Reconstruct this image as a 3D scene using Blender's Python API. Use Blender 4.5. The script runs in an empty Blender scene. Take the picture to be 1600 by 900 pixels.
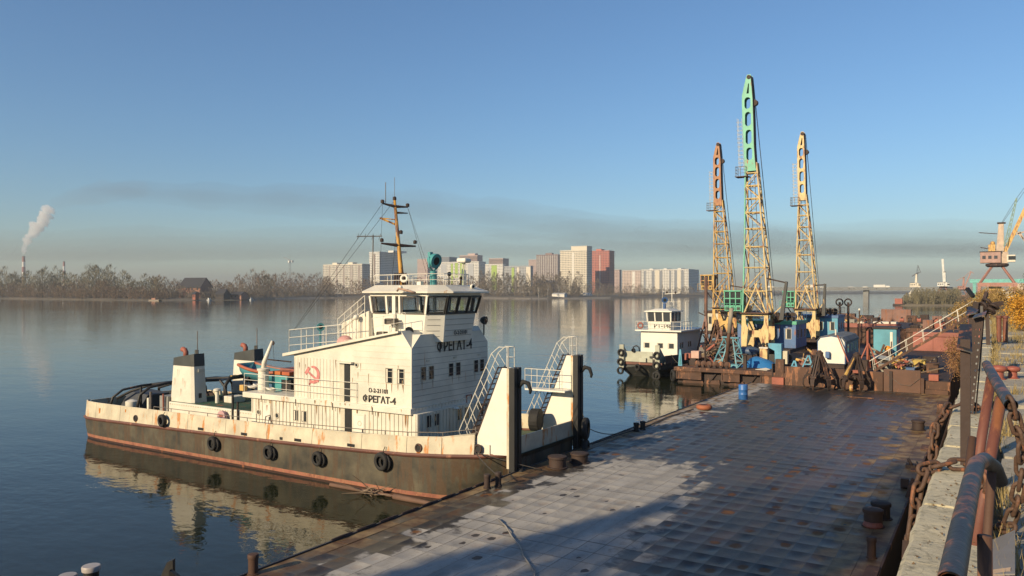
import bpy, bmesh, math, random
from mathutils import Vector, Matrix, noise as mnoise
rnd = random.Random(11)
R = math.radians
scene = bpy.context.scene
COL = scene.collection

# ------------------------------------------------------------------ camera, sky, sun, exposure
# world axes: +Y along the quay (away from the camera), +X towards the land, water surface z = 0
CAMZ = 8.5
cam = bpy.data.cameras.new('camera'); cam_o = bpy.data.objects.new('camera', cam); COL.objects.link(cam_o)
cam.sensor_width = 36; cam.lens = 27.0; cam.shift_y = 5 / 1600
cam.clip_start = 0.05; cam.clip_end = 30000
cam_o.location = (0, 0, CAMZ); cam_o.rotation_euler = (R(90), 0, R(32))
scene.camera = cam_o

SUN_EL, SUN_AZ = 23.0, 15.0            # light travels towards azimuth 15 deg right of +Y
world = bpy.data.worlds.new('World'); scene.world = world; world.use_nodes = True
wn = world.node_tree.nodes; wn.clear()
w_out = wn.new('ShaderNodeOutputWorld'); w_bg = wn.new('ShaderNodeBackground'); w_sky = wn.new('ShaderNodeTexSky')
w_sky.sky_type = 'NISHITA'; w_sky.sun_disc = False
w_sky.sun_elevation = R(SUN_EL); w_sky.sun_rotation = R(180 + SUN_AZ)
w_sky.altitude = 100; w_sky.air_density = 1.25; w_sky.dust_density = 0.25; w_sky.ozone_density = 6.5
w_bg.inputs['Strength'].default_value = 0.094
world.node_tree.links.new(w_sky.outputs[0], w_bg.inputs[0]); world.node_tree.links.new(w_bg.outputs[0], w_out.inputs[0])

sun = bpy.data.lights.new('sun', 'SUN'); sun_o = bpy.data.objects.new('sun', sun); COL.objects.link(sun_o)
sun.energy = 4.9; sun.angle = R(0.55); sun.color = (1.0, 0.80, 0.52)
_d = Vector((math.sin(R(SUN_AZ)) * math.cos(R(SUN_EL)), math.cos(R(SUN_AZ)) * math.cos(R(SUN_EL)), -math.sin(R(SUN_EL))))
sun_o.rotation_euler = _d.to_track_quat('-Z', 'Y').to_euler(); sun_o.location = (0, -50, 60)

scene.view_settings.view_transform = 'Standard'; scene.view_settings.look = 'None'
scene.view_settings.exposure = 0.42; scene.view_settings.gamma = 1.0; scene.view_settings.use_curve_mapping = False
scene.cycles.use_denoising = True
scene.cycles.max_bounces = 8; scene.cycles.transparent_max_bounces = 16; scene.cycles.volume_bounces = 3
scene.cycles.caustics_reflective = False; scene.cycles.caustics_refractive = False
scene.cycles.sample_clamp_indirect = 6

# ------------------------------------------------------------------ helpers
def at(px, depth, z=0.0):
    """Ground point seen under photo column px at a given distance (used to lay out the far bank)."""
    u = (px - 800) / 1200.0; s, c = math.sin(R(32)), math.cos(R(32))
    return Vector(((u * c - s) * depth, (u * s + c) * depth, z))

class MB:
    def __init__(s, M=None): s.v = []; s.f = []; s.M = M
    def add(s, vs, fs):
        o = len(s.v)
        for p in vs:
            p = Vector(p); s.v.append(s.M @ p if s.M is not None else p)
        s.f.extend([tuple(i + o for i in f) for f in fs]); return s
    def box(s, x0, x1, y0, y1, z0, z1):
        return s.add([(x0,y0,z0),(x1,y0,z0),(x1,y1,z0),(x0,y1,z0),(x0,y0,z1),(x1,y0,z1),(x1,y1,z1),(x0,y1,z1)],
                     [(3,2,1,0),(4,5,6,7),(0,1,5,4),(1,2,6,5),(2,3,7,6),(3,0,4,7)])
    def cbox(s, c, sx, sy, sz): return s.box(c[0]-sx/2, c[0]+sx/2, c[1]-sy/2, c[1]+sy/2, c[2]-sz/2, c[2]+sz/2)
    def hexa(s, b, t): return s.add(list(b) + list(t), [(3,2,1,0),(4,5,6,7),(0,1,5,4),(1,2,6,5),(2,3,7,6),(3,0,4,7)])
    def frame(s, p, q):
        d = (Vector(q) - Vector(p)); L = d.length; d = d / L if L > 1e-9 else Vector((0,0,1))
        up = Vector((0,0,1)) if abs(d.z) < 0.95 else Vector((0,1,0))
        a = d.cross(up).normalized(); b = a.cross(d).normalized(); return d, a, b
    def bar(s, p, q, w, h=None):
        h = h or w; p, q = Vector(p), Vector(q); d, a, b = s.frame(p, q)
        o = [a*(-w/2)+b*(-h/2), a*(w/2)+b*(-h/2), a*(w/2)+b*(h/2), a*(-w/2)+b*(h/2)]
        return s.hexa([p+x for x in o], [q+x for x in o])
    def tube(s, p, q, r, n=8, r2=None, cap=True):
        r2 = r if r2 is None else r2; p, q = Vector(p), Vector(q); d, a, b = s.frame(p, q); vs = []
        for c, rr in ((p, r), (q, r2)):
            for i in range(n):
                t = 2*math.pi*i/n; vs.append(c + a*(rr*math.cos(t)) + b*(rr*math.sin(t)))
        fs = [(i, (i+1) % n, n+(i+1) % n, n+i) for i in range(n)]
        if cap: fs += [tuple(range(n-1, -1, -1)), tuple(range(n, 2*n))]
        return s.add(vs, fs)
    def pipe(s, pts, r, n=8, cap=True, closed=False):
        P = [Vector(p) for p in pts]; m = len(P); vs = []; pa = None
        for i in range(m):
            if closed: d = (P[(i+1) % m] - P[i-1])
            else: d = P[min(i+1, m-1)] - P[max(i-1, 0)]
            d.normalize()
            if pa is None:
                up = Vector((0,0,1)) if abs(d.z) < 0.95 else Vector((0,1,0)); a = d.cross(up).normalized()
            else: a = (pa - d*pa.dot(d)).normalized()
            pa = a; b = a.cross(d); rr = r[i] if isinstance(r, (list, tuple)) else r
            for k in range(n):
                t = 2*math.pi*k/n; vs.append(P[i] + a*(rr*math.cos(t)) + b*(rr*math.sin(t)))
        fs = []
        for i in range(m if closed else m-1):
            j = (i+1) % m
            for k in range(n): fs.append((i*n+k, i*n+(k+1) % n, j*n+(k+1) % n, j*n+k))
        if cap and not closed: fs += [tuple(range(n-1, -1, -1)), tuple(range((m-1)*n, m*n))]
        return s.add(vs, fs)
    def prism(s, pts, vec):
        n = len(pts); vec = Vector(vec); P = [Vector(p) for p in pts]
        return s.add(P + [p + vec for p in P], [tuple(range(n-1, -1, -1)), tuple(range(n, 2*n))] + [(i, (i+1) % n, n+(i+1) % n, n+i) for i in range(n)])
    def lathe(s, prof, c=(0,0,0), axis=(0,0,1), n=16, closed=False):
        ax = Vector(axis).normalized(); up = Vector((0,0,1)) if abs(ax.z) < 0.9 else Vector((1,0,0))
        a = ax.cross(up).normalized(); b = ax.cross(a); c = Vector(c); vs = []; m = len(prof)
        for (r, z) in prof:
            for k in range(n):
                t = 2*math.pi*k/n; vs.append(c + ax*z + a*(r*math.cos(t)) + b*(r*math.sin(t)))
        fs = []
        for i in range(m if closed else m-1):
            j = (i+1) % m
            for k in range(n): fs.append((i*n+k, i*n+(k+1) % n, j*n+(k+1) % n, j*n+k))
        if not closed:
            if prof[0][0] > 1e-4: fs.append(tuple(range(n-1, -1, -1)))
            if prof[-1][0] > 1e-4: fs.append(tuple(range((m-1)*n, m*n)))
        return s.add(vs, fs)
    def torus(s, c, Rr, r, axis=(0,0,1), n=20, m=8):
        return s.lathe([(Rr + r*math.cos(2*math.pi*k/m), r*math.sin(2*math.pi*k/m)) for k in range(m)], c, axis, n, True)
    def ball(s, c, r, n=10, m=6, sc=(1,1,1)):
        c = Vector(c); vs = [c+Vector((0,0,-r*sc[2]))]
        for i in range(1, m):
            f = -math.pi/2 + math.pi*i/m
            for k in range(n):
                t = 2*math.pi*k/n; vs.append(c + Vector((r*sc[0]*math.cos(f)*math.cos(t), r*sc[1]*math.cos(f)*math.sin(t), r*sc[2]*math.sin(f))))
        vs.append(c+Vector((0,0,r*sc[2]))); e = len(vs)-1
        fs = [(0, 1+(k+1) % n, 1+k) for k in range(n)]
        for i in range(m-2):
            for k in range(n): fs.append((1+i*n+k, 1+i*n+(k+1) % n, 1+(i+1)*n+(k+1) % n, 1+(i+1)*n+k))
        fs += [(1+(m-2)*n+k, 1+(m-2)*n+(k+1) % n, e) for k in range(n)]
        return s.add(vs, fs)
    def mesh(s, name, org=Vector((0,0,0)), smooth=False, fix=True):
        me = bpy.data.meshes.new(name); me.from_pydata([tuple(p-org) for p in s.v], [], s.f)
        if fix:
            bm = bmesh.new(); bm.from_mesh(me); bmesh.ops.recalc_face_normals(bm, faces=bm.faces); bm.to_mesh(me); bm.free()
        if smooth is True: me.polygons.foreach_set('use_smooth', [True]*len(me.polygons))
        elif smooth: me.polygons.foreach_set('use_smooth', [True]*len(me.polygons)); me.set_sharp_from_angle(angle=R(smooth))
        return me
    def build(s, name, mat, parent=None, smooth=False, bevel=0, fix=True):
        org = wloc(parent); me = s.mesh(name, org, smooth, fix); return link(name, me, mat, parent, bevel)

def wloc(o):
    v = Vector((0,0,0))
    while o is not None: v = v + o.location; o = o.parent
    return v
def link(name, me, mat, parent=None, bevel=0):
    o = bpy.data.objects.new(name, me); COL.objects.link(o); o.parent = parent
    if mat is not None and not me.materials: me.materials.append(mat)
    if bevel:
        b = o.modifiers.new('bevel', 'BEVEL'); b.width = bevel; b.segments = 2; b.limit_method = 'ANGLE'; b.angle_limit = R(40)
    return o
def tag(o, label, cat=None, group=None, kind=None):
    if label: o['label'] = label
    if cat: o['category'] = cat
    if group: o['group'] = group
    if kind: o['kind'] = kind
    return o
def thing(name, label, cat, loc=(0,0,0), group=None):
    o = bpy.data.objects.new(name, None); COL.objects.link(o); o.location = loc; o.empty_display_size = 0.3
    return tag(o, label, cat, group)
def kids(o): return [c for c in bpy.data.objects if c.parent is o]
def copy_tree(o, parent=None):
    c = o.copy(); COL.objects.link(c)
    if parent is not None: c.parent = parent
    for ch in list(o.children): copy_tree(ch, c)
    return c
def place(root, loc, rz=0, label=None, first=[None]):
    c = copy_tree(root); c.location = loc; c.rotation_euler = (0, 0, rz)
    if label: c['label'] = label
    return c

# ------------------------------------------------------------------ materials
MATS = {}
def nmat(name):
    m = bpy.data.materials.new(name); m.use_nodes = True; nt = m.node_tree
    return m, nt, nt.nodes, nt.links, nt.nodes['Principled BSDF']
def noise(nt, scale, detail=5, vec=None, rough=0.55, sc=None):
    n = nt.nodes.new('ShaderNodeTexNoise'); n.inputs['Scale'].default_value = scale; n.inputs['Detail'].default_value = detail
    n.inputs['Roughness'].default_value = rough
    if vec is None:
        g = nt.nodes.get('POS') or nt.nodes.new('ShaderNodeNewGeometry'); g.name = 'POS'; vec = g.outputs['Position']
    if sc is not None:
        mp = nt.nodes.new('ShaderNodeMapping'); mp.inputs['Scale'].default_value = sc; nt.links.new(vec, mp.inputs['Vector']); vec = mp.outputs[0]
    nt.links.new(vec, n.inputs['Vector']); return n.outputs['Fac']
def ramp(nt, fac, a, b, ca=(0,0,0,1), cb=(1,1,1,1)):
    r = nt.nodes.new('ShaderNodeValToRGB'); e = r.color_ramp.elements
    e[0].position = a; e[0].color = ca; e[1].position = b; e[1].color = cb; nt.links.new(fac, r.inputs[0]); return r.outputs[0]
def mixc(nt, fac, a, b):
    n = nt.nodes.new('ShaderNodeMix'); n.data_type = 'RGBA'
    if isinstance(fac, (int, float)): n.inputs[0].default_value = fac
    else: nt.links.new(fac, n.inputs[0])
    for s, x in ((6, a), (7, b)):
        if isinstance(x, (tuple, list)): n.inputs[s].default_value = (*x[:3], 1)
        else: nt.links.new(x, n.inputs[s])
    return n.outputs[2]
def math_(nt, op, a, b=None):
    n = nt.nodes.new('ShaderNodeMath'); n.operation = op
    for i, x in enumerate((a, b)):
        if x is None: continue
        if isinstance(x, (int, float)): n.inputs[i].default_value = x
        else: nt.links.new(x, n.inputs[i])
    return n.outputs[0]
def bump(nt, h, strength, dist=0.02):
    b = nt.nodes.new('ShaderNodeBump'); b.inputs['Strength'].default_value = strength; b.inputs['Distance'].default_value = dist
    nt.links.new(h, b.inputs['Height']); return b.outputs[0]
def wmat(name, col, rough=0.55, rust=0.0, dirt=0.3, scale=1.0, bmp=0.25, rustcol=(0.17, 0.065, 0.028), metal=0.0, streak=0.22, dark=None):
    """painted or bare steel with dirt, rust blooms and run-down streaks"""
    if name in MATS: return MATS[name]
    m, nt, N, L, p = nmat(name)
    a = noise(nt, 0.9*scale, 6); dk = dark or tuple(c*(1-dirt) for c in col)
    c = mixc(nt, ramp(nt, a, 0.35, 0.68), dk, col)
    f = noise(nt, 7*scale, 4); c = mixc(nt, math_(nt, 'MULTIPLY', ramp(nt, f, 0.55, 0.8), 0.5*dirt + 0.1), c, tuple(x*0.55 for x in col))
    if rust > 0:
        r1 = noise(nt, 2.2*scale, 7, sc=(1, 1, streak), rough=0.68); lo = 0.70 - 0.36*rust
        msk = ramp(nt, r1, lo, lo+0.07)
        rc = mixc(nt, noise(nt, 6*scale, 5), rustcol, tuple(min(1, x*1.9) for x in rustcol)); c = mixc(nt, msk, c, rc)
    L.new(c, p.inputs['Base Color']); p.inputs['Roughness'].default_value = rough; p.inputs['Metallic'].default_value = metal
    L.new(bump(nt, noise(nt, 9*scale, 6), bmp, 0.015), p.inputs['Normal'])
    MATS[name] = m; return m
def flat(name, col, rough=0.6, var=0.25, scale=3.0, metal=0.0):
    if name in MATS: return MATS[name]
    m, nt, N, L, p = nmat(name)
    L.new(mixc(nt, ramp(nt, noise(nt, scale, 4), 0.3, 0.7), tuple(c*(1-var) for c in col), col), p.inputs['Base Color'])
    p.inputs['Roughness'].default_value = rough; p.inputs['Metallic'].default_value = metal; MATS[name] = m; return m
def glassmat(name, col=(0.02,0.025,0.03), rough=0.04):
    if name in MATS: return MATS[name]
    m, nt, N, L, p = nmat(name); p.inputs['Base Color'].default_value = (*col, 1); p.inputs['Roughness'].default_value = rough
    p.inputs['IOR'].default_value = 1.5; MATS[name] = m; return m
def seeglass(name):
    if name in MATS: return MATS[name]
    m, nt, N, L, p = nmat(name); g = N.new('ShaderNodeBsdfGlossy'); g.inputs['Roughness'].default_value = 0.02
    t = N.new('ShaderNodeBsdfTransparent'); t.inputs[0].default_value = (0.9, 0.93, 0.93, 1); mx = N.new('ShaderNodeMixShader'); lw = N.new('ShaderNodeLayerWeight'); lw.inputs[0].default_value = 0.5
    L.new(math_(nt, 'ADD', math_(nt, 'MULTIPLY', math_(nt, 'POWER', lw.outputs['Facing'], 3.5), 0.8), 0.06), mx.inputs[0]); L.new(t.outputs[0], mx.inputs[1]); L.new(g.outputs[0], mx.inputs[2]); L.new(mx.outputs[0], N['Material Output'].inputs['Surface'])
    MATS[name] = m; return m

CREAM = wmat('cream_paint', (0.70, 0.66, 0.555), 0.5, rust=0.24, dirt=0.2, rustcol=(0.30, 0.17, 0.08), streak=0.12)
CREAM_OLD = wmat('worn_cream_paint', (0.63, 0.565, 0.42), 0.55, rust=0.36, dirt=0.3, rustcol=(0.33, 0.14, 0.04), scale=1.3)
WHITE = wmat('white_paint', (0.72, 0.69, 0.60), 0.5, rust=0.06, dirt=0.10)
HULLBLK = wmat('hull_black', (0.105, 0.090, 0.060), 0.6, rust=0.55, dirt=0.6, dark=(0.030, 0.028, 0.021), bmp=0.5, rustcol=(0.05, 0.032, 0.018), streak=0.09, scale=1.2)
BOOT = wmat('boot_red', (0.33, 0.125, 0.08), 0.6, rust=0.66, dirt=0.45, scale=2.2, streak=0.6, rustcol=(0.2, 0.09, 0.05))
RUBRAIL = wmat('rub_rail', (0.16, 0.065, 0.045), 0.65, rust=0.3, dirt=0.4, rustcol=(0.22, 0.1, 0.06))
RUST = wmat('rusty_steel', (0.105, 0.052, 0.032), 0.75, rust=0.42, dirt=0.45, bmp=0.5, rustcol=(0.19, 0.085, 0.042))
RUSTD = wmat('dark_rust', (0.05, 0.03, 0.024), 0.75, rust=0.3, dirt=0.5, bmp=0.5, rustcol=(0.11, 0.05, 0.03))
RUSTRED = wmat('red_lead_paint', (0.36, 0.11, 0.07), 0.65, rust=0.3, dirt=0.3)
BLACK = wmat('black_steel', (0.018, 0.018, 0.018), 0.5, rust=0.1, dirt=0.4)
FUNNELBLK = wmat('funnel_black', (0.05, 0.055, 0.052), 0.6, rust=0.12, dirt=0.4)
RAILW = wmat('rail_white', (0.72, 0.68, 0.58), 0.5, rust=0.2, dirt=0.2, scale=3)
RAILD = wmat('rail_grey', (0.17, 0.15, 0.13), 0.6, rust=0.3, dirt=0.4, scale=3)
TEAL = wmat('teal_paint', (0.07, 0.30, 0.31), 0.5, rust=0.1, dirt=0.3)
YELLOWM = wmat('mast_yellow', (0.58, 0.31, 0.05), 0.55, rust=0.6, dirt=0.3, scale=2.5, rustcol=(0.09, 0.04, 0.025))
BLUE = wmat('blue_paint', (0.07, 0.15, 0.32), 0.5, rust=0.32, dirt=0.3)
SKYB = wmat('sky_blue_paint', (0.10, 0.34, 0.48), 0.5, rust=0.32, dirt=0.3)
GREENC = wmat('crane_green', (0.10, 0.42, 0.27), 0.5, rust=0.15, dirt=0.3)
MINT = wmat('mint_green', (0.13, 0.46, 0.31), 0.5, rust=0.34, dirt=0.25)
YCRANE = wmat('crane_yellow', (0.60, 0.38, 0.11), 0.55, rust=0.5, dirt=0.25, scale=1.5)
PCRANE = wmat('crane_pale_yellow', (0.64, 0.48, 0.22), 0.55, rust=0.45, dirt=0.25, scale=1.5)
OCRANE = wmat('crane_orange', (0.38, 0.17, 0.065), 0.55, rust=0.5, dirt=0.3, scale=1.5)
RUBBER = flat('tyre_rubber', (0.022, 0.021, 0.020), 0.8, 0.5, 6)
GLASS = glassmat('dark_glass'); PANE = glassmat('window_pane', (0.05, 0.055, 0.06), 0.06); SEE = seeglass('clear_glass')
ROPE = flat('rope', (0.12, 0.10, 0.07), 0.9, 0.4, 20); WIRE = flat('wire', (0.05, 0.045, 0.04), 0.6, 0.3, 10)
LETTER = flat('black_lettering', (0.03, 0.028, 0.026), 0.7, 0.3, 9); REDMARK = flat('faded_red_mark', (0.66, 0.24, 0.22), 0.7, 0.45, 5)
WOOD = wmat('grey_wood', (0.22, 0.16, 0.11), 0.85, dirt=0.45, scale=2, bmp=0.6)

def text_mesh(txt, size, depth=0.006, name='lettering', bold=0.0, sx=1.0):
    cu = bpy.data.curves.new(name, 'FONT'); cu.body = txt; cu.size = size; cu.extrude = depth; cu.offset = bold; cu.align_x = 'CENTER'; cu.align_y = 'CENTER'; cu.resolution_u = 3
    o = bpy.data.objects.new(name, cu); COL.objects.link(o); bpy.context.view_layer.update()
    me = bpy.data.meshes.new_from_object(o.evaluated_get(bpy.context.evaluated_depsgraph_get())); bpy.data.objects.remove(o); bpy.data.curves.remove(cu)
    me.name = name; me.materials.clear()
    if sx != 1: me.transform(Matrix.Diagonal((sx, 1, 1, 1)))
    return me
def put_text(txt, size, c, xdir, mat, parent, bold=0.0, sx=1.0, depth=0.006):
    """upright lettering centred on c, reading along the horizontal direction xdir"""
    me = text_mesh(txt, size, depth, 'lettering', bold, sx); x = Vector(xdir).normalized(); z = Vector((0,0,1)); n = x.cross(z)
    M = Matrix(((x.x, z.x, n.x, c[0]), (x.y, z.y, n.y, c[1]), (x.z, z.z, n.z, c[2]), (0,0,0,1)))
    me.transform(Matrix.Translation(-wloc(parent)) @ M); return link('lettering', me, mat, parent)
def holed_plate(name, outline, holes, thick, fn, mat, parent):
    """plate cut from a 2D outline with holes; fn maps (x, y, t) to world"""
    cu = bpy.data.curves.new(name, 'CURVE'); cu.dimensions = '2D'; cu.fill_mode = 'BOTH'; cu.extrude = thick/2
    for pts in [outline] + holes:
        sp = cu.splines.new('POLY'); sp.points.add(len(pts)-1); sp.use_cyclic_u = True
        for i, (x, y) in enumerate(pts): sp.points[i].co = (x, y, 0, 1)
    o = bpy.data.objects.new(name, cu); COL.objects.link(o); bpy.context.view_layer.update()
    me = bpy.data.meshes.new_from_object(o.evaluated_get(bpy.context.evaluated_depsgraph_get())); bpy.data.objects.remove(o); bpy.data.curves.remove(cu)
    org = wloc(parent)
    for v in me.vertices: v.co = Vector(fn(v.co.x, v.co.y, v.co.z)) - org
    me.materials.clear(); me.name = name; return link(name, me, mat, parent)
def slot(cx, cy, w, h, n=5, tilt=0):
    """rounded slot outline for lightening holes"""
    r = w/2; pts = []
    for k in range(n+1):
        t = math.pi*k/n; pts.append((cx + r*math.cos(t), cy + h/2 - r + r*math.sin(t)))
    for k in range(n+1):
        t = math.pi + math.pi*k/n; pts.append((cx + r*math.cos(t), cy - h/2 + r + r*math.sin(t)))
    return pts
def interp(tab, x):
    if x <= tab[0][0]: return tab[0][1]
    for (a, b), (c, d) in zip(tab, tab[1:]):
        if x <= c: return b + (d-b)*(x-a)/(c-a)
    return tab[-1][1]
def railing(parent, pts, h, bars, r=0.02, mat=None, post_step=None, name='guard_rail', posts=True):
    """guard rail along a polyline of deck points: top bar, mid bars and posts in one part"""
    mb = MB(); P = [Vector(p) for p in pts]; up = Vector((0,0,h))
    for k in range(bars):
        f = (k+1)/bars
        for a, b in zip(P, P[1:]): mb.tube(a+up*f, b+up*f, r*(1 if k == bars-1 else 0.75), 5)
    g = mb.build(name, mat or RAILW, parent)
    if posts:
        pm = MB().tube((0,0,0), (0,0,h), r, 5).mesh('rail_post'); pm.materials.append(mat or RAILW); org = wloc(g); seen = []
        for a, b in zip(P, P[1:]):
            n = max(1, round((b-a).length/(post_step or 1.2)))
            for i in range(n+1):
                q = a.lerp(b, i/n)
                if any((q-w).length < 0.05 for w in seen): continue
                seen.append(q); o = link('rail_post', pm, None, g); o.location = q - org
    return g
# ------------------------------------------------------------------ water
def water_material():
    m, nt, N, L, p = nmat('river_water')
    p.inputs['Base Color'].default_value = (0.016, 0.019, 0.010, 1); p.inputs['Roughness'].default_value = 0.035; p.inputs['IOR'].default_value = 1.333; p.inputs['Specular Tint'].default_value = (0.95, 0.87, 0.78, 1)
    a = noise(nt, 0.22, 3, sc=(1.0, 1.6, 1)); b = noise(nt, 1.5, 3, sc=(1.0, 1.5, 1)); c = noise(nt, 5.0, 2)
    h = math_(nt, 'ADD', math_(nt, 'ADD', math_(nt, 'MULTIPLY', a, 1.6), math_(nt, 'MULTIPLY', b, 0.42)), math_(nt, 'MULTIPLY', c, 0.05))
    patch = ramp(nt, noise(nt, 0.02, 3, sc=(1, 2.2, 1)), 0.35, 0.7)       # calm and ruffled patches
    bn = N.new('ShaderNodeBump'); bn.inputs['Distance'].default_value = 0.07
    L.new(math_(nt, 'ADD', math_(nt, 'MULTIPLY', patch, 0.35), 0.22), bn.inputs['Strength']); L.new(h, bn.inputs['Height']); L.new(bn.outputs[0], p.inputs['Normal'])
    return m
mb = MB(); mb.add([(-5600, -3000, 0), (5600, -3000, 0), (5600, 5600, 0), (-5600, 5600, 0)], [(0, 1, 2, 3)])
tag(mb.build('water', water_material(), fix=False), 'calm dark green river with small ripples', kind='structure')

# ------------------------------------------------------------------ far bank
def ground_material(name, a, b, c, s1, s2):
    m, nt, N, L, p = nmat(name)
    col = mixc(nt, ramp(nt, noise(nt, s1, 6), 0.35, 0.65), a, b); col = mixc(nt, ramp(nt, noise(nt, s2, 5), 0.5, 0.7), col, c)
    L.new(col, p.inputs['Base Color']); p.inputs['Roughness'].default_value = 0.95
    L.new(bump(nt, noise(nt, s2*2, 6), 0.6, 0.1), p.inputs['Normal']); return m
BANKM = ground_material('bank_earth', (0.10, 0.085, 0.06), (0.15, 0.12, 0.085), (0.07, 0.065, 0.045), 0.02, 0.15)
shore = [(-900,900),(-300,880),(0,850),(70,790),(160,720),(230,690),(320,700),(400,735),(430,800),(470,880),(520,925),(640,930),(760,890),(830,820),(900,860),(960,925),(1040,1020),(1100,1130),(1180,1500),(1290,2300),(1420,2700),(1560,2900),(2200,2900)]
def shore_depth(px): return interp(shore, px)
mb = MB(); cols = []
pxs = []
for (a, d0), (b, d1) in zip(shore, shore[1:]): pxs += [a + (b-a)*k/4 for k in range(4)]
pxs.append(shore[-1][0])
for px in pxs:
    d = shore_depth(px) * (1 + 0.012*mnoise.noise((px*0.07, 3, 0))); cols.append([at(px, d-3, -0.6), at(px, d+4, 0.5), at(px, d+16, 1.5), at(px, d+60, 3.2), at(px, d+400, 4.5), at(px, max(4800, d+900), 8)])
vs = [p for c in cols for p in c]; n = 6
mb.add(vs, [(i*n+k, (i+1)*n+k, (i+1)*n+k+1, i*n+k+1) for i in range(len(cols)-1) for k in range(n-1)])
tag(mb.build('far_bank', BANKM, smooth=True, fix=False), 'low earth bank across the river', kind='structure')
# pale stony beach line
mb = MB()
for (x0, x1) in ((430, 600), (755, 955)):
    st = [x0 + (x1-x0)*k/30 for k in range(31)]; row = []
    for px in st:
        d = shore_depth(px); row.append((at(px, d-2, 0.05), at(px, d+7, 0.95 + 0.35*mnoise.noise((px*0.2, 0, 0))), at(px, d+11, 1.3)))
    o = len(mb.v); vs = [p for r in row for p in r]
    mb.add(vs, [(i*3+k, (i+1)*3+k, (i+1)*3+k+1, i*3+k+1) for i in range(30) for k in range(2)])
tag(mb.build('stony_beach', flat('pale_stones', (0.33, 0.28, 0.21), 0.9, 0.45, 0.6), fix=False), 'pale stony strip along the far waterline', kind='structure')

# ------------------------------------------------------------------ bare woods (too far to tell trunks apart: one mass per stretch)
TWIG_BROWN = flat('twig_brown', (0.20, 0.135, 0.085), 0.9, 0.35, 0.02); TWIG_OLIVE = flat('twig_olive', (0.215, 0.185, 0.105), 0.9, 0.35, 0.02)
TWIG_GREY = flat('twig_grey', (0.20, 0.165, 0.125), 0.9, 0.3, 0.02); BARK = wmat('bark', (0.11, 0.085, 0.065), 0.9, dirt=0.4, bmp=0.6)
BIRCH = wmat('birch_bark', (0.55, 0.52, 0.46), 0.8, dirt=0.5, scale=2)
def far_tree(mb, base, h, w, rr, nt=220, tw=0.22, low=0.12, trunk=True):
    """bare crown: upright fan of thin strips around a trunk"""
    B = Vector(base)
    if trunk:
        for k in range(rr.randint(1, 3)):
            a = rr.uniform(0, 6.28); t = B + Vector((math.cos(a)*w*0.3, math.sin(a)*w*0.3, h*rr.uniform(0.6, 0.9))); mb.tube(B - Vector((0,0,1)), t, 0.28, 4, 0.08, False)
    for i in range(nt):
        t = low + (1-low)*rr.random()**0.8; prof = math.sin(min(1, (t-low+0.12)/(1.1-low))*math.pi)**0.6
        a = rr.uniform(0, 6.28); r = w*0.5*prof*rr.random()**0.5; p = B + Vector((math.cos(a)*r, math.sin(a)*r, h*t*0.93))
        L = h*rr.uniform(0.05, 0.13); d = Vector((math.cos(a)*rr.uniform(0.1, 0.8) + rr.uniform(-.3,.3), math.sin(a)*rr.uniform(0.1, 0.8), rr.uniform(0.5, 1.2))).normalized()*L
        s = Vector((rr.uniform(-1,1), rr.uniform(-1,1), 0.15)).normalized()*tw*rr.uniform(0.6, 1.5)
        mb.add([p-s, p+s, p+d], [(0, 1, 2)])
def woods(name, label, px0, px1, step, dmin, dmax, hfun, mat, seed, w=8, nt=150, low=0.1, tw=0.25):
    rr = random.Random(seed); mb = MB(); px = px0
    while px < px1:
        d = shore_depth(px) + rr.uniform(dmin, dmax); h = hfun(px)*rr.choice((0.5, 0.7, 0.85, 1.0, 1.12))*rr.uniform(0.9, 1.1)*d/1000
        far_tree(mb, at(px, d, 2.0), h, w*rr.uniform(0.7, 1.4)*(0.6+h/40), rr, nt, tw, low); px += step*rr.uniform(0.5, 1.5)
    return tag(mb.build(name, mat, fix=False), label, 'woodland', kind='stuff')
hl = lambda px: interp([(-200, 36), (0, 34), (60, 33), (100, 36), (160, 42), (185, 35), (215, 31), (250, 24), (300, 18), (350, 20), (400, 30), (430, 26), (480, 26), (520, 24), (600, 22), (700, 26), (800, 28), (880, 26), (1000, 16), (1100, 10)], px)
woods('bare_woodland', 'tall bare olive poplars massed on the far left bank', -180, 250, 3.0, 25, 110, lambda p: hl(p)*1.0, TWIG_OLIVE, 1, 12, 200)
woods('bare_woodland', 'russet bare scrub along the left waterline below the poplars', -180, 265, 2.2, 4, 30, lambda p: hl(p)*0.52, TWIG_BROWN, 2, 10, 150, 0.0)
woods('bare_woodland', 'brown bare trees behind the dark roofed house', 240, 520, 2.3, 40, 140, lambda p: hl(p)*1.1, TWIG_BROWN, 3, 11, 170, 0.0)
woods('bare_woodland', 'low bare scrub between the boat sheds and the pale beach', 250, 520, 3.0, 14, 40, lambda p: 15, TWIG_GREY, 4, 9, 140, 0.0)
woods('bare_woodland', 'bare trees below the pale apartment blocks behind the wheelhouse', 505, 760, 2.4, 30, 130, lambda p: hl(p)*0.95, TWIG_BROWN, 5, 11, 160, 0.0)
woods('bare_woodland', 'dense grey thicket of slim bare trees on the far point', 750, 905, 1.5, 22, 110, lambda p: 29, TWIG_GREY, 6, 7, 170, 0.0)
woods('bare_woodland', 'thin bare scrub below the red and cream towers', 895, 1110, 2.6, 20, 140, lambda p: interp([(895, 26), (960, 16), (1110, 9)], p), TWIG_GREY, 7, 9, 130, 0.0)
woods('bare_woodland', 'hazy treeline along the distant right shore', 1110, 1640, 4, 40, 200, lambda p: 7, TWIG_GREY, 8, 26, 60, 0.0, 0.8)
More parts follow.
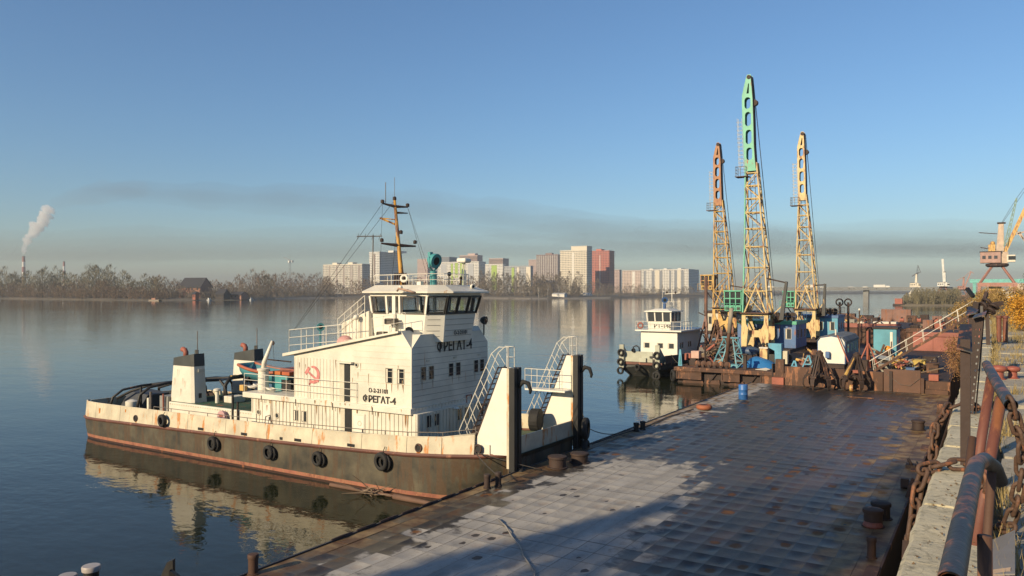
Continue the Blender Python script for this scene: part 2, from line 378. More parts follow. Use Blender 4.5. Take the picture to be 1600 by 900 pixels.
# trees one can tell apart
def bare_tree(label, px, back, h, w, mat, seed, nt=420, group=None, bark=BARK, z=2.0):
    rr = random.Random(seed); b = at(px, shore_depth(px)+back, z); t = thing('bare_tree', label, 'tree', b, group)
    mb = MB(); top = b + Vector((rr.uniform(-.6,.6), 0, h*0.8)); mb.pipe([b-Vector((0,0,0.5)), b+Vector((rr.uniform(-.3,.3),0,h*0.35)), top], [h*0.017, h*0.013, h*0.004], 6)
    for k in range(7):
        z0 = rr.uniform(0.25, 0.6); a = rr.uniform(0, 6.28); s = b.lerp(top, z0); e = b + Vector((math.cos(a)*w*0.36, math.sin(a)*w*0.36, h*(z0+rr.uniform(.2,.33)))); mb.tube(s, e, h*0.007, 5, h*0.003, False)
    mb.build('trunk', bark, t, fix=False); mc = MB(); far_tree(mc, b, h, w, rr, nt, 0.2, 0.25, False); mc.build('crown', mat, t, fix=False); return t
bare_tree('broad bare poplar just right of the smoking chimney', 66, 20, 31, 20, TWIG_OLIVE, 21, 700)
bare_tree('broad bare tree just left of the smoking chimney', 18, 30, 27, 18, TWIG_OLIVE, 22, 600)
bare_tree('tallest bare poplar right of the second chimney', 150, 30, 33, 24, TWIG_OLIVE, 23, 800)
bare_tree('bare tree between the two far chimneys', 84, 40, 24, 13, TWIG_OLIVE, 24, 450)
bare_tree('round bare tree left of the tower crane', 415, 40, 24, 22, TWIG_OLIVE, 25, 700)
for i, (px, h, lab) in enumerate(((508, 13, 'leftmost white birch on the pale beach'), (528, 15, 'leaning white birch in the middle of the beach row'), (536, 14, 'white birch nearest the wheelhouse railing on the beach'))):
    bare_tree(lab, px, 16, h, 5, TWIG_GREY, 30+i, 120, 'birches on the far beach', BIRCH)
for i, (px, h, lab) in enumerate(((856, 17, 'pale trunked tree at the water edge of the far thicket'), (842, 16, 'slim pale tree left in the far thicket'), (873, 18, 'pale tree near the cream tower in the thicket'))):
    bare_tree(lab, px, 12, h, 6, TWIG_GREY, 40+i, 160, 'pale trees in the far thicket', BIRCH)

# ------------------------------------------------------------------ apartment blocks across the river
def bmat(name, col): return flat(name, col, 0.85, 0.12, 0.3)
WINB = glassmat('far_window', (0.045, 0.05, 0.06), 0.12)
def ray_hit(px, P, d):
    """distance along d from P to the vertical plane of column px"""
    r = at(px, 1.0); n = Vector((-r.y, r.x, 0)); k = -n.dot(P)/n.dot(d); return k
def block(label, x0, xc, x2, ytop, depth, wall, trims=(), yaw=0.0, floors=None, bay=3.3, stripes=None, roof_box=(), side=None, pattern='grid', steps=None, group='apartment blocks across the river'):
    P = at(xc, depth, 4.5); e1 = Vector((-math.cos(R(yaw)), -math.sin(R(yaw)), 0)); e2 = Vector((-math.sin(R(yaw)), math.cos(R(yaw)), 0))
    w1 = ray_hit(x0, P, e1); w2 = min(60, ray_hit(x2, P, e2)) if x2 > xc+1 else 16.0
    H = CAMZ + (455-ytop)*depth/1200 - P.z
    t = thing('apartment_block', label, 'building', P, group)
    def q(a, b, z): return P + e1*a + e2*b + Vector((0,0,z))
    def bx(m, a0, a1, b0, b1, z0, z1): m.hexa([q(a0,b0,z0), q(a1,b0,z0), q(a1,b1,z0), q(a0,b1,z0)], [q(a0,b0,z1), q(a1,b0,z1), q(a1,b1,z1), q(a0,b1,z1)])
    mw = MB(); segs = steps or [(0, 1, 1.0)]
    for (f0, f1, hf) in segs: bx(mw, w1*f0, w1*f1, 0, w2, -1, H*hf)
    mw.build('wall', wall, t)
    nf = floors or max(8, round(H/3.0)); fh = H/nf; nb = max(3, round(w1/bay)); bw = w1/nb; nd = max(2, round(w2/bay)); dw = w2/nd
    win = MB(); tr = MB()
    for i in range(nb):
        f = (i+0.5)/nb; hh = next(h for (a, b, h) in segs if a <= f <= b+1e-6)*H
        ww = bw*(0.62 if pattern == 'balcony' and i % 2 else 0.52)
        for k in range(nf):
            z = k*fh + fh*0.32
            if z + fh*0.5 > hh: break
            bx(win, (i+.5)*bw-ww/2, (i+.5)*bw+ww/2, -0.12, 0.05, z, z+fh*0.46)
    for i in range(nd):
        for k in range(nf):
            z = k*fh + fh*0.32
            if z + fh*0.5 > segs[0][2]*H: break
            bx(win, -0.12, 0.05, (i+.5)*dw-dw*0.2, (i+.5)*dw+dw*0.2, z, z+fh*0.46)
    tag(win.build('windows', WINB, t), None, kind='stuff')
    for (col, mode, arg) in trims:
        m = MB()
        if mode == 'bands':
            for k in range(1, nf): bx(m, 0.2, w1-0.2, -0.5, 0.02, k*fh-0.25*fh, k*fh+0.08*fh)
        elif mode == 'ribs':
            for i in range(nb+1): bx(m, max(0, i*bw-0.45), min(w1, i*bw+0.45), -0.55, 0.02, 0, H*segs[0][2]*0.985)
        elif mode == 'bay':
            for (a, b, z0, z1) in arg[1:]: m2 = MB(); bx(m2, w1*a, w1*b, -0.35, 0.02, H*z0, H*z1); m2.build('facade_panel', col, t)
            (a, b, z0, z1) = arg[0]; bx(m, w1*a, w1*b, -0.35, 0.02, H*z0, H*z1)
        m.build({'bands': 'balcony_band', 'ribs': 'pilaster', 'bay': 'facade_panel'}[mode], col, t)
    for (a, b, hgt) in roof_box:
        m = MB(); bx(m, w1*a, w1*b, w2*0.2, w2*0.8, H*segs[0][2]-0.5, H*segs[0][2]+hgt); m.build('lift_housing', wall, t)
    for (f0, f1, hf) in segs:
        m = MB(); bx(m, w1*f0-0.25, w1*f1+0.25, -0.3, w2+0.3, H*hf-0.1, H*hf+0.9); m.build('parapet', wall, t)
    return t
W_CREAM = bmat('block_cream', (0.66, 0.60, 0.49)); W_WHITE = bmat('block_white', (0.68, 0.66, 0.61)); W_GREY = bmat('block_grey', (0.40, 0.41, 0.42))
W_PINK = bmat('block_pink', (0.50, 0.38, 0.34)); W_BROWN = bmat('block_brown', (0.25, 0.18, 0.17)); W_RED = bmat('block_red', (0.46, 0.17, 0.13)); W_LIME = bmat('block_lime', (0.33, 0.45, 0.10)); W_DARK = bmat('block_darkbrown', (0.20, 0.15, 0.13)); W_SLATE = bmat('block_slate', (0.22, 0.235, 0.26))
block('cream block with brown stripes left of the wheelhouse mast', 505, 566, 578, 413, 1250, W_CREAM, [(W_DARK, 'bay', [(0.05+0.19*k, 0.10+0.19*k, 0.02, 0.97) for k in range(5)]), (W_WHITE, 'ribs', 0)], roof_box=((0.28, 0.4, 4), (0.68, 0.8, 4)))
block('white tower half hidden behind the tug mast', 577, 593, 633, 394, 1350, W_WHITE, [(W_DARK, 'bay', [(0.42, 0.55, 0.02, 0.96)])], roof_box=((-0.9, -0.4, 3),))
block('dim brown tower just left of the teal searchlight', 652, 668, 676, 405, 1900, W_PINK)
block('grey slab topped tower right of the teal searchlight', 676, 702, 714, 402, 1700, W_SLATE)
block('white and lime block right of the searchlight', 684, 748, 759, 409, 1500, W_WHITE, [(W_LIME, 'bay', [(0.36, 0.44, 0.1, 0.98), (0.50, 0.57, 0.5, 0.98), (0.62, 0.67, 0.2, 0.96)]), (W_GREY, 'bay', [(0.12, 0.26, 0.02, 0.95), (0.78, 0.92, 0.02, 0.95)])])
block('pinkish tower behind the radar scanner', 718, 746, 754, 399, 1750, W_PINK, [(W_DARK, 'ribs', 0)], roof_box=((0.2, 0.6, 5),))
block('white block with lime bays right of the radar mast', 758, 786, 790, 413, 1480, W_WHITE, [(W_LIME, 'bay', [(0.34, 0.64, 0.12, 0.97)]), (W_GREY, 'bay', [(0.7, 0.8, 0.0, 0.9)])])
block('pinkish tower above the lime block', 764, 786, 795, 404, 1720, W_PINK, [(W_DARK, 'ribs', 0)])
block('grey block with lime corner left of the striped tower', 787, 829, 833, 416, 1450, W_GREY, [(W_LIME, 'bay', [(0.60, 0.70, 0.05, 0.96)]), (W_CREAM, 'bay', [(0.0, 0.16, 0.0, 0.98), (0.42, 0.5, 0.0, 0.97)])])
block('narrow brown tower peeping left of the striped tower', 826, 838, 840, 406, 1850, W_PINK)
block('tall tower with brown and white vertical stripes', 838, 872, 876, 398, 1500, W_BROWN, [(W_WHITE, 'ribs', 0)], bay=4.0, roof_box=((0.3, 0.6, 4),))
block('tallest cream tower with dark balcony bands', 875, 917, 925, 391, 1250, W_CREAM, [(W_CREAM, 'bands', 0), (W_WHITE, 'bay', [(0.47, 0.55, 0, 0.96)])], steps=[(0, 0.58, 1.09), (0.58, 1, 1.0)], bay=3.0)
block('brick red tower right of the cream tower', 924, 952, 960, 392, 1330, W_RED, [(W_WHITE, 'bay', [(0.5, 0.53, 0.05, 0.9)])], bay=3.0, roof_box=((0.5, 0.8, 4),))
block('small pinkish block right of the red tower', 960, 968, 971, 422, 1650, W_PINK)
block('pinkish mid block between the red tower and long white block', 972, 1001, 1003, 423, 1550, bmat('block_rose', (0.58, 0.47, 0.41)), [(W_WHITE, 'bay', [(0.3, 0.45, 0, 0.97)])])
block('long white block with many bays above the small tug', 1002, 1076, 1100, 421, 1450, W_WHITE, [(W_SLATE, 'bay', [(0.10, 0.15, 0.02, 0.96), (0.24, 0.29, 0.02, 0.96), (0.36, 0.40, 0.02, 0.96), (0.55, 0.6, 0.02, 0.96), (0.72, 0.77, 0.02, 0.96), (0.9, 0.94, 0.02, 0.96)]), (W_CREAM, 'bay', [(0.16, 0.23, 0.02, 0.98), (0.61, 0.7, 0.02, 0.98)])], roof_box=((0.2, 0.27, 3), (0.5, 0.57, 3), (0.8, 0.87, 3)))
# low sheds below the towers
for (px, back, w, lab) in ((872, 30, 16, 'low pale shed below the cream tower'), (916, 60, 9, 'small white kiosk below the red tower')):
    b = at(px, shore_depth(px)+back, 2.2); t = thing('shed', lab, 'shed', b)
    MB().box(b.x-w/2, b.x+w/2, b.y, b.y+7, b.z-0.5, b.z+3).build('wall', W_WHITE, t); MB().prism([(b.x-w/2-.4, b.y-.4, b.z+3), (b.x-w/2-.4, b.y+7.4, b.z+3), (b.x-w/2-.4, b.y+3.5, b.z+4.4)], (w+.8, 0, 0)).build('roof', W_GREY, t)

# ------------------------------------------------------------------ dark roofed house and boat sheds on the left bank
def gable_house(name, label, px, back, w, dep, hw, hr, wall, roof, yaw=0, rows=2, colsn=4, group=None, z=1.6):
    b = at(px, shore_depth(px)+back, z); t = thing(name, label, 'house' if name != 'boat_shed' else 'shed', b, group); M = Matrix.Translation(b) @ Matrix.Rotation(R(yaw), 4, 'Z')
    MB(M).box(-w/2, w/2, 0, dep, -1, hw).build('wall', wall, t)
    MB(M).prism([(-w/2, 0.05, hw), (-w/2, dep-.05, hw), (-w/2, dep/2, hw+hr*0.93)], (0.3, 0, 0)).prism([(w/2-.3, 0.05, hw), (w/2-.3, dep-.05, hw), (w/2-.3, dep/2, hw+hr*0.93)], (0.3, 0, 0)).build('gable', wall, t)
    e = 0.8; r = MB(M)
    r.hexa([(-w/2-e, -e, hw-.5), (w/2+e, -e, hw-.5), (w/2+e*.3, dep/2, hw+hr), (-w/2-e*.3, dep/2, hw+hr)], [(-w/2-e, -e, hw-.1), (w/2+e, -e, hw-.1), (w/2+e*.3, dep/2, hw+hr+.4), (-w/2-e*.3, dep/2, hw+hr+.4)])
    r.hexa([(-w/2-e, dep+e, hw-.5), (w/2+e, dep+e, hw-.5), (w/2+e*.3, dep/2+.05, hw+hr), (-w/2-e*.3, dep/2+.05, hw+hr)], [(-w/2-e, dep+e, hw-.1), (w/2+e, dep+e, hw-.1), (w/2+e*.3, dep/2+.05, hw+hr+.4), (-w/2-e*.3, dep/2+.05, hw+hr+.4)])
    r.build('roof', roof, t)
    for i in range(colsn):
        for k in range(rows):
            MB(M).box(-w/2+(i+.5)*w/colsn-.7, -w/2+(i+.5)*w/colsn+.7, -.12, .05, hw*(k+.3)/rows, hw*(k+.75)/rows).build('window', WINB, t)
    for k in range(rows): MB(M).box(-w/2-.12, -w/2+.05, dep*.4, dep*.6, hw*(k+.3)/rows, hw*(k+.75)/rows).build('window', WINB, t)
    return t
DKROOF = flat('dark_roof', (0.030, 0.028, 0.032), 0.7, 0.3, 0.3); BRICKW = flat('brick_far', (0.33, 0.17, 0.12), 0.9, 0.2, 0.5)
gable_house('house', 'large house with a steep dark roof on the left bank', 296, 36, 26, 16, 10.5, 9, BRICKW, DKROOF, 12, 3, 4)
gable_house('boat_shed', 'small dark gabled boat shed beside the landing', 343, 8, 10, 8, 4, 4.5, flat('dark_wood', (0.05, 0.04, 0.035), 0.9), DKROOF, 8, 1, 2)
gable_house('boat_shed', 'low wide boat shed right of the dark gable', 368, 8, 15, 8, 3.6, 2.4, BRICKW, DKROOF, 4, 1, 3)
gable_house('boat_shed', 'little red hut below the big dark roof', 303, 3, 4, 4, 4.5, 1.6, flat('redhut', (0.35, 0.12, 0.08), 0.9), DKROOF, 0, 1, 1)
def far_boat(label, px, d, w, hull, house):
    b = at(px, d, 0); t = thing('far_boat', label, 'boat', b)
    MB().prism([(b.x-w/2, b.y, 0.9), (b.x+w/2*1.05, b.y, 1.0), (b.x+w/2*.8, b.y, -.2), (b.x-w/2*.9, b.y, -.2)], (0, 3, 0)).build('hull', hull, t); MB().box(b.x-w*.25, b.x+w*.1, b.y+.5, b.y+2.5, .9, 2.4).build('cabin', house, t)
far_boat('tiny pale boat moored below the brown trees', 325, 697, 4, W_GREY, W_WHITE); far_boat('pale flat landing stage boat left of the big house', 240, 683, 16, bmat('buff', (.25, .21, .16)), BRICKW); far_boat('tiny white boat right of the boat sheds', 391, 724, 2.5, W_GREY, W_GREY)

# ------------------------------------------------------------------ chimneys and their smoke
def chimney(label, px, depth, ytop, r, nb):
    b = at(px, depth, 5); H = CAMZ + (455-ytop)*depth/1200 - b.z; t = thing('chimney', label, 'chimney', b)
    for k in range(nb):
        z0, z1 = H*k/nb, H*(k+1)/nb; f0, f1 = 1-.35*k/nb, 1-.35*(k+1)/nb
        MB().lathe([(r*f0, z0), (r*f1, z1-.02)], b, (0,0,1), 14).build('band', (W_WHITE if (nb-k) % 2 == 0 else flat('chimney_red', (0.30, 0.12, 0.10), 0.9)), t)
    MB().lathe([(r*.69, H), (r*.72, H+1), (r*.5, H+1)], b, (0,0,1), 14).build('rim', RUSTD, t); return b + Vector((0,0,H))
ct = chimney('taller red and white chimney with white smoke', 37, 2000, 401, 5.2, 7)
chimney('shorter red and white chimney without smoke', 100, 2100, 409, 4.0, 7)
def volmat(name, col, dens, aniso=0.2):
    m = bpy.data.materials.new(name); m.use_nodes = True; N = m.node_tree.nodes; N.remove(N['Principled BSDF'])
    v = N.new('ShaderNodeVolumePrincipled'); v.inputs['Color'].default_value = (*col, 1); v.inputs['Density'].default_value = dens; v.inputs['Anisotropy'].default_value = aniso
    m.node_tree.links.new(v.outputs[0], N['Material Output'].inputs['Volume']); return m
def plume(name, label, pts, radii, flatk, mat, lump, seed, n=26, sub=6, fs=0.03, cat='smoke'):
    P = []; Rr = []
    for i in range(len(pts)-1):
        for k in range(sub): f = k/sub; P.append(Vector(pts[i]).lerp(Vector(pts[i+1]), f)); Rr.append(radii[i]*(1-f)+radii[i+1]*f)
    P.append(Vector(pts[-1])); Rr.append(radii[-1]); vs = []; m = len(P)
    for i in range(m):
        d = (P[min(i+1, m-1)] - P[max(i-1, 0)]).normalized(); a = d.cross(Vector((0,0,1)) if abs(d.z) < .9 else Vector((0,1,0))).normalized(); b = a.cross(d)
        for k in range(n):
            t = 2*math.pi*k/n; o = a*math.cos(t) + b*math.sin(t)*flatk; q = P[i] + o*Rr[i]
            nz = mnoise.fractal(q*fs + Vector((seed, 0, 0)), 0.9, 2.1, 4); vs.append(tuple(P[i] + o*Rr[i]*max(0.25, 1 + lump*nz)))
    fs_ = [(i*n+k, i*n+(k+1) % n, (i+1)*n+(k+1) % n, (i+1)*n+k) for i in range(m-1) for k in range(n)] + [tuple(range(n-1, -1, -1)), tuple(range((m-1)*n, m*n))]
    return tag(MB().add(vs, fs_).build(name, mat, smooth=True), label, cat, kind='stuff')
def sk(px, py, d): return at(px, d, CAMZ + (455-py)*d/1200)
D = 2000
plume('smoke', 'white steam puffing up from the taller chimney', [sk(37, 397.5, D), sk(38, 388, D), sk(44, 372, D), sk(56, 358, D), sk(66, 346, D), sk(72, 331, D), sk(78, 322, D)], [3, 6, 10, 14, 16, 17, 10], 1.0, volmat('steam', (0.99, 0.985, 0.98), 0.075), 0.75, 1, 36, 12, 0.075)
SM1 = volmat('smoke_thin', (0.42, 0.37, 0.34), 0.002); SM2 = volmat('smoke_band', (0.33, 0.28, 0.25), 0.0013)
D = 2400
plume('smoke', 'thin brown smoke drifting off the steam', [sk(80, 318, 2050), sk(110, 312, 2100), sk(160, 300, 2200), sk(230, 296, 2300)], [14, 26, 36, 24], 0.9, SM1, 0.5, 5, 22, 6, 0.012)
plume('smoke', 'long grey brown smoke band stretching right across the sky', [sk(130, 296, D), sk(200, 300, D), sk(320, 308, D), sk(460, 312, D), sk(600, 322, D), sk(760, 338, D), sk(900, 354, D), sk(1040, 368, D), sk(1200, 374, D), sk(1350, 384, D), sk(1500, 388, D), sk(1680, 386, D)], [8, 38, 54, 62, 68, 70, 68, 60, 50, 42, 36, 24], 0.85, SM2, 0.38, 9, 26, 8, 0.006)
plume('smoke', 'darker core of the smoke band drifting right', [sk(130, 296, D), sk(200, 300, D), sk(320, 308, D), sk(460, 312, D), sk(600, 322, D), sk(760, 338, D), sk(900, 354, D), sk(1040, 368, D), sk(1200, 374, D), sk(1350, 384, D), sk(1500, 388, D), sk(1680, 386, D)], [5, 18, 26, 30, 33, 35, 36, 34, 32, 28, 24, 16], 0.7, SM2, 0.6, 31, 26, 8, 0.006)
plume('smoke', 'faint lower smoke layer above the right towers', [sk(830, 372, D), sk(960, 382, D), sk(1120, 392, D), sk(1300, 390, D), sk(1500, 388, D), sk(1660, 392, D)], [10, 26, 30, 30, 26, 12], 0.55, SM1, 0.4, 13, 22, 7, 0.008)

SMOG = volmat('smog', (0.42, 0.41, 0.41), 0.0006)
for k, (lab, zc, kr, fl) in enumerate((('broad grey smog bank low over the whole horizon', 0, .8, .62), ('fainter upper fringe of the smog bank', -6, 1.15, .72), ('faintest outermost veil of the smog bank', -12, 1.5, .78), ('dense heart of the smog bank along the horizon', 3, .55, .6))):
    plume('smoke', lab, [sk(-500, 394+zc, 4600), sk(0, 397+zc, 4600), sk(400, 394+zc, 4600), sk(800, 391+zc, 4600), sk(1200, 388+zc, 4600), sk(1600, 389+zc, 4600), sk(2100, 392+zc, 4600)], [70*kr, 85*kr, 92*kr, 100*kr, 104*kr, 104*kr, 80*kr], fl, SMOG, 0.3, 17+k*5, 24, 7, 0.0022)
# ------------------------------------------------------------------ tower crane on the far bank
b = at(453, 1000, 3); t = thing('tower_crane', 'slim grey tower crane standing among the far trees', 'crane', b); CG = flat('crane_grey', (0.28, 0.31, 0.33), 0.7)
H = 46
for sx in (-.9, .9):
    for sy in (-.9, .9): MB().tube(b+Vector((sx, sy, -1)), b+Vector((sx, sy, H)), .17, 4).build('mast_chord', CG, t)
m = MB()
for k in range(16):
    z = k*H/16; s = 1 if k % 2 else -1; m.tube(b+Vector((-.9*s, -.9, z)), b+Vector((.9*s, -.9, z+H/16)), .12, 4); m.tube(b+Vector((.9, -.9*s, z)), b+Vector((.9, .9*s, z+H/16)), .12, 4)
m.build('mast_lacing', CG, t)
jd = Vector((-0.75, -.1, .28)); MB().bar(b+Vector((0,0,H)), b+Vector((0,0,H))+jd*13, .9, .9).build('jib', CG, t); MB().bar(b+Vector((0,0,H)), b+Vector((4.5,.6,H-1)), 1, .8).build('counter_jib', CG, t)
MB().box(b.x+3, b.x+5, b.y-.6, b.y+1.4, b.z+H-3.2, b.z+H-.5).build('counterweight', W_GREY, t); MB().box(b.x-1.2, b.x+1.2, b.y-2.2, b.y-.2, b.z+H-3.4, b.z+H-.9).build('cab', W_WHITE, t); MB().tube(b+Vector((0,0,H)), b+Vector((0,0,H+8)), .35, 4, .15).build('tower_head', CG, t)

# ------------------------------------------------------------------ low bridge with traffic on the right
bz = 9.0; BD = 560; t = thing('road_bridge', 'low hazy road bridge crossing the right background', 'bridge', at(1371, BD, 0)); CONC = flat('bridge_concrete', (0.22, 0.22, 0.21), 0.9, 0.2, 0.2)
p0, p1 = at(1150, BD+60, bz+.7), at(1680, BD-20, bz+.7); MB().bar(p0, p1, 9, 1.0).build('deck', CONC, t); dv = (p1-p0).normalized(); sd = Vector((dv.y, -dv.x, 0))
MB().bar(p0+sd*4.4+Vector((0,0,1.3)), p1+sd*4.4+Vector((0,0,1.3)), .12, 1.0).build('parapet', CONC, t)
for px in (1193, 1282, 1371, 1560):
    f = (px-1150)/530; c = p0.lerp(p1, f); MB().box(c.x-1.9, c.x+1.9, c.y-2.5, c.y+2.5, -2, c.z-.5).build('pier', CONC, t)
for i, (px, w, h, col, lab) in enumerate(((1279, 9, 3.4, W_CREAM, 'pale lorry beside the right floating crane'), (1211, 6, 2.6, W_WHITE, 'small white van near the middle crane boom'), (1300, 4.5, 1.7, W_WHITE, 'white car left of the bridge pier'), (1347, 5, 1.9, W_GREY, 'grey car before the bridge pier'), (1370, 4.5, 1.8, W_WHITE, 'white car right above the bridge pier'), (1395, 11, 3.2, W_WHITE, 'long white lorry right of the bridge pier'), (1447, 7, 2.6, W_CREAM, 'cream van near the far grey crane'))):
    c = p0.lerp(p1, (px-1150)/530) + sd*2; z = c.z + .5; M = Matrix.Translation((c.x, c.y, z)) @ Matrix.Rotation(math.atan2(dv.y, dv.x), 4, 'Z'); v = thing('vehicle', lab + ' on the bridge', 'vehicle', (c.x, c.y, z), 'traffic on the bridge')
    MB(M).box(-w/2, w*.22, -1.1, 1.1, .6, h).build('body', col, v); MB(M).box(w*.24, w/2, -1, 1, .6, h*.75).build('cab', col, v)
    for s in (-.32, .34): MB(M).tube((w*s, -1.15, .5), (w*s, 1.15, .5), .5, 10).build('wheel', RUBBER, v)
# ------------------------------------------------------------------ push tug (bow at +X against the barge)
YC = 28.2
TUG = thing('push_tug', 'white push tug with black hull moored bow on to the flat barge', 'tugboat', (-30.5, YC, 0))
zr = lambda x: interp([(-45.5, 1.14), (-40, 1.26), (-33, 1.38), (-28, 1.48), (-21.6, 1.70), (-17.4, 1.95), (-15.3, 2.14)], x)      # rub rail sheer
zb = lambda x: interp([(-45.5, 2.06), (-40, 2.12), (-30, 2.18), (-25.5, 2.28), (-21.7, 2.38), (-18.4, 2.62), (-17.3, 2.84), (-15.3, 3.0)], x)   # bulwark top
hb = lambda x: interp([(-45.45, 2.9), (-45.2, 3.2), (-44.6, 3.45), (-43.5, 3.58), (-41, 3.64), (-20.5, 3.64), (-18.8, 3.5), (-17.4, 3.2), (-16.4, 2.85), (-15.75, 2.6)], x)
SX = [-45.45, -45.2, -44.6, -43.5, -41, -38, -35, -32, -29, -26, -23, -20.5, -18.8, -17.4, -16.4, -15.75]
def hull_ring(x, z):
    """half beam and x at height z: the bow and the stern rake in below the rail"""
    t = max(0, (zr(x) - 0.35 - z)); k = max(0, (x + 21) / 5.25); s = max(0, (-43.2 - x) / 2.25)
    return x - k*k*t*1.05 + s*s*t*0.35, hb(x) - 0.03*t - 0.10*k*t
def hull_strip(zs):
    """closed band around the hull between height functions zs (top to bottom)"""
    mb = MB(); ring = []
    for x in SX:
        ring.append([(hull_ring(x, z(x))[0], YC - hull_ring(x, z(x))[1], z(x)) for z in zs])
    for x in reversed(SX):
        ring.append([(hull_ring(x, z(x))[0], YC + hull_ring(x, z(x))[1], z(x)) for z in zs])
    n = len(zs); m = len(ring); mb.add([p for r in ring for p in r], [(i*n+k, ((i+1) % m)*n+k, ((i+1) % m)*n+k+1, i*n+k+1) for i in range(m) for k in range(n-1)]); return mb
hull_strip([lambda x: zr(x)-.02, lambda x: zr(x)*.6, lambda x: 0.26]).build('hull', HULLBLK, TUG, smooth=30)
hull_strip([lambda x: 0.26, lambda x: 0.10]).build('boot_topping', BOOT, TUG, smooth=30)
hull_strip([lambda x: 0.10, lambda x: -0.4, lambda x: -1.0]).build('underwater_hull', wmat('wet_weed', (0.06, 0.03, 0.02), 0.4, rust=.3), TUG, smooth=30)
# deck
mb = MB(); L = [(x, YC-hb(x)+.06, zr(x)-.04) for x in SX]; Rr = [(x, YC+hb(x)-.06, zr(x)-.04) for x in SX]
mb.add(L+Rr, [(i, i+1, len(SX)+i+1, len(SX)+i) for i in range(len(SX)-1)]); mb.build('deck', wmat('deck_green', (0.06, 0.10, 0.07), 0.7, rust=.3), TUG, fix=False)
def side_path(zf, out, sgn): return [(hull_ring(x, zr(x))[0], YC + sgn*(hb(x)+out), zf(x)) for x in SX]
# rub rail, one closed belt with rounded section
for sgn in (-1, 1):
    MB().pipe(side_path(lambda x: zr(x), 0.02, sgn), 0.085, 6).build('rub_rail', RUBRAIL, TUG, smooth=40)
# bulwark: plates between joints, slightly inclined inwards
for sgn in (-1, 1):
    for a, b in zip(SX, SX[1:]):
        if b > -17.3: continue
        g = 0.006 if a < -44 else 0.012
        def pt(x, z, o): return (x, YC + sgn*(hb(x)-o - (z-zr(x))*0.09), z)
        lo = lambda x: zr(x)+.06
        x0, x1 = a+g, b-g
        mb = MB(); mb.hexa([pt(x0, lo(x0), 0), pt(x1, lo(x1), 0), pt(x1, lo(x1), .05), pt(x0, lo(x0), .05)], [pt(x0, zb(x0), 0), pt(x1, zb(x1), 0), pt(x1, zb(x1), .05), pt(x0, zb(x0), .05)])
        mb.build('bulwark_plate', CREAM_OLD, TUG)
    MB().pipe([(x, YC + sgn*(hb(x)-.025-(zb(x)-zr(x))*.09), zb(x)+.01) for x in SX if x < -17.3], 0.035, 6).build('bulwark_cap', CREAM_OLD, TUG, smooth=True)
    rp = [(x, YC + sgn*(hb(x)-.12), zb(x)) for x in SX if -40 < x < -17]
    railing(TUG, rp, 0.2, 1, 0.018, RAILD, 1.4, 'bulwark_rail')
# transom bulwark
MB().hexa([(-45.44, YC-2.85, 1.2), (-45.38, YC-2.85, 1.2), (-45.38, YC+2.85, 1.2), (-45.44, YC+2.85, 1.2)], [(-45.32, YC-2.8, 2.06), (-45.26, YC-2.8, 2.06), (-45.26, YC+2.8, 2.06), (-45.32, YC+2.8, 2.06)]).build('transom_plate', CREAM_OLD, TUG)
# freeing ports and fairleads on the near side
yp = lambda x, z, o=0.0: YC - (hb(x) - (z-zr(x))*0.09) - o
for x in (-33.9, -30.6, -26.9, -23.6, -28.0):
    z = zr(x)+.17; w = .22 if x != -28.0 else .1
    MB().box(x-w, x+w, yp(x, z, .012), yp(x, z, -.03), z-.06, z+.07).build('freeing_port', BLACK, TUG)
for x, z in ((-39.5, 1.58), (-19.9, 2.08), (-17.25, 2.26)):
    y = yp(x, z); f = MB().torus((x, y-.01, z), .15, .045, (0,1,0), 16, 6).build('fairlead', RUSTD, TUG, smooth=True); MB().tube((x, y-.015, z), (x, y+.02, z), .13, 14).build('fairlead_hole', BLACK, f)
# orange rust run below two fairleads, a thin weathered stain plate painted on the steel
STAIN = flat('rust_run', (0.55, 0.20, 0.03), .8, .35, 9)
for x, z, w, h in ((-19.9, 1.86, .09, .2), (-43.1, 1.62, .07, .42), (-40.5, 1.9, .05, .18), (-39.45, 1.4, .05, .1)):
    MB().box(x-w, x+w, yp(x, z, .007), yp(x, z, -.02), z-h/2, z+h/2).build('rust_streak', STAIN, TUG)
rr = random.Random(19); RUN = wmat('rust_run_pale', (.50, .33, .18), .8, dirt=.4, scale=4); RUN2 = wmat('rust_run_brown', (.36, .19, .08), .8, dirt=.4, scale=4)
def run_y(x, zt, y, w, h): MB().prism([(x-w, y, zt), (x+w, y, zt), (x+w*.5, y, zt-h*.6), (x, y, zt-h), (x-w*.6, y, zt-h*.55)], (0, -.004, 0)).build('rust_streak', rr.choice((RUN, RUN, RUN2)), TUG)
def run_x(y, zt, x, w, h): MB().prism([(x, y-w, zt), (x, y+w, zt), (x, y+w*.5, zt-h*.6), (x, y, zt-h), (x, y-w*.6, zt-h*.55)], (.004, 0, 0)).build('rust_streak', rr.choice((RUN, RUN, RUN2)), TUG)
for k in range(15): run_y(rr.uniform(-30.8, -20.8), 3.2, 25.394, rr.uniform(.012, .035), rr.uniform(.2, .8))
for k in range(16): run_y(rr.uniform(-31.4, -21.0), 3.46, 25.277, rr.uniform(.012, .04), rr.uniform(.08, .2))
for x in (-22.3, -22.0, -21.65, -21.35): run_y(x, 4.5, 25.388, .02, rr.uniform(.2, .5))
for k in range(10): run_y(rr.uniform(-28, -21.2), rr.uniform(4.6, 5.4), 25.386, rr.uniform(.01, .02), rr.uniform(.2, .6))
for y in (26.1, 26.85, 28.3, 28.8, 30.1, 30.75): run_x(y, 4.6, -20.888, .018, rr.uniform(.2, .6)); run_x(y, 2.6, -20.572, .018, rr.uniform(.2, .5))
for k in range(5): run_y(rr.uniform(-38, -36.6), rr.uniform(3.2, 4.3), 25.76+.0, .015, .4)
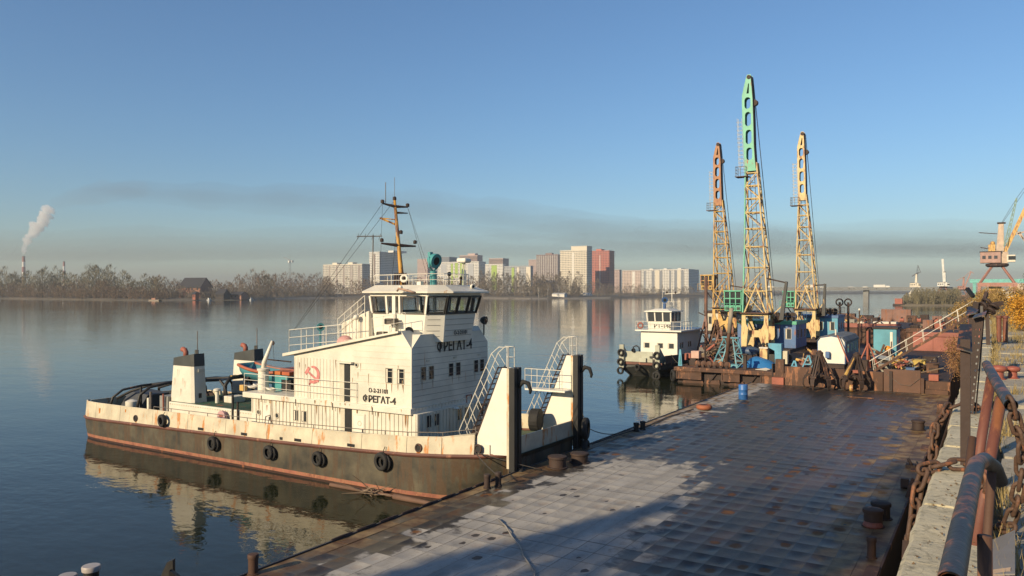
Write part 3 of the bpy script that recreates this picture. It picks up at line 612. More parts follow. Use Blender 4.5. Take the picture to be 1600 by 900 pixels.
MB().box(-17.0, -16.75, yp(-17, 2.1, .008), yp(-17, 2.1, -.02), 2.05, 2.45).build('patch_plate', CREAM, TUG)
# bow posts with their triangular plates
for sgn, y0, px in ((-1, 25.2, -15.62), (1, 30.55, -15.62)):
    yi = y0 + .0; zt = 5.5 if sgn < 0 else 5.62
    MB().prism([(-17.75, y0, zr(-17.4)+.05), (-15.98, y0, zr(-16)+.03), (-15.98, y0, zt), (-16.22, y0, zt)], (0, .07, 0)).build('bow_plate', WHITE, TUG)
    MB().prism([(-17.75, y0+.36, zr(-17.4)+.05), (-15.98, y0+.36, zr(-16)+.03), (-15.98, y0+.36, zt), (-16.22, y0+.36, zt)], (0, .07, 0)).build('bow_plate', WHITE, TUG)
    MB().prism([(-17.77, y0-.01, zr(-17.4)), (-16.24, y0-.01, zt), (-16.20, y0-.01, zt+.02), (-17.70, y0-.01, zr(-17.4))], (0, .45, 0)).build('bow_plate_edge', RUSTD, TUG)
    MB().box(-15.985, -15.86, y0-.015, y0+.44, 1.6, zt).build('post_flange', CREAM_OLD, TUG)
    MB().box(-15.86, px+.02, y0-.06, y0+.16, 1.0, zt+.03).box(-15.86, px+.02, y0+.26, y0+.48, 1.0, zt+.03).build('post_fender', BLACK, TUG, bevel=.02)
    MB().box(-15.84, px-.03, y0+.1, y0+.3, .9, zt-.1).build('post_core', BLACK, TUG)
    # hook shaped rubber horn near the top
    MB().pipe([(px, y0+.3, zt-.72), (px+.16, y0+.36, zt-.52), (px+.36, y0+.42, zt-.58), (px+.44, y0+.46, zt-.85), (px+.40, y0+.48, zt-.98)], [.08, .1, .09, .07, .045], 8).build('rubber_horn', RUBBER, TUG, smooth=True)
    # stair ladder on the sloping edge with handrails
    s = Vector((-17.8, y0+.2, zr(-17.4)+.1)); e = Vector((-16.22, y0+.2, zt))
    for o in (-.24, .24):
        MB().tube(s+Vector((-.12, o, .1)), e+Vector((-.12, o, .05)), .028, 5).build('stair_stringer', RUSTD, TUG)
        MB().pipe([s+Vector((-.45, o, .8)), e+Vector((-.45, o, .55)), e+Vector((-.1, o, .82)), (-15.9, y0+.2+o, zt+.82), (-15.9, y0+.2+o, zt)], .018, 5).build('stair_handrail', RAILW, TUG)
        for k in range(7): f = k/6; p = s.lerp(e, f); MB().tube(p+Vector((-.12, o, .1)), p+Vector((-.45, o, .8-.25*f)), .014, 4).build('handrail_post', RAILW, TUG)
    for k in range(16): p = s.lerp(e, (k+.5)/16); MB().cbox(p+Vector((-.12, 0, .1)), .12, .46, .025).build('stair_tread', RUSTD, TUG)
    railing(TUG, [(-16.25, y0+.42, zt), (-15.9, y0+.42, zt), (-15.9, y0, zt)], .82, 2, .016, RAILW, .4)
# platform on the far post
MB().box(-18.0, -15.95, 29.9, 30.52, 4.02, 4.09).build('post_platform', WHITE, TUG)
railing(TUG, [(-18.0, 30.5, 4.09), (-18.0, 29.92, 4.09), (-16.1, 29.92, 4.09)], .9, 3, .016, RAILW, .65)
# bow bulwark between the posts (shadowed front seen across the gap)
MB().box(-15.97, -15.90, 25.65, 30.5, zr(-16)-.2, 2.72).build('bow_bulwark', CREAM_OLD, TUG); MB().box(-16.2, -15.89, 25.6, 30.5, .3, zr(-16)-.2).build('bow_transom', HULLBLK, TUG)
# coiled hose drum on the far bow
MB().lathe([(.42, -.22), (.5, -.2), (.5, .2), (.42, .22)], (-17.3, 29.7, 2.75), (1, .2, 0), 18).build('hose_reel', RUBBER, TUG); MB().torus((-18.35, 29.0, 2.28), .33, .12, (1,0,0), 18, 6).build('cable_drum', RUBBER, TUG, smooth=True)
MB().lathe([(.12, -.4), (.28, -.4), (.28, -.34), (.14, -.34), (.14, .34), (.28, .34), (.28, .4), (.12, .4)], (-19.3, 28.4, 2.3), (0,1,0), 16).build('anchor_winch', RUSTD, TUG)

# ---- lower deckhouse
ZL0, ZL1 = 1.45, 3.28
MB().box(-31.1, -20.6, 25.42, 30.98, ZL0, ZL1).build('lower_house', CREAM, TUG)
mb = MB()
for k in range(44):
    x = -31.0 + k*.24
    if -24.4 < x < -23.4: continue
    mb.box(x-.012, x+.012, 25.395, 25.43, ZL0, ZL1-.02)
mb2 = MB()
for k in range(23): y = 25.5 + k*.245; mb2.box(-20.62, -20.575, y-.012, y+.012, ZL0, ZL1-.02)
GROOVE = wmat('panel_rib', (0.62, 0.57, 0.45), .6, rust=.2)
tag(mb.build('side_rib', GROOVE, TUG), None, kind='stuff'); tag(mb2.build('front_rib', GROOVE, TUG), None, kind='stuff')
def win_y(x, z, w, h, y, parent=TUG, mat=GLASS, r=0.0, name='window'):
    """window in a wall facing -Y: proud frame and recessed pane"""
    f = MB()
    f.box(x-w/2-.035, x+w/2+.035, y-.02, y+.015, z+h/2, z+h/2+.035).box(x-w/2-.035, x+w/2+.035, y-.02, y+.015, z-h/2-.035, z-h/2).box(x-w/2-.035, x-w/2, y-.02, y+.015, z-h/2, z+h/2).box(x+w/2, x+w/2+.035, y-.02, y+.015, z-h/2, z+h/2)
    o = f.build(name, GROOVE, parent, bevel=.01); MB().box(x-w/2, x+w/2, y-.006, y+.02, z-h/2, z+h/2).build('pane', mat, o)
    MB().box(x-w/2+.02, x-w/2+.1, y-.0085, y-.006, z-h/2+.02, z+h/2-.02).build('curtain', W_CREAM, o); return o
def win_x(y, z, w, h, x, parent=TUG, mat=GLASS):
    f = MB()
    f.box(x-.015, x+.02, y-w/2-.035, y+w/2+.035, z+h/2, z+h/2+.035).box(x-.015, x+.02, y-w/2-.035, y+w/2+.035, z-h/2-.035, z-h/2).box(x-.015, x+.02, y-w/2-.035, y-w/2, z-h/2, z+h/2).box(x-.015, x+.02, y+w/2, y+w/2+.035, z-h/2, z+h/2)
    o = f.build('window', GROOVE, parent, bevel=.01); MB().box(x-.02, x+.006, y-w/2, y+w/2, z-h/2, z+h/2).build('pane', mat, o); return o
def porthole(x, z, y, r=.13):
    f = MB().torus((x, y-.01, z), r, .03, (0,1,0), 16, 6).build('porthole', GROOVE, TUG, smooth=True); MB().tube((x, y-.008, z), (x, y+.02, z), r-.01, 14).build('pane', GLASS, f)
for x in (-27.95, -27.4): win_y(x, 2.62, .30, .48, 25.42)
porthole(-30.55, 2.55, 25.42); porthole(-29.25, 2.5, 25.42); porthole(-23.85, 2.62, 25.40, .1)
for y in (26.2, 26.75, 28.45, 29.0, 30.2, 30.7): win_x(y, 2.88, .3, .5, -20.6)
def door_y(x, w, z0, z1, y, label=None, handle=1):
    d = MB().box(x-w/2, x+w/2, y-.03, y+.01, z0, z1).build('door', CREAM, TUG, bevel=.03); MB().tube((x+handle*w*.35, y-.07, (z0+z1)/2-.08), (x+handle*w*.35, y-.07, (z0+z1)/2+.08), .02, 6).build('handle', RUSTD, d)
    MB().box(x-w/2+.05, x+w/2-.05, y-.038, y-.03, z0+.1, z1-.1).build('panel', WHITE, d); return d
door_y(-29.95, .6, 1.6, 3.05, 25.42); door_y(-23.9, .7, 1.6, 3.05, 25.41)
MB().box(-24.72, -24.36, 25.38, 25.44, 1.5, 3.2).build('door_opening', BLACK, TUG); MB().box(-25.0, -24.74, 25.36, 25.43, 1.5, 3.2).build('door_post', GROOVE, TUG)
# ---- boat deck slab with white fascia
MB().box(-31.6, -20.85, 25.28, 31.1, 3.24, 3.5).build('boat_deck', CREAM, TUG, bevel=.02)
mb = MB()
for x in (-30.2, -27.8, -25.4, -23.0): mb.tube((x, 25.26, 3.1), (x, 25.26, 3.42), .018, 5)
mb.build('drain_pipe', RUSTD, TUG)
# ---- upper deckhouse with sloping roof line
prof = [(-28.05, 3.5), (-20.9, 3.5), (-20.9, 6.05), (-21.47, 6.78), (-28.05, 5.52)]
MB().prism([(x, 25.4, z) for x, z in prof], (0, 5.8, 0)).build('upper_house', CREAM, TUG)
# front with sloping upper corners: chamfer cheek plates
MB().prism([(-20.9, 25.4, 6.05), (-20.9, 31.2, 6.05), (-20.9, 30.6, 6.62), (-20.9, 26.0, 6.62)], (-.6, 0, 0)).build('front_top', CREAM, TUG)
# roof slab over the aft part with overhang
MB().hexa([(-28.66, 25.22, 5.40), (-21.5, 25.22, 6.72), (-21.5, 31.3, 6.72), (-28.66, 31.3, 5.40)], [(-28.66, 25.22, 5.54), (-21.5, 25.22, 6.80), (-21.5, 31.3, 6.80), (-28.66, 31.3, 5.54)]).build('roof_slab', CREAM, TUG)
# plank grooves on the side and front
mb = MB()
for k in range(9):
    z = 3.95 + k*.27
    if z < 4.4: continue
    x1 = -20.98; x0 = -24.2
    if z > 5.95: x0 = -28.05 + (z-5.5)/1.26*6.58 + .4
    if z > 6.05: x1 = -20.9 - (z-6.05)*.78 - .06
    if x0 < x1: mb.box(x0, x1, 25.392, 25.41, z-.008, z+.008)
tag(mb.build('side_groove', GROOVE, TUG), None, kind='stuff')
mb = MB()
for k in range(10):
    z = 3.72 + k*.262; mb.box(-20.91, -20.892, 25.5, 31.1, z-.008, z+.008)
tag(mb.build('front_groove', wmat('groove_dark', (.3, .28, .25), .7, rust=.2), TUG), None, kind='stuff')
mb = MB()
for k in range(15): x = -28.0 + k*.21; mb.box(x-.01, x+.01, 25.388, 25.41, 3.52, 5.38)
tag(mb.build('aft_rib', GROOVE, TUG), None, kind='stuff')
for x in (-22.15, -21.5): win_y(x, 4.84, .36, .62, 25.4)
for y in (26.2, 26.75, 28.2, 28.75, 30.2, 30.7): win_x(y, 4.92, .32, .56, -20.9)
for y in (26.5, 28.5, 30.45): MB().box(-20.9, -20.87, y-.11, y+.11, 5.42, 5.5).build('vent_plate', GROOVE, TUG)
porthole(-24.05, 5.2, 25.4, .09)
MB().box(-24.75, -24.45, 25.36, 25.43, 3.55, 5.25).build('door_opening', BLACK, TUG); MB().box(-25.05, -24.76, 25.35, 25.43, 3.5, 5.3).build('door_post', GROOVE, TUG); MB().box(-25.1, -24.2, 25.2, 25.44, 5.26, 5.33).build('door_canopy', CREAM, TUG)
# zigzag lamp string edge under the front and small lamps
mb = MB()
for k in range(24): y = 25.5+k*.235; mb.prism([(-20.86, y, 3.5), (-20.86, y+.2, 3.5), (-20.86, y+.1, 3.36)], (.02, 0, 0))
tag(mb.build('fringe', GROOVE, TUG), None, kind='stuff')
for y in (28.0, 30.0): MB().lathe([(.02, .1), (.05, .08), (.14, 0), (.1, -.02)], (-20.45, y, 3.22), (0,0,1), 12).build('deck_lamp', RAILW, TUG)
for (a, b_) in (((29.35, 3.22), (29.75, 3.22)), ((29.35, 3.62), (29.75, 3.62)), ((29.35, 3.22), (29.35, 3.62)), ((29.75, 3.22), (29.75, 3.62))):
    MB().bar((-20.84, a[0], a[1]), (-20.84, b_[0], b_[1]), .035, .035).build('red_frame_bar', RUSTRED, TUG)
# rail along the boat deck side
railing(TUG, [(-31.5, 25.32, 3.5), (-24.0, 25.32, 3.5)], .92, 3, .016, RAILW, 1.5)
# rail on the sloping roof aft
railing(TUG, [(-24.4, 25.5, 5.95), (-28.5, 25.5, 5.55)], 1.1, 3, .018, RAILW, .8); railing(TUG, [(-28.5, 25.5, 5.55), (-28.5, 31.0, 5.55)], 1.1, 3, .018, RAILW, 1.1)
railing(TUG, [(-28.5, 31.0, 5.55), (-24.4, 31.0, 6.1)], 1.0, 3, .018, RAILW, .9)
# ---- lettering
put_text('О-2-21101', .26, (-22.75, 25.38, 4.13), (1,0,0), LETTER, TUG, .004); put_text('ФРЕГАТ-4', .40, (-22.72, 25.38, 3.74), (1,0,0), LETTER, TUG, .012)
put_text('ФРЕГАТ-4', .66, (-20.885, 28.5, 6.0), (0,1,0), LETTER, TUG, .012, .86); put_text('О-2-21101', .24, (-20.52, 28.45, 6.62), (0,1,0), LETTER, TUG, .003)
# hammer and sickle emblem in faded red
def arc(cx, cz, r, a0, a1, n=12): return [(cx + r*math.cos(R(a0+(a1-a0)*k/n)), cz + r*math.sin(R(a0+(a1-a0)*k/n))) for k in range(n+1)]
ex, ez = -26.75, 4.62
o = arc(ex, ez, .42, 110, -130); i = arc(ex-.06, ez+.02, .30, -125, 100)
MB().prism([(x, 25.384, z) for x, z in o+i], (0, -.008, 0)).build('emblem_sickle', REDMARK, TUG)
MB().bar((ex-.42, 25.378, ez+.16), (ex+.34, 25.378, ez-.3), .008, .10).build('emblem_hammer', REDMARK, TUG); MB().bar((ex-.52, 25.377, ez+.02), (ex-.26, 25.377, ez+.32), .008, .15).build('emblem_hammer_head', REDMARK, TUG)
MB().bar((ex-.3, 25.377, ez-.48), (ex-.1, 25.377, ez-.3), .008, .08).build('emblem_handle', REDMARK, TUG)

# ---- wheelhouse: octagonal front, windows leaning outwards
WB, WT, WS = 6.25, 8.42, 7.5      # floor, eave, sill
plan_s = [(-24.15, 26.55), (-21.05, 26.55), (-20.42, 27.12), (-20.42, 29.48), (-21.05, 30.05), (-24.15, 30.05)]
plan_t = [(-24.25, 26.50), (-20.92, 26.50), (-20.20, 27.06), (-20.20, 29.56), (-20.92, 30.10), (-24.25, 30.10)]
plan_b = [(-24.15, 26.65), (-21.3, 26.65), (-20.62, 27.25), (-20.62, 29.35), (-21.3, 29.95), (-24.15, 29.95)]
def ringmesh(b, zb_, t, zt_, cap=True):
    n = len(b); return MB().add([(x, y, zb_) for x, y in b] + [(x, y, zt_) for x, y in t], [(k, (k+1) % n, n+(k+1) % n, n+k) for k in range(n)] + ([tuple(range(n)), tuple(range(n, 2*n))] if cap else []))
ringmesh(plan_b, WB, plan_s, WS).build('wheelhouse_body', WHITE, TUG)
ringmesh(plan_t, WT-.14, plan_t, WT).build('wheelhouse_header', WHITE, TUG)
mb = MB()
for k in range(4):
    z = 6.5 + k*.25; f = (z-WB)/(WS-WB); c = [tuple(Vector(a).lerp(Vector(b), f)) for a, b in zip(plan_b, plan_s)]
    for a, b in ((1, 2), (2, 3)):
        pa, pb = Vector((*c[a], z)), Vector((*c[b], z)); nrm = Vector((pb.y-pa.y, pa.x-pb.x, 0)).normalized()*.006; q0 = pa.lerp(pb, .12 if a == 1 else .03); q1 = pa.lerp(pb, .78 if a == 1 else .97); mb.bar(q0+nrm, q1+nrm, .02, .016)
tag(mb.build('wheelhouse_groove', MATS['groove_dark'], TUG), None, kind='stuff')
# posts and panes between sill and header
def lean(k, f, z): a, b = plan_s[k], plan_t[k]; g = (z-WS)/(WT-.14-WS); p = Vector(a).lerp(Vector(b), g); return p
def wall_pt(k, u, z):
    j = (k+1) % 6; return Vector((*lean(k, 0, z).lerp(lean(j, 0, z), u), z))
def post(k, u, w, mat, name='window_post'):
    a, b = wall_pt(k, u, WS-.01), wall_pt(k, u, WT-.13); MB().bar(a, b, w, w).build(name, mat, TUG)
def pane(k, u0, u1, z0, z1, frame, border=.05):
    j = (k+1) % 6; e = (wall_pt(k, 1, z0)-wall_pt(k, 0, z0)); nrm = Vector((e.y, -e.x, 0)).normalized()
    A, B, C, D_ = wall_pt(k, u0, z0), wall_pt(k, u1, z0), wall_pt(k, u1, z1), wall_pt(k, u0, z1)
    f = MB(); w = border
    for p, q in ((A, B), (B, C), (C, D_), (D_, A)): f.bar(p+nrm*.012, q+nrm*.012, .05, w)
    fo = f.build('window_frame', frame, TUG); MB().hexa([A, B, C, D_], [A+nrm*.01, B+nrm*.01, C+nrm*.01, D_+nrm*.01]).build('pane', SEE, fo)
FR = flat('frame_brown', (.10, .085, .07), .7)
# near side: window, door, window
for (u0, u1, z0, z1) in ((.03, .27, 7.5, 8.26), (.58, .97, 7.5, 8.26)): pane(0, u0, u1, z0, z1, FR)
for u in (0.0, .295, .53, 1.0): post(0, u, .1, WHITE)
a, b = wall_pt(0, .31, 0), wall_pt(0, .515, 0)
dd = MB().box(a.x, b.x, 26.47, 26.53, 6.55, 7.62).box(a.x, a.x+.09, 26.47, 26.53, 7.62, 8.3).box(b.x-.09, b.x, 26.47, 26.53, 7.62, 8.3).box(a.x+.09, b.x-.09, 26.47, 26.53, 8.2, 8.3).build('wheelhouse_door', WHITE, TUG); MB().box(a.x+.09, b.x-.09, 26.49, 26.51, 7.62, 8.2).build('pane', SEE, dd)
pane(1, .06, .94, 7.52, 8.26, BLACK, .08)
for u0, u1 in ((.02, .31), (.35, .64), (.68, .98)): pane(2, u0, u1, 7.52, 8.26, BLACK, .09)
pane(3, .06, .94, 7.52, 8.26, BLACK, .08)
for (u0, u1) in ((.03, .42), (.5, .7), (.73, .97)): pane(4, u0, u1, 7.55, 8.26, FR)
for (u0, u1) in ((.1, .45), (.55, .9)): pane(5, u0, u1, 7.55, 8.26, FR)
for k, u in ((1, 0.0), (1, 1.0), (2, 1.0), (3, 1.0), (2, .33), (2, .66)): post(k, u, .09, BLACK if k in (2, 3) or u == 1.0 else WHITE)
for k, u in ((4, .46), (4, .715), (4, 1.0), (5, .5)): post(k, u, .12, WHITE)
MB().prism([(-20.50, 28.15, 7.46), (-20.50, 28.85, 7.46), (-20.56, 28.80, 7.0), (-20.56, 28.2, 7.0)], (.05, 0, 0)).build('lower_window', BLACK, TUG); MB().prism([(-20.445, 28.2, 7.42), (-20.445, 28.8, 7.42), (-20.505, 28.75, 7.05), (-20.505, 28.25, 7.05)], (.01, 0, 0)).build('lower_pane', GLASS, TUG)
# inside: floor, console, chair, dark rear
MB().box(-24.0, -21.2, 26.8, 29.9, 6.6, 6.65).build('wheelhouse_floor', WOOD, TUG); MB().box(-21.5, -20.9, 27.0, 29.6, 6.65, 7.55).build('console', flat('console', (.12, .10, .07), .7), TUG, bevel=.03)
MB().box(-22.4, -21.95, 28.0, 28.5, 6.65, 7.15).box(-22.45, -22.35, 28.0, 28.5, 7.15, 7.85).build('helm_chair', flat('chair', (.05, .045, .04), .8), TUG, bevel=.03)
# roof: eave slab and raised camber top
er = [(-24.55, 26.28), (-20.75, 26.28), (-19.85, 26.95), (-19.85, 29.75), (-20.75, 30.35), (-24.55, 30.35)]; it = [(-24.3, 26.9), (-21.2, 26.9), (-20.6, 27.35), (-20.6, 29.35), (-21.2, 29.75), (-24.3, 29.75)]
ringmesh(er, WT, er, WT+.07).build('wheelhouse_eave', CREAM, TUG); ringmesh(er, WT+.072, it, WT+.36).build('wheelhouse_roof', CREAM, TUG)
railing(TUG, [(-24.4, 26.95, 8.72), (-21.3, 26.95, 8.76), (-20.7, 27.4, 8.76), (-20.7, 29.3, 8.76), (-21.3, 29.7, 8.76), (-24.4, 29.7, 8.72), (-24.4, 26.95, 8.72)], .52, 2, .016, RAILW, .9)
# rail ramp aft of wheelhouse
railing(TUG, [(-26.1, 26.3, 6.25), (-24.4, 26.3, 7.35)], .95, 3, .018, RAILW, .5); MB().prism([(-25.9, 26.35, 6.1), (-24.2, 26.35, 6.4), (-24.2, 26.35, 7.6), (-25.9, 26.35, 7.0)], (0, 3.6, 0)).build('companion_house', CREAM, TUG)
mb = MB()
for k in range(8): x = -25.8+k*.2; mb.box(x-.01, x+.01, 26.335, 26.352, 6.2, 7.0 + k*.07)
tag(mb.build('companion_rib', GROOVE, TUG), None, kind='stuff')
MB().ball((-24.75, 26.1, 7.3), .13, 10, 6).build('white_float', RAILW, TUG, smooth=True); MB().tube((-24.75, 26.1, 7.2), (-24.75, 26.1, 6.3), .03, 6).build('float_stand', RAILW, TUG)
MB().ball((-25.1, 25.75, 6.15), .42, 14, 8, (1, .8, .8)).build('life_raft', wmat('faded_pink', (.62, .33, .3), .6, rust=.05), TUG, smooth=True)
# loudhailers / dark boxes, round side lamps
for (x, z, w) in ((-22.75, 7.15, .55), (-23.3, 6.55, .4)):
    bx_ = MB().box(x-w/2, x+w/2, 26.1, 26.4, z-.13, z+.13).build('sidelight_box', FR, TUG); MB().box(x-w/2-.005, x-w/2+.1, 26.08, 26.1, z-.1, z+.1).build('lamp_face', BLACK, bx_); MB().tube((x, 26.25, z-.12), (x, 26.25, z-.75), .025, 6).build('box_stand', RAILW, bx_)
def floodlight(c, d, r, mat, parent=TUG, name='floodlight', stand=None):
    c = Vector(c); d = Vector(d).normalized(); o = MB().lathe([(.02, -.9*r), (.55*r, -.75*r), (.9*r, -.2*r), (r, .25*r), (r, .55*r), (.9*r, .55*r)], c, d, 18).build(name, mat, parent, smooth=35); MB().lathe([(.88*r, .5*r), (.5*r, .56*r), (.01, .58*r)], c, d, 18).build('lens', GLASS, o)
    if stand: MB().tube(c-Vector((0,0,r*.6)), stand, .035, 6).build('stand', mat, o)
    return o
floodlight((-21.6, 26.05, 6.75), (.7, -.6, 0), .2, BLACK, stand=(-21.6, 26.05, 6.35)); floodlight((-20.75, 30.65, 7.1), (.9, .1, -.1), .2, BLACK, stand=(-20.75, 30.65, 6.4))
railing(TUG, [(-21.5, 25.7, 6.78), (-23.4, 25.7, 6.5)], .8, 2, .014, RAILW, .6)
mb = MB().pipe([(-22.2, 26.0, 8.52), (-22.0, 25.85, 8.62), (-21.4, 25.9, 8.5), (-21.2, 26.05, 8.42)], .05, 6); mb.build('rolled_canvas', wmat('canvas', (.45, .3, .22), .8), TUG, smooth=True); MB().ball((-22.1, 26.1, 8.66), .1, 8, 5).build('small_horn', RAILW, TUG, smooth=True)
# teal searchlight on its post
b = Vector((-21.25, 27.35, 8.78)); MB().tube(b, b+Vector((0,0,.62)), .16, 14).build('searchlight_post', TEAL, TUG, smooth=40); MB().pipe([b+Vector((0, -.3, 1.25)), b+Vector((0, -.3, .8)), b+Vector((0, 0, .6)), b+Vector((0, .3, .8)), b+Vector((0, .3, 1.25))], .045, 6).build('searchlight_yoke', TEAL, TUG)
floodlight(b+Vector((.02, 0, 1.1)), (.85, -.1, -.2), .33, TEAL, name='searchlight'); MB().box(b.x-.25, b.x-.1, b.y-.1, b.y+.1, b.z+1.3, b.z+1.48).build('searchlight_cap', TEAL, TUG)
# radar
b = Vector((-20.75, 29.0, 8.75))
for k in range(3): a = 2.09*k; MB().tube(b+Vector((.12*math.cos(a), .12*math.sin(a), 0)), b+Vector((.06*math.cos(a), .06*math.sin(a), 1.08)), .028, 6).build('radar_leg', RAILW, TUG)
MB().box(b.x-.26, b.x+.26, b.y-.26, b.y+.26, b.z+1.06, b.z+1.28).build('radar_scanner', WHITE, TUG, bevel=.08)
floodlight((-20.2, 28.9, 8.72), (.9, -.2, -.2), .12, RAILW, stand=(-20.4, 28.9, 8.5)); floodlight((-20.9, 28.05, 9.28), (.9, -.4, 0), .1, BLACK, stand=(-20.9, 28.05, 8.75)); floodlight((-20.75, 28.75, 9.1), (.9, -.4, 0), .08, YELLOWM, stand=(-20.75, 28.75, 8.75)); MB().box(-22.0, -21.78, 27.1, 27.3, 8.77, 8.95).build('white_box', WHITE, TUG)
# ---- yellow mast with yards
m0, m1 = Vector((-23.75, 28.2, 8.6)), Vector((-24.25, 28.2, 12.85))
MB().pipe([m0, m0.lerp(m1, .1), m0.lerp(m1, .45), m1], [.11, .125, .095, .065], 10).build('mast', YELLOWM, TUG, smooth=True)
def yard(f, w0, w1, dz0, dz1, r=.06):
    p = m0.lerp(m1, f); q0, q1 = p+Vector((-.55*w0, -.83*w0, dz0)), p+Vector((.55*w1, .83*w1, dz1)); MB().pipe([q0, p, q1], [r*.6, r*1.4, r*.6], 6).build('yard', RUSTD, TUG); return q0, p, q1
y0 = yard(.93, .62, .62, .12, -.0); yard(.49, .85, .85, .08, -.02, .07); y2 = yard(.86, 0.05, .6, 0, 0, .045)
p = m0.lerp(m1, .72); MB().tube(p, p+Vector((-.75, -.35, .35)), .05, 6).build('gaff', YELLOWM, TUG); MB().tube(m0.lerp(m1, .78), p+Vector((-.75, -.35, .35)), .03, 6).build('gaff', YELLOWM, TUG)
for (q, h, r) in ((m1, 1.1, .012), (m1+Vector((-.3, -.3, -.1)), .95, .02), (y0[0]+Vector((.1, .1, 0)), .55, .012)): MB().tube(q, q+Vector((0, 0, h)), r, 5).build('whip_antenna', RAILD, TUG)
for q in (y0[0], y0[2], m1, m0.lerp(m1, .5)+Vector((-.45, -.68, .1)), m0.lerp(m1, .5)+Vector((.45, .68, .05)), m0.lerp(m1, .62)+Vector((.12, .1, 0))): MB().lathe([(.05, 0), (.09, .02), (.09, .14), (.05, .18)], q, (0,0,1), 10).build('mast_lamp', RUSTD, TUG)
for a, c in ((y0[2], (-22.2, 28.6, 8.8)), (m1, (-28.4, 25.7, 6.6)), (y0[0], (-28.3, 25.6, 6.65)), (m0.lerp(m1, .7), (-27.0, 30.8, 6.5)), (y0[0], (-24.3, 27.2, 8.75)), (y0[2], (-22.9, 29.2, 8.75))): MB().tube(a, c, .009, 4).build('stay_wire', WIRE, TUG)
# television aerial
ta = Vector((-25.0, 27.4, 8.4)); MB().tube(ta+Vector((0,0,-1.6)), ta+Vector((.12, 0, 2.75)), .028, 6).build('aerial_pole', RAILD, TUG); MB().tube(ta+Vector((-.55, -.4, 2.7)), ta+Vector((.4, .3, 2.72)), .025, 5).build('aerial_boom', RAILD, TUG)
for k in range(4): c = ta+Vector((-.5+.28*k, -.36+.2*k, 2.7)); MB().tube(c+Vector((-.35, .3, -.12)), c+Vector((.3, -.3, .1)), .01, 4).build('aerial_element', RAILD, TUG)
# clutter at mast foot
for k in range(6): MB().tube(m0+Vector((-.35+.13*k, -.2+.06*k, .1)), m0+Vector((-.3+.13*k, -.2, .75)), .05, 6).build('mast_foot_fitting', RUSTD, TUG)
MB().torus(m0+Vector((.35, -.3, .5)), .15, .06, (.4, -.8, .2), 14, 6).build('rope_coil', RAILW, TUG, smooth=True)
# teal horn lamp on the aft rail
floodlight((-28.3, 27.3, 6.72), (.8, -.4, 0), .2, TEAL, stand=(-28.3, 27.3, 5.6))
# ---- engine casing, funnels
MB().box(-38.1, -31.12, 25.62, 30.8, 1.3, 2.48).build('engine_casing', CREAM, TUG, bevel=.03); MB().box(-38.0, -31.2, 25.72, 30.7, 2.482, 2.5).build('casing_top', wmat('casing_green', (.035, .085, .05), .75, rust=.35), TUG)
mb = MB()
for k in range(34): mb.box(-38+k*.2, -37.93+k*.2, 25.60, 25.625, 2.34, 2.4)
tag(mb.build('casing_rivet', GROOVE, TUG), None, kind='stuff')
def funnel(y0, y1):
    b = [(-38.15, y0), (-36.4, y0), (-36.2, y0+.1), (-36.2, y1-.1), (-36.4, y1), (-38.15, y1)]
    def sc(f): return [(-37.15+(x+37.15)*f, (y0+y1)/2+(y-(y0+y1)/2)*(f*.92+.08)) for x, y in b]
    ringmesh(b, 2.5, sc(.86), 4.45).build('funnel', CREAM, TUG); n = 6; lo, hi = sc(.88), sc(.84)
    MB().add([(x, y, 4.45) for x, y in lo] + [(x, y, 5.15 + (x+36.2)*.16) for x, y in hi], [(k, (k+1) % n, n+(k+1) % n, n+k) for k in range(n)] + [tuple(range(n)), tuple(range(n, 2*n))]).build('funnel_top', FUNNELBLK, TUG)
    c = Vector((-37.5, (y0+y1)/2, 4.85)); MB().pipe([c, c+Vector((0,0,.32)), c+Vector((-.08, 0, .42)), c+Vector((-.3, 0, .46))], .14, 10).build('exhaust_pipe', RUSTRED, TUG, smooth=True)
    MB().tube((-36.5, (y0+y1)/2, 5.1), (-36.5, (y0+y1)/2, 6.35), .025, 5).build('whip_antenna', RAILD, TUG); MB().tube((-36.8, y1-.3, 5.0), (-36.8, y1-.3, 5.3), .1, 8).build('vent_pipe', FUNNELBLK, TUG)
    MB().box(-36.21, -36.18, y0+.3, y0+.7, 4.15, 4.3).build('funnel_grille', GROOVE, TUG)
    MB().box(-36.22, -36.17, y0+.35, y0+.5, 2.75, 3.0).build('funnel_latch', BLACK, TUG)
funnel(25.78, 26.72); funnel(29.75, 30.7)
# casing clutter: hatches, vents, pipes
for (x, y, w, h, m_) in ((-34.8, 27.3, .8, .35, CREAM), (-33.5, 28.6, 1.0, .3, MATS['casing_green']), (-35.0, 29.3, .7, .4, CREAM), (-32.4, 27.0, .6, .3, RUSTD)): MB().box(x-w/2, x+w/2, y-w/2, y+w/2, 2.5, 2.5+h).build('casing_hatch', m_, TUG, bevel=.03)
for (x, y, h) in ((-35.3, 26.6, .75), (-33.0, 29.8, .6), (-32.0, 28.9, .55)): MB().lathe([(.1, 0), (.1, h-.12), (.19, h-.1), (.19, h), (.02, h+.05)], (x, y, 2.5), (0,0,1), 12).build('mushroom_vent', CREAM, TUG, smooth=40)
MB().tube((-32.75, 25.6, 1.6), (-32.75, 25.6, 3.25), .06, 8).build('vent_post', BLACK, TUG); MB().tube((-32.3, 25.55, 1.7), (-32.3, 25.55, 2.9), .05, 8).build('vent_post', RUSTD, TUG)
MB().lathe([(.28, 0), (.3, .02), (.3, .14), (.27, .16)], (-33.35, 25.5, 2.1), (0, -1, 0), 18).build('lifebuoy_box', wmat('pinkbuoy', (.6, .36, .36), .6), TUG); MB().box(-33.45, -33.2, 25.32, 25.335, 2.1, 2.2).build('buoy_mark', RUSTRED, TUG)
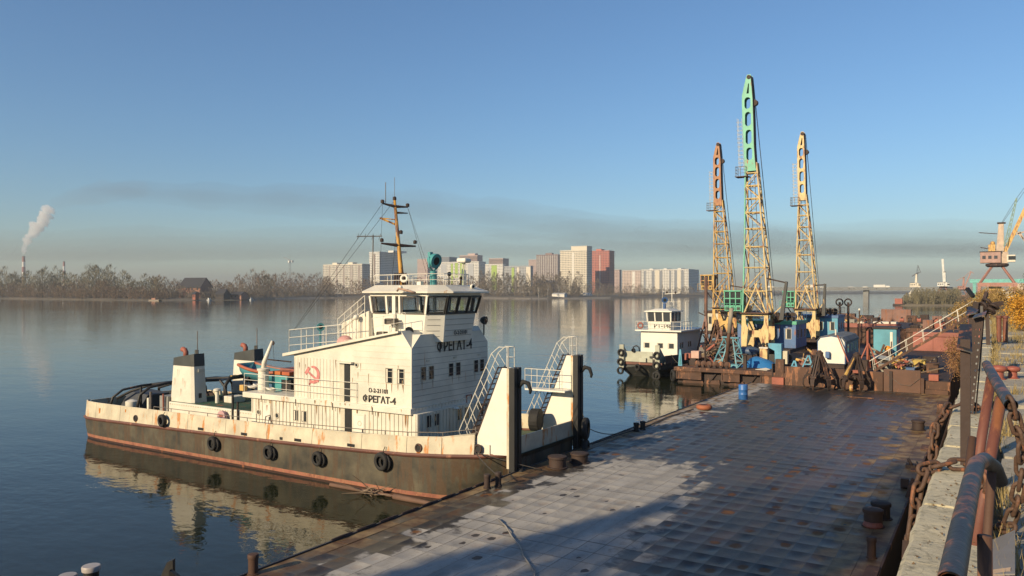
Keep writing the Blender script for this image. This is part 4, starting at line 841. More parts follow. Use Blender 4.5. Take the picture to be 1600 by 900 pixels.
MB().box(-31.0, -30.7, 25.36, 25.42, 2.0, 2.5).build('side_locker', CREAM, TUG, bevel=.02); MB().pipe([(-30.1, 25.38, 1.9), (-30.0, 25.36, 2.4), (-29.7, 25.36, 2.5), (-29.6, 25.38, 2.0)], .02, 5).build('hose_loop', RAILD, TUG)
# lifeboat davit crane
MB().lathe([(.28, 0), (.26, 1.0), (.32, 1.02), (.32, 1.1), (.1, 1.15)], (-31.15, 26.2, 3.5), (0,0,1), 14).build('davit_base', CREAM, TUG, smooth=40); MB().pipe([(-31.15, 26.2, 4.4), (-31.1, 26.2, 4.9), (-30.55, 26.25, 6.0)], [.13, .12, .07], 8).build('davit_arm', CREAM, TUG, smooth=True)
MB().tube((-30.5, 26.25, 5.95), (-30.48, 26.3, 5.0), .012, 4).build('davit_wire', WIRE, TUG); MB().pipe([(-30.5, 26.25, 6.0), (-30.42, 26.25, 5.9), (-30.5, 26.25, 5.82)], .04, 6).build('davit_block', RUSTD, TUG); MB().bar((-32.3, 27.2, 4.95), (-29.6, 26.6, 4.98), .06, .06).build('boat_boom', RUSTD, TUG)
for (x, y, z, r) in ((-31.7, 25.9, 3.68, .17), (-30.3, 25.95, 3.66, .2), (-31.9, 26.4, 3.7, .15)): MB().torus((x, y, z), r, .05, (.2, .1, 1), 14, 6).build('rope_coil', RAILW, TUG, smooth=True)
MB().box(-32.05, -31.75, 25.45, 25.7, 3.5, 3.8).build('yellow_box', YCRANE, TUG, bevel=.02); MB().box(-29.3, -28.3, 26.5, 27.6, 3.5, 4.2).build('dark_locker', BLACK, TUG)
# ---- towing arches at the stern
ARCH = wmat('arch_black', (.022, .02, .018), .55, rust=.2)
def arch(x, h, r=.07, dx=.0): MB().pipe([(x-.5, YC-3.2, 1.85), (x-.42, YC-3.05, h-.55), (x-.2, YC-2.6, h-.15), (x, YC-1.6, h), (x+dx, YC, h+.03), (x, YC+1.6, h), (x-.2, YC+2.6, h-.15), (x-.42, YC+3.05, h-.55), (x-.5, YC+3.2, 1.85)], r, 8).build('tow_arch', ARCH, TUG, smooth=True)
arch(-42.2, 2.98); arch(-39.6, 3.3, .08)
MB().pipe([(-35.6, 27.3, 2.5), (-35.6, 27.35, 3.35), (-35.7, 27.7, 3.68), (-35.8, 28.6, 3.74), (-35.8, 30.0, 3.7), (-35.6, 30.7, 3.3), (-35.6, 30.75, 2.5)], .1, 8).build('tow_arch', ARCH, TUG, smooth=True)
for y in (YC-.9, YC+.9): MB().pipe([(-45.0, y-.5*(1 if y < YC else -1), 2.0), (-44.3, y, 2.45), (-42.2, y, 2.98), (-39.6, y, 3.3), (-36.0, y, 3.62), (-35.6, y, 3.3), (-35.3, y, 2.5)], .08, 8).build('tow_runner', ARCH, TUG, smooth=True)
MB().hexa([(-42.2, YC-.9, 2.92), (-36, YC-.9, 3.56), (-36, YC+.9, 3.56), (-42.2, YC+.9, 2.92)], [(-42.2, YC-.9, 2.97), (-36, YC-.9, 3.61), (-36, YC+.9, 3.61), (-42.2, YC+.9, 2.97)]).build('tow_guard_plate', ARCH, TUG)
for k, y in enumerate((YC-.35, YC+.5, YC+1.3)): MB().bar((-35.8, y, 3.72), (-35.8, y+.4, 3.72), .23, .21).build('hazard_stripe', YCRANE, TUG)
for x, y in ((-41.9, 26.4), (-39.4, 25.4), (-39.3, 30.9), (-42, 30.6)): MB().tube((x, y, 1.3), (x, y, 2.95), .07, 8).build('arch_post', RAILD if x > -40 else ARCH, TUG)
MB().lathe([(.32, 0), (.34, .06), (.34, .32), (.1, .42)], (-42.0, 25.9, 1.85), (0,0,1), 14).build('deck_vent', CREAM, TUG, smooth=40); MB().tube((-42.0, 25.9, 1.3), (-42, 25.9, 1.9), .14, 8).build('vent_trunk', CREAM, TUG)
MB().prism([(-45, 27, 1.5), (-45, 29.6, 1.5), (-45, 29, 2.35), (-45, 27.6, 2.35)], (1.9, 0, -.1)).build('rope_store', wmat('tarp_dark', (.05, .055, .065), .7), TUG)
MB().lathe([(.3, -.7), (.55, -.7), (.55, -.62), (.28, -.62), (.28, .62), (.55, .62), (.55, .7), (.3, .7)], (-39.0, YC, 2.1), (0,1,0), 16).build('towing_winch', RUSTD, TUG)
MB().box(-38.9, -38.15, 25.6, 26.3, 1.3, 2.75).build('aft_locker', wmat('grey_locker', (.3, .3, .28), .6, rust=.1), TUG, bevel=.02); MB().box(-39.6, -39.45, 25.3, 25.5, 1.3, 2.6).build('pipe_locker', CREAM, TUG)
for k in range(5): MB().tube((-38.4, 25.5+.09*k, 1.6), (-38.35, 25.45+.1*k, 2.9-.1*k), .04, 6).build('stowed_pole', (RUSTRED, RAILW, RUSTD, RUST, RAILW)[k], TUG)

# ---- ship's boat on the boat deck
SB = thing('ships_boat', 'open turquoise wooden boat with orange gunwale stowed abaft the deckhouse', 'boat', (-33.0, 28.6, 3.5))
def boat_ring(f):
    w = .8*math.sin(math.pi*min(1, .18+f*.64+(.18 if f > .9 else 0)))**.6; x = -35.4 + 5.0*f; z = 4.22 + .28*(2*f-1)**2; return x, max(.15, w), z
n = 14; mb = MB(); st = MB()
rings = []
for k in range(n+1):
    x, w, z = boat_ring(k/n); rings.append([(x, 28.6-w, z), (x, 28.6-w*.85, z-.4), (x, 28.6-w*.4, z-.72), (x, 28.6, z-.8), (x, 28.6+w*.4, z-.72), (x, 28.6+w*.85, z-.4), (x, 28.6+w, z)])
mb.add([p for r in rings for p in r], [(i*7+k, (i+1)*7+k, (i+1)*7+k+1, i*7+k+1) for i in range(n) for k in range(6)] + [tuple(range(7)), tuple(range(n*7, n*7+7))]); o = mb.build('hull', wmat('turquoise', (.07, .26, .31), .5, rust=.3), SB, smooth=True)
s_ = o.modifiers.new('skin', 'SOLIDIFY'); s_.thickness = .04
for sg in (-1, 1): MB().pipe([(boat_ring(k/n)[0], 28.6+sg*(boat_ring(k/n)[1]+.02), boat_ring(k/n)[2]-.06) for k in range(n+1)], .09, 6).build('gunwale', wmat('boat_orange', (.42, .12, .06), .55, rust=.35), SB, smooth=True)
for f in (.2, .4, .6, .8): x, w, z = boat_ring(f); MB().box(x-.12, x+.12, 28.6-w*.9, 28.6+w*.9, z-.16, z-.11).build('thwart', wmat('oxide_red', (.3, .11, .08), .7), SB)
MB().box(-32.0, -31.0, 28.0, 29.2, 4.25, 4.42).build('engine_box', MATS['oxide_red'], SB, bevel=.02)
for x in (-34.8, -32.0): MB().prism([(x, 27.9, 3.5), (x, 29.3, 3.5), (x, 29.0, 3.8), (x, 28.2, 3.8)], (.12, 0, 0)).build('cradle', RUSTD, SB)
for i, (x, c) in enumerate(((-30.6, (.75, .22, .05)), (-29.95, (.7, .16, .05)))):
    lf = tag(MB().box(x-.28, x+.28, 26.55, 27.3, 4.28, 4.46).build('life_vest_crate', wmat('orange%d' % i, tuple(q*.65 for q in c), .6, rust=.3), bevel=.03), ('orange box left of pair on the dark locker by the davit', 'orange box right of pair against the deckhouse end wall')[i], 'box', 'orange boxes on the tug')
MB().box(-30.2, -29.75, 26.5, 27.3, 4.08, 4.27).build('locker_lid', TEAL, TUG); MB().box(-31.0, -30.3, 26.6, 27.3, 3.5, 4.27).build('locker', TEAL, TUG)
MB().box(-30.25, -29.6, 26.6, 27.3, 3.5, 4.07).build('locker', BLACK, TUG)

# ---- tyre fenders: each hangs on its own rope and is a thing of its own
def tyre_fender(label, c, r=.34, w=.2, axis=(0,1,0), rope=None, group='tyre fenders along the push tug'):
    t = thing('tyre_fender', label, 'tyre', c, group); a = Vector(axis).normalized(); prof = [(r*.55, -w*.42), (r*.62, -w*.5), (r*.88, -w*.5), (r*.98, -w*.32), (r, 0), (r*.98, w*.32), (r*.88, w*.5), (r*.62, w*.5), (r*.55, w*.42), (r*.66, w*.3), (r*.68, 0), (r*.66, -w*.3)]
    MB().lathe(prof, c, a, 22, True).build('tyre', RUBBER, t, smooth=50)
    if rope: MB().pipe([Vector(c)+Vector((0,0,r*.6)), Vector(rope).lerp(Vector(c), .35)+Vector((0, -.03, .06)), rope], .018, 5).build('rope', ROPE, t)
    return t
for i, (x, z, rr_, lab) in enumerate(((-36.85, 1.72, .34, 'tyre fender hanging below the near funnel'), (-32.75, .95, .36, 'tyre fender second from the stern, low on the black hull'), (-28.65, .97, .34, 'middle tyre fender of the five on the near hull side'), (-25.45, 1.04, .34, 'tyre fender below the lower deckhouse, second from the bow'), (-21.7, 1.36, .4, 'largest tyre fender, nearest the bow below the front windows'))):
    y = YC - hb(x) - .16; tyre_fender(lab, (x, y, z), rr_, .22, (0.12, 1, .05), (x+.1, YC-hb(x)-.04, z+.62) if i else (x+.05, YC-hb(x)-.02, 2.16))
    if i: tyre_fender(lab.replace('tyre fender', 'inner tyre behind the tyre'), (x+.13, y+.07, z-.04), rr_*.9, .12, (0.1, 1, .05), None)
tyre_fender('tyre wedged low between the near bow post and the barge', (-15.55, 25.62, 1.25), .38, .22, (.9, .3, .1), (-15.6, 25.9, 2.0)); tyre_fender('upright tyre on the front of the far bow post', (-15.42, 30.9, 2.35), .5, .24, (.95, .25, 0), (-15.6, 30.8, 3.3)); tyre_fender('lowest tyre at the foot of the far bow post', (-15.42, 30.9, 1.45), .42, .24, (.95, .25, 0), (-15.5, 30.85, 2.3))
for c in ((-18.6, 29.4, 2.95),): tyre_fender('tyre lying against the far bow ladder on the tug', c, .3, .18, (.6, .6, .3), None)
# ---- mooring wires and driftwood
def wire(label, pts, r=.02, mat=WIRE, name='mooring_wire', sag=0):
    P = [Vector(p) for p in pts]
    if sag and len(P) == 2: P = [P[0].lerp(P[1], k/10) - Vector((0,0,sag*4*(k/10)*(1-k/10))) for k in range(11)]
    return tag(MB().pipe(P, r, 5).build(name, mat, smooth=True), label, 'rope')
wire('thin mooring wire from bow fairlead to the bollard pair', [(-17.2, 24.72, 2.24), (-15.1, 23.05, 1.95)], sag=.05); wire('second mooring wire from bow fairlead to the barge edge', [(-17.15, 24.75, 2.2), (-14.75, 25.8, 1.6)], sag=.03)
wire('slack wire from the far bow post to the distant barge bollard', [(-15.4, 31.2, 2.3), (-15.1, 36.0, 1.8)], sag=.35)
dw = thing('driftwood', 'tangle of driftwood branches caught against the tug bow', 'driftwood', (-20.5, 24.3, 0)); rr = random.Random(5)
for k in range(16):
    a = Vector((-22.0+rr.uniform(-.6, .6), 24.2+rr.uniform(-.3, .2), rr.uniform(-.02, .12))); d = Vector((rr.uniform(-.5, 1), rr.uniform(-.4, .3), rr.uniform(-.03, .3))).normalized()*rr.uniform(.5, 1.5); MB().pipe([a, a+d*.5+Vector((0, .05, .04)), a+d], [.03, .022, .008], 5).build('branch', WOOD, dw)
for (a, b, r) in (((-24.5, 24.25, .05), (-19.2, 24.25, .06), .09), ((-20.8, 24.15, .08), (-18.0, 24.2, .05), .12), ((-19.0, 24.2, .05), (-17.2, 23.7, .03), .05)): MB().pipe([a, Vector(a).lerp(Vector(b), .5)+Vector((0, -.06, .02)), b], [r, r*.9, r*.4], 7).build('log', wmat('drift_log', (.16, .09, .06), .8, rust=.2), dw, smooth=True)
# ------------------------------------------------------------------ flat deck barge alongside the quay
BX0, BX1, BY0, BY1, BZ = -15.6, -2.4, 1.0, 59.4, 1.5
BARGE = thing('flat_barge', 'long flat deck barge with dented wet steel plating along the quay', 'barge', (-9.0, 30.0, 0))
MB().box(BX0, BX1, BY0, BY1, -0.9, BZ-.09).build('hull', RUSTD, BARGE)
PW, PL = .552, .76
def deck_material():
    m, nt, N, L, p = nmat('barge_plating'); g = N.new('ShaderNodeNewGeometry'); g.name = 'POS'; sp = N.new('ShaderNodeSeparateXYZ'); L.new(g.outputs['Position'], sp.inputs[0]); X, Y, Z = sp.outputs
    def lin(v, a, b): # smooth ramp of a scalar from a to b
        r = N.new('ShaderNodeMapRange'); r.interpolation_type = 'SMOOTHSTEP'; r.inputs['From Min'].default_value = a; r.inputs['From Max'].default_value = b; L.new(v, r.inputs['Value']); return r.outputs[0]
    big = noise(nt, .22, 4); mid = noise(nt, 1.3, 5); fine = noise(nt, 9, 5); streaky = noise(nt, .8, 5, sc=(2.2, .35, 1)); edge_n = noise(nt, 4.5, 5)
    cu = math_(nt, 'DIVIDE', math_(nt, 'SUBTRACT', X, BX0+.5), PW); cv = math_(nt, 'DIVIDE', math_(nt, 'SUBTRACT', Y, BY0+.1), PL)
    cell = N.new('ShaderNodeCombineXYZ'); L.new(math_(nt, 'FLOOR', cu), cell.inputs[0]); L.new(math_(nt, 'FLOOR', cv), cell.inputs[1]); wn_ = N.new('ShaderNodeTexWhiteNoise'); L.new(cell.outputs[0], wn_.inputs['Vector']); RND = wn_.outputs['Value']   # one number per plate
    fu, fv = math_(nt, 'FRACT', cu), math_(nt, 'FRACT', cv); du = math_(nt, 'MINIMUM', fu, math_(nt, 'SUBTRACT', 1.0, fu)); dv_ = math_(nt, 'MINIMUM', fv, math_(nt, 'SUBTRACT', 1.0, fv))
    seam = math_(nt, 'SUBTRACT', 1.0, lin(math_(nt, 'MINIMUM', math_(nt, 'MULTIPLY', du, PW), math_(nt, 'MULTIPLY', dv_, PL)), .008, .03))
    wob = math_(nt, 'ADD', math_(nt, 'MULTIPLY', math_(nt, 'SUBTRACT', mid, .5), 3.0), math_(nt, 'MULTIPLY', math_(nt, 'SUBTRACT', RND, .5), 1.1)); wob = math_(nt, 'ADD', wob, math_(nt, 'MULTIPLY', math_(nt, 'SUBTRACT', edge_n, .5), .8))
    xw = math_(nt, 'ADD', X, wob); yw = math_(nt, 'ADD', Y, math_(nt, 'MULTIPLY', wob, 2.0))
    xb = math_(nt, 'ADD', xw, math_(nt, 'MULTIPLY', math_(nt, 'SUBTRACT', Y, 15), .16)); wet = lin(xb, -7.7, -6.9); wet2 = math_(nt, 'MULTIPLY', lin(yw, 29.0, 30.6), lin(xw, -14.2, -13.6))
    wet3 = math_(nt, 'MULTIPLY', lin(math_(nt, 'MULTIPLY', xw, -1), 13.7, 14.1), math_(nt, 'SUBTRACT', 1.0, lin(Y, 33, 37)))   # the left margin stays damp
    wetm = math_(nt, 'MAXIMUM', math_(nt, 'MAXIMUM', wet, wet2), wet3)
    low = math_(nt, 'ADD', Z, math_(nt, 'MULTIPLY', math_(nt, 'SUBTRACT', mid, .5), .05)); pud = math_(nt, 'SUBTRACT', 1.0, lin(low, BZ-.040, BZ-.028))   # water stands in the dents
    pud = math_(nt, 'MULTIPLY', pud, math_(nt, 'ADD', math_(nt, 'MULTIPLY', wetm, .8), .2)); pud = math_(nt, 'MULTIPLY', pud, lin(RND, .3, .45))
    dry = mixc(nt, ramp(nt, streaky, .3, .7), (.27, .255, .23), (.39, .37, .335)); dry = mixc(nt, math_(nt, 'MULTIPLY', ramp(nt, fine, .55, .75), .4), dry, (.15, .12, .1))
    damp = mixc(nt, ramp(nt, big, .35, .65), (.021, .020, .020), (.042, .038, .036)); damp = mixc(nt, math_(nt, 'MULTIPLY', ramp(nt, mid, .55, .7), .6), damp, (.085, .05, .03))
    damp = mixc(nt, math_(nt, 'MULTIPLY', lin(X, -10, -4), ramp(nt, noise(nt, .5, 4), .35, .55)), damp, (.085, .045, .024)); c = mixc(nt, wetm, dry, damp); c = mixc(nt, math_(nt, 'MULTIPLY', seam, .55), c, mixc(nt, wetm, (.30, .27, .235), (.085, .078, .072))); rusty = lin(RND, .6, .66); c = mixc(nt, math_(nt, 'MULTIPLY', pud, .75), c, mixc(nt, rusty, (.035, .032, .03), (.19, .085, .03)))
    marg = math_(nt, 'MAXIMUM', lin(xw, -4.3, -3.5), math_(nt, 'SUBTRACT', 1.0, lin(xw, -15.5, -14.5))); ocr = mixc(nt, ramp(nt, mid, .4, .6), (.12, .066, .034), (.30, .205, .10)); c = mixc(nt, math_(nt, 'MULTIPLY', marg, .8), c, ocr)
    L.new(c, p.inputs['Base Color'])
    r = math_(nt, 'SUBTRACT', .85, math_(nt, 'MULTIPLY', wetm, .50)); r = math_(nt, 'SUBTRACT', r, math_(nt, 'MULTIPLY', pud, .04)); r = math_(nt, 'ADD', r, math_(nt, 'MULTIPLY', math_(nt, 'MULTIPLY', pud, rusty), .35)); r = math_(nt, 'ADD', r, math_(nt, 'MULTIPLY', math_(nt, 'SUBTRACT', fine, .5), .14)); r = math_(nt, 'ADD', r, math_(nt, 'MULTIPLY', marg, .2)); r = math_(nt, 'MAXIMUM', r, .06); L.new(r, p.inputs['Roughness']); p.inputs['Specular IOR Level'].default_value = .2
    L.new(bump(nt, noise(nt, 14, 6), .16, .01), p.inputs['Normal']); return m
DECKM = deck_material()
NX = int((BX1-.45-(BX0+.45))/PW); NY = int((BY1-.2-BY0)/PL); PX0 = BX0+.5; PY0 = BY0+.1
MB().box(BX0, BX1, BY0, BY1, BZ-.09, BZ-.055).build('deck_base', wmat('deck_joint', (.05, .04, .033), .6, rust=.3), BARGE)
def dish(w, l, sag, seed, mb=None, org=(0,0,0), n=5):
    mb = mb or MB(); rr = random.Random(seed); g = .003; vs = []; cx, cy = rr.uniform(.4, .6), rr.uniform(.35, .65)
    for j in range(n):
        for i in range(n):
            u, v = i/(n-1), j/(n-1); s = math.sin(math.pi*u**(math.log(.5)/math.log(cx)))*math.sin(math.pi*v**(math.log(.5)/math.log(cy))); vs.append((org[0]+g+u*(w-2*g), org[1]+g+v*(l-2*g), org[2]-sag*s))
    return mb.add(vs, [(j*n+i, j*n+i+1, (j+1)*n+i+1, (j+1)*n+i) for j in range(n-1) for i in range(n-1)])
variants = []
for k in range(9):
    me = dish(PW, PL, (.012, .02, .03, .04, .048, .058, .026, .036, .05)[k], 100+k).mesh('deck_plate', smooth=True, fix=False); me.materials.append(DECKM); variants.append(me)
def proj(p):
    s, c = math.sin(R(32)), math.cos(R(32)); cx = p[0]*c + p[1]*s; cz = -p[0]*s + p[1]*c; return 800+1200*cx/cz, 455+1200*(CAMZ-p[2])/cz, cz
cells = []
for j in range(NY):
    for i in range(NX):
        x, y = PX0+i*PW, PY0+j*PL; px, py, cz = proj((x+PW/2, y+PL/2, BZ)) if y > 3 else (0, 2000, 1)
        vis = -40 < px < 1640 and 455 < py < 925 and cz > 0; cells.append((cz if vis else 1e6+y, i, j, x, y))
cells.sort(); rr = random.Random(77); rest = MB()
for n_, (cz, i, j, x, y) in enumerate(cells):
    zt = BZ - .004 + .004*mnoise.noise((x*.7, y*.7, 0)) + .022*mnoise.noise((x*.28, y*.28, 5))
    if n_ < 300:
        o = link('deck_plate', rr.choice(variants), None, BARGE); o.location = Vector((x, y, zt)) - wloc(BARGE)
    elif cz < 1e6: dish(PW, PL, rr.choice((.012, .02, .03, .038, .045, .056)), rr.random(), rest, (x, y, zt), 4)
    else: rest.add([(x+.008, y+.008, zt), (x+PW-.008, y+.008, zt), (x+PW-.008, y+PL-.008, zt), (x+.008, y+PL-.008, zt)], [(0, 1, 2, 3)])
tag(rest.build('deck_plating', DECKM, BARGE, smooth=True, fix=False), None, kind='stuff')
# margin strips, edge bars and side rubbing bars
for (a, b) in ((BX0, PX0-.01), (PX0+NX*PW+.01, BX1)):
    for k in range(12):
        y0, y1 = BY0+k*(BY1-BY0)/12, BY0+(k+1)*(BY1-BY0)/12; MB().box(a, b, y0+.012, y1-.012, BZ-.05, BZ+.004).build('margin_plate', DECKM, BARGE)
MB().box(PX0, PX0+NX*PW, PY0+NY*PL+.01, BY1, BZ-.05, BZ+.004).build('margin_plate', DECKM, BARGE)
MB().box(BX0-.05, BX0+.02, BY0, BY1, BZ-.16, BZ+.045).build('edge_bar', wmat('edge_dark', (.03, .03, .036), .5, rust=.25), BARGE, bevel=.01)
MB().box(BX1-.02, BX1+.05, BY0, BY1, BZ-.16, BZ+.03).build('edge_bar', RUST, BARGE, bevel=.01)
for k in range(9):   # chafed rope cloth along the left edge
    y = 15.5+k*1.0; MB().pipe([(BX0-.02, y, BZ+.05), (BX0+.01, y+.35, BZ+.075), (BX0-.02, y+.8, BZ+.05)], .035, 6).build('edge_fender_rope', RUSTD, BARGE)
for k, (y, zz) in enumerate(((18.6, .02), (20.1, .035), (33.5, .02), (38.2, .03), (41.5, .02), (30.4, .03))): MB().box(BX1-.28, BX1+.02, y, y+1.2, BZ+.006, BZ+.03+zz).build('edge_doubler', RUST, BARGE)
# bollards of the barge
def bollard(x, y, r, h, mat, rim=1.12, name='bollard'):
    b = MB().lathe([(r*1.25, 0), (r*1.25, .03), (r, .04), (r, h*.78)], (x, y, BZ), (0,0,1), 16).build(name, mat, BARGE, smooth=40); MB().lathe([(r*rim, h*.78), (r*rim*1.02, h*.84), (r*rim, h*.97), (r*rim*.9, h), (.01, h+.01)], (x, y, BZ), (0,0,1), 16).build('cap', mat, b, smooth=40)
for x, y, r, h, m_ in ((-15.2, 22.66, .11, .5, RUSTD), (-15.05, 23.15, .11, .5, RUSTD), (-14.65, 26.85, .34, .46, RUSTD), (-14.3, 28.1, .34, .40, RUSTD), (-15.1, 35.9, .13, .42, BLACK), (-15.0, 36.5, .13, .42, BLACK), (-3.0, 25.1, .26, .52, RUST), (-2.9, 26.1, .26, .5, RUSTD), (-2.68, 22.1, .11, .55, RUST), (-3.15, 43.7, .28, .5, RUSTD), (-15.5, 12.72, .12, .5, RUST)):
    bollard(x, y, r, h, m_)
MB().lathe([(.26, 0), (.28, .05), (.24, .16)], (-3.0, 25.02, BZ+.005), (0,0,1), 14).build('bollard_foot', RUSTRED, BARGE)
MB().torus((-14.42, 44.5, BZ+.16), .32, .15, (0,0,1), 20, 8).build('bollard_ring', wmat('orange_rust', (.30, .10, .045), .7, rust=.4), BARGE, smooth=True); MB().tube((-14.42, 44.5, BZ), (-14.42, 44.5, BZ+.3), .2, 14).build('bollard_core', RUSTD, BARGE)
# bent cleats and a shackle on the quay side edge
for k in range(5): MB().prism([(BX1-.1, 29.2+k*.22, BZ), (BX1+.05, 29.2+k*.22, BZ), (BX1+.12, 29.25+k*.22, BZ+.42), (BX1+.02, 29.25+k*.22, BZ+.46)], (0, .05, .02)).build('bent_cleat', RUST, BARGE)
MB().box(BX1-.35, BX1-.1, 30.4, 30.6, BZ, BZ+.35).build('edge_lug', RUST, BARGE); MB().torus((BX1-.35, 34.2, BZ+.2), .14, .05, (.7, .2, .3), 14, 6).build('mooring_shackle', RUSTD, BARGE, smooth=True); MB().box(BX1-.5, BX1-.15, 34.0, 34.4, BZ, BZ+.14).build('shackle_foot', RUSTD, BARGE)
MB().box(BX1-.3, BX1+.02, 50.6, 51.0, BZ, BZ+.5).build('edge_lug', RUST, BARGE)
for (x, y, l) in ((-8.1, 54.8, 1.6), (-6.1, 54.2, 1.0)): MB().box(x, x+l, y, y+.12, BZ+.005, BZ+.05).build('batten', RUST, BARGE)
wire('frayed steel cable lying across the dry barge plating', [(-12.83, 19.73, 1.53), (-12.2, 19.2, 1.53), (-11.56, 18.5, 1.53), (-10.9, 17.9, 1.53), (-10.47, 17.33, 1.53), (-9.64, 16.49, 1.53), (-9.3, 15.9, 1.53)], .022, MATS['groove_dark'], 'steel_cable')
wire('cable running along the left barge edge towards the drum', [(-15.4, 31.5, 1.56), (-15.3, 34, 1.57), (-15.05, 37.5, 1.56), (-15.2, 40.5, 1.55), (-14.9, 44, 1.55)], .03, WIRE, 'edge_cable')
# blue drum
dr = thing('oil_drum', 'blue steel drum standing near the far left barge corner', 'drum', (-13.66, 50.1, BZ))
MB().lathe([(.28, 0), (.29, .02), (.285, .3), (.3, .32), (.285, .34), (.285, .6), (.3, .62), (.285, .64), (.29, .92), (.28, .95)], (-13.66, 50.1, BZ), (0,0,1), 20).build('body', wmat('drum_blue', (.04, .16, .45), .45, rust=.1), dr, smooth=40); MB().lathe([(.28, .925), (.27, .93), (.01, .93)], (-13.66, 50.1, BZ), (0,0,1), 20).build('lid', wmat('lid_grey', (.2, .22, .24), .6), dr)

# ------------------------------------------------------------------ work pontoon in the near left corner
WP = thing('work_pontoon', 'dark work pontoon just below the frame left of the barge', 'pontoon', (-18, 6, 0)); MB().box(-19.4, -15.9, -4, 10.75, -.6, .9).build('hull', BLACK, WP)
for i, (x, y, zt) in enumerate(((-18.05, 10.12, 2.02), (-18.75, 9.95, 1.72))):
    b = MB().lathe([(.2, .9), (.17, 1.0), (.17, zt-.12)], (x, y, 0), (0,0,1), 16).build('bollard', BLACK, WP, smooth=40); MB().lathe([(.2, zt-.12), (.21, zt-.03), (.19, zt), (.01, zt+.01)], (x, y, 0), (0,0,1), 16).build('cap', wmat('worn_top', (.42, .38, .36), .5, dirt=.4), b, smooth=40)
MB().prism([(-16.75, 10.35, .9), (-16.2, 10.6, .9), (-16.2, 10.6, 1.95), (-16.75, 10.35, 1.8)], (.1, -.25, 0)).build('guide_plate', BLACK, WP); MB().prism([(-15.95, 10.6, .9), (-15.7, 10.72, .9), (-15.7, 10.72, 2.45), (-15.82, 10.66, 2.4), (-15.95, 10.6, 2.1)], (.08, -.12, 0)).build('bent_plate', BLACK, WP)
MB().prism([(-15.68, 10.55, .9), (-15.5, 10.72, .9), (-15.52, 10.72, 2.1), (-15.66, 10.6, 2.25)], (.06, -.1, 0)).build('bent_plate', BLACK, WP)

# ------------------------------------------------------------------ quay
def concrete_material(name, a, b, crack=.5):
    m, nt, N, L, p = nmat(name); c = mixc(nt, ramp(nt, noise(nt, 2.0, 7, rough=.7), .3, .7), a, b); c = mixc(nt, ramp(nt, noise(nt, 11, 6), .55, .72), c, tuple(x*.45 for x in a)); 
    v = N.new('ShaderNodeTexVoronoi'); v.feature = 'DISTANCE_TO_EDGE'; v.inputs['Scale'].default_value = 2.6; g = nt.nodes['POS']; w = N.new('ShaderNodeVectorMath'); w.operation = 'ADD'
    nz = N.new('ShaderNodeTexNoise'); nz.inputs['Scale'].default_value = 3; L.new(g.outputs['Position'], nz.inputs['Vector']); L.new(g.outputs['Position'], w.inputs[0]); L.new(nz.outputs['Color'], w.inputs[1]); L.new(w.outputs[0], v.inputs['Vector'])
    ck = math_(nt, 'MULTIPLY', ramp(nt, v.outputs['Distance'], .0, .018, (1,1,1,1), (0,0,0,1)), crack); c = mixc(nt, ck, c, tuple(x*.25 for x in a)); L.new(c, p.inputs['Base Color']); p.inputs['Roughness'].default_value = .92
    L.new(bump(nt, noise(nt, 16, 8, rough=.7), .7, .02), p.inputs['Normal']); return m
QC = concrete_material('quay_concrete', (.38, .34, .235), (.58, .52, .37)); QG = ground_material('quay_soil', (.16, .125, .075), (.24, .195, .12), (.10, .085, .05), .6, 3.5); SLAB = concrete_material('slab_concrete', (.26, .235, .18), (.40, .36, .28), .35)
QZ = 6.6
Q = MB().box(-.46, 90, -11, 420, -2, QZ-.12).box(-70, 90, -90, -11.01, -2, QZ-.1).build('quay', wmat('quay_wall_concrete', (.20, .18, .15), .9, dirt=.5, bmp=.7), None); tag(Q, 'concrete quay wall and bank along the right side', kind='structure')
gm = MB(); gx = [-.02, .6, 1.4, 2.6, 4.5, 9, 20, 89]; gy = [-10.9+1.6*k for k in range(64)] + [95+12*k for k in range(28)]
for y in gy:
    for x in gx: gm.add([(x, y, QZ-.06+.07*mnoise.noise((x*.9, y*.6, 2)) + (.0 if x < 3 else .05*(x-3) if x < 20 else .85))], [])
n = len(gx); gm.f = [(j*n+i, j*n+i+1, (j+1)*n+i+1, (j+1)*n+i) for j in range(len(gy)-1) for i in range(n-1)]
tag(gm.build('quay_ground', QG, smooth=True, fix=False), 'bare soil and dry turf on top of the quay', kind='structure')
rr = random.Random(9); y = .6; k = 0
while y < 62:
    l = rr.uniform(1.15, 1.9); dx = rr.uniform(-.02, .02); dz = rr.uniform(-.02, .015); b = MB(); n_ = 6; vs = []
    for q in range(n_+1):
        yy = y + .012 + (l-.024)*q/n_; j1, j2 = .018*mnoise.noise((yy*3, 1, 0)), .03*mnoise.noise((yy*2.3, 7, 0)); zz = QZ+.11+dz+.012*mnoise.noise((yy*2, 3, 3))
        vs += [(-.50+dx+j1, yy, QZ-.14), (-.50+dx+j1, yy, zz-.03), (-.47+dx+j1, yy, zz), (-.02+dx+j2, yy, zz-.005), (-.0+dx+j2, yy, zz-.03), (-.0+dx+j2, yy, QZ-.14)]
    b.add(vs, [(q*6+m, q*6+(m+1) % 6, (q+1)*6+(m+1) % 6, (q+1)*6+m) for q in range(n_) for m in range(6)] + [tuple(range(6)), tuple(range(n_*6, n_*6+6))]); b.build('curb_block', QC, Q); y += l; k += 1
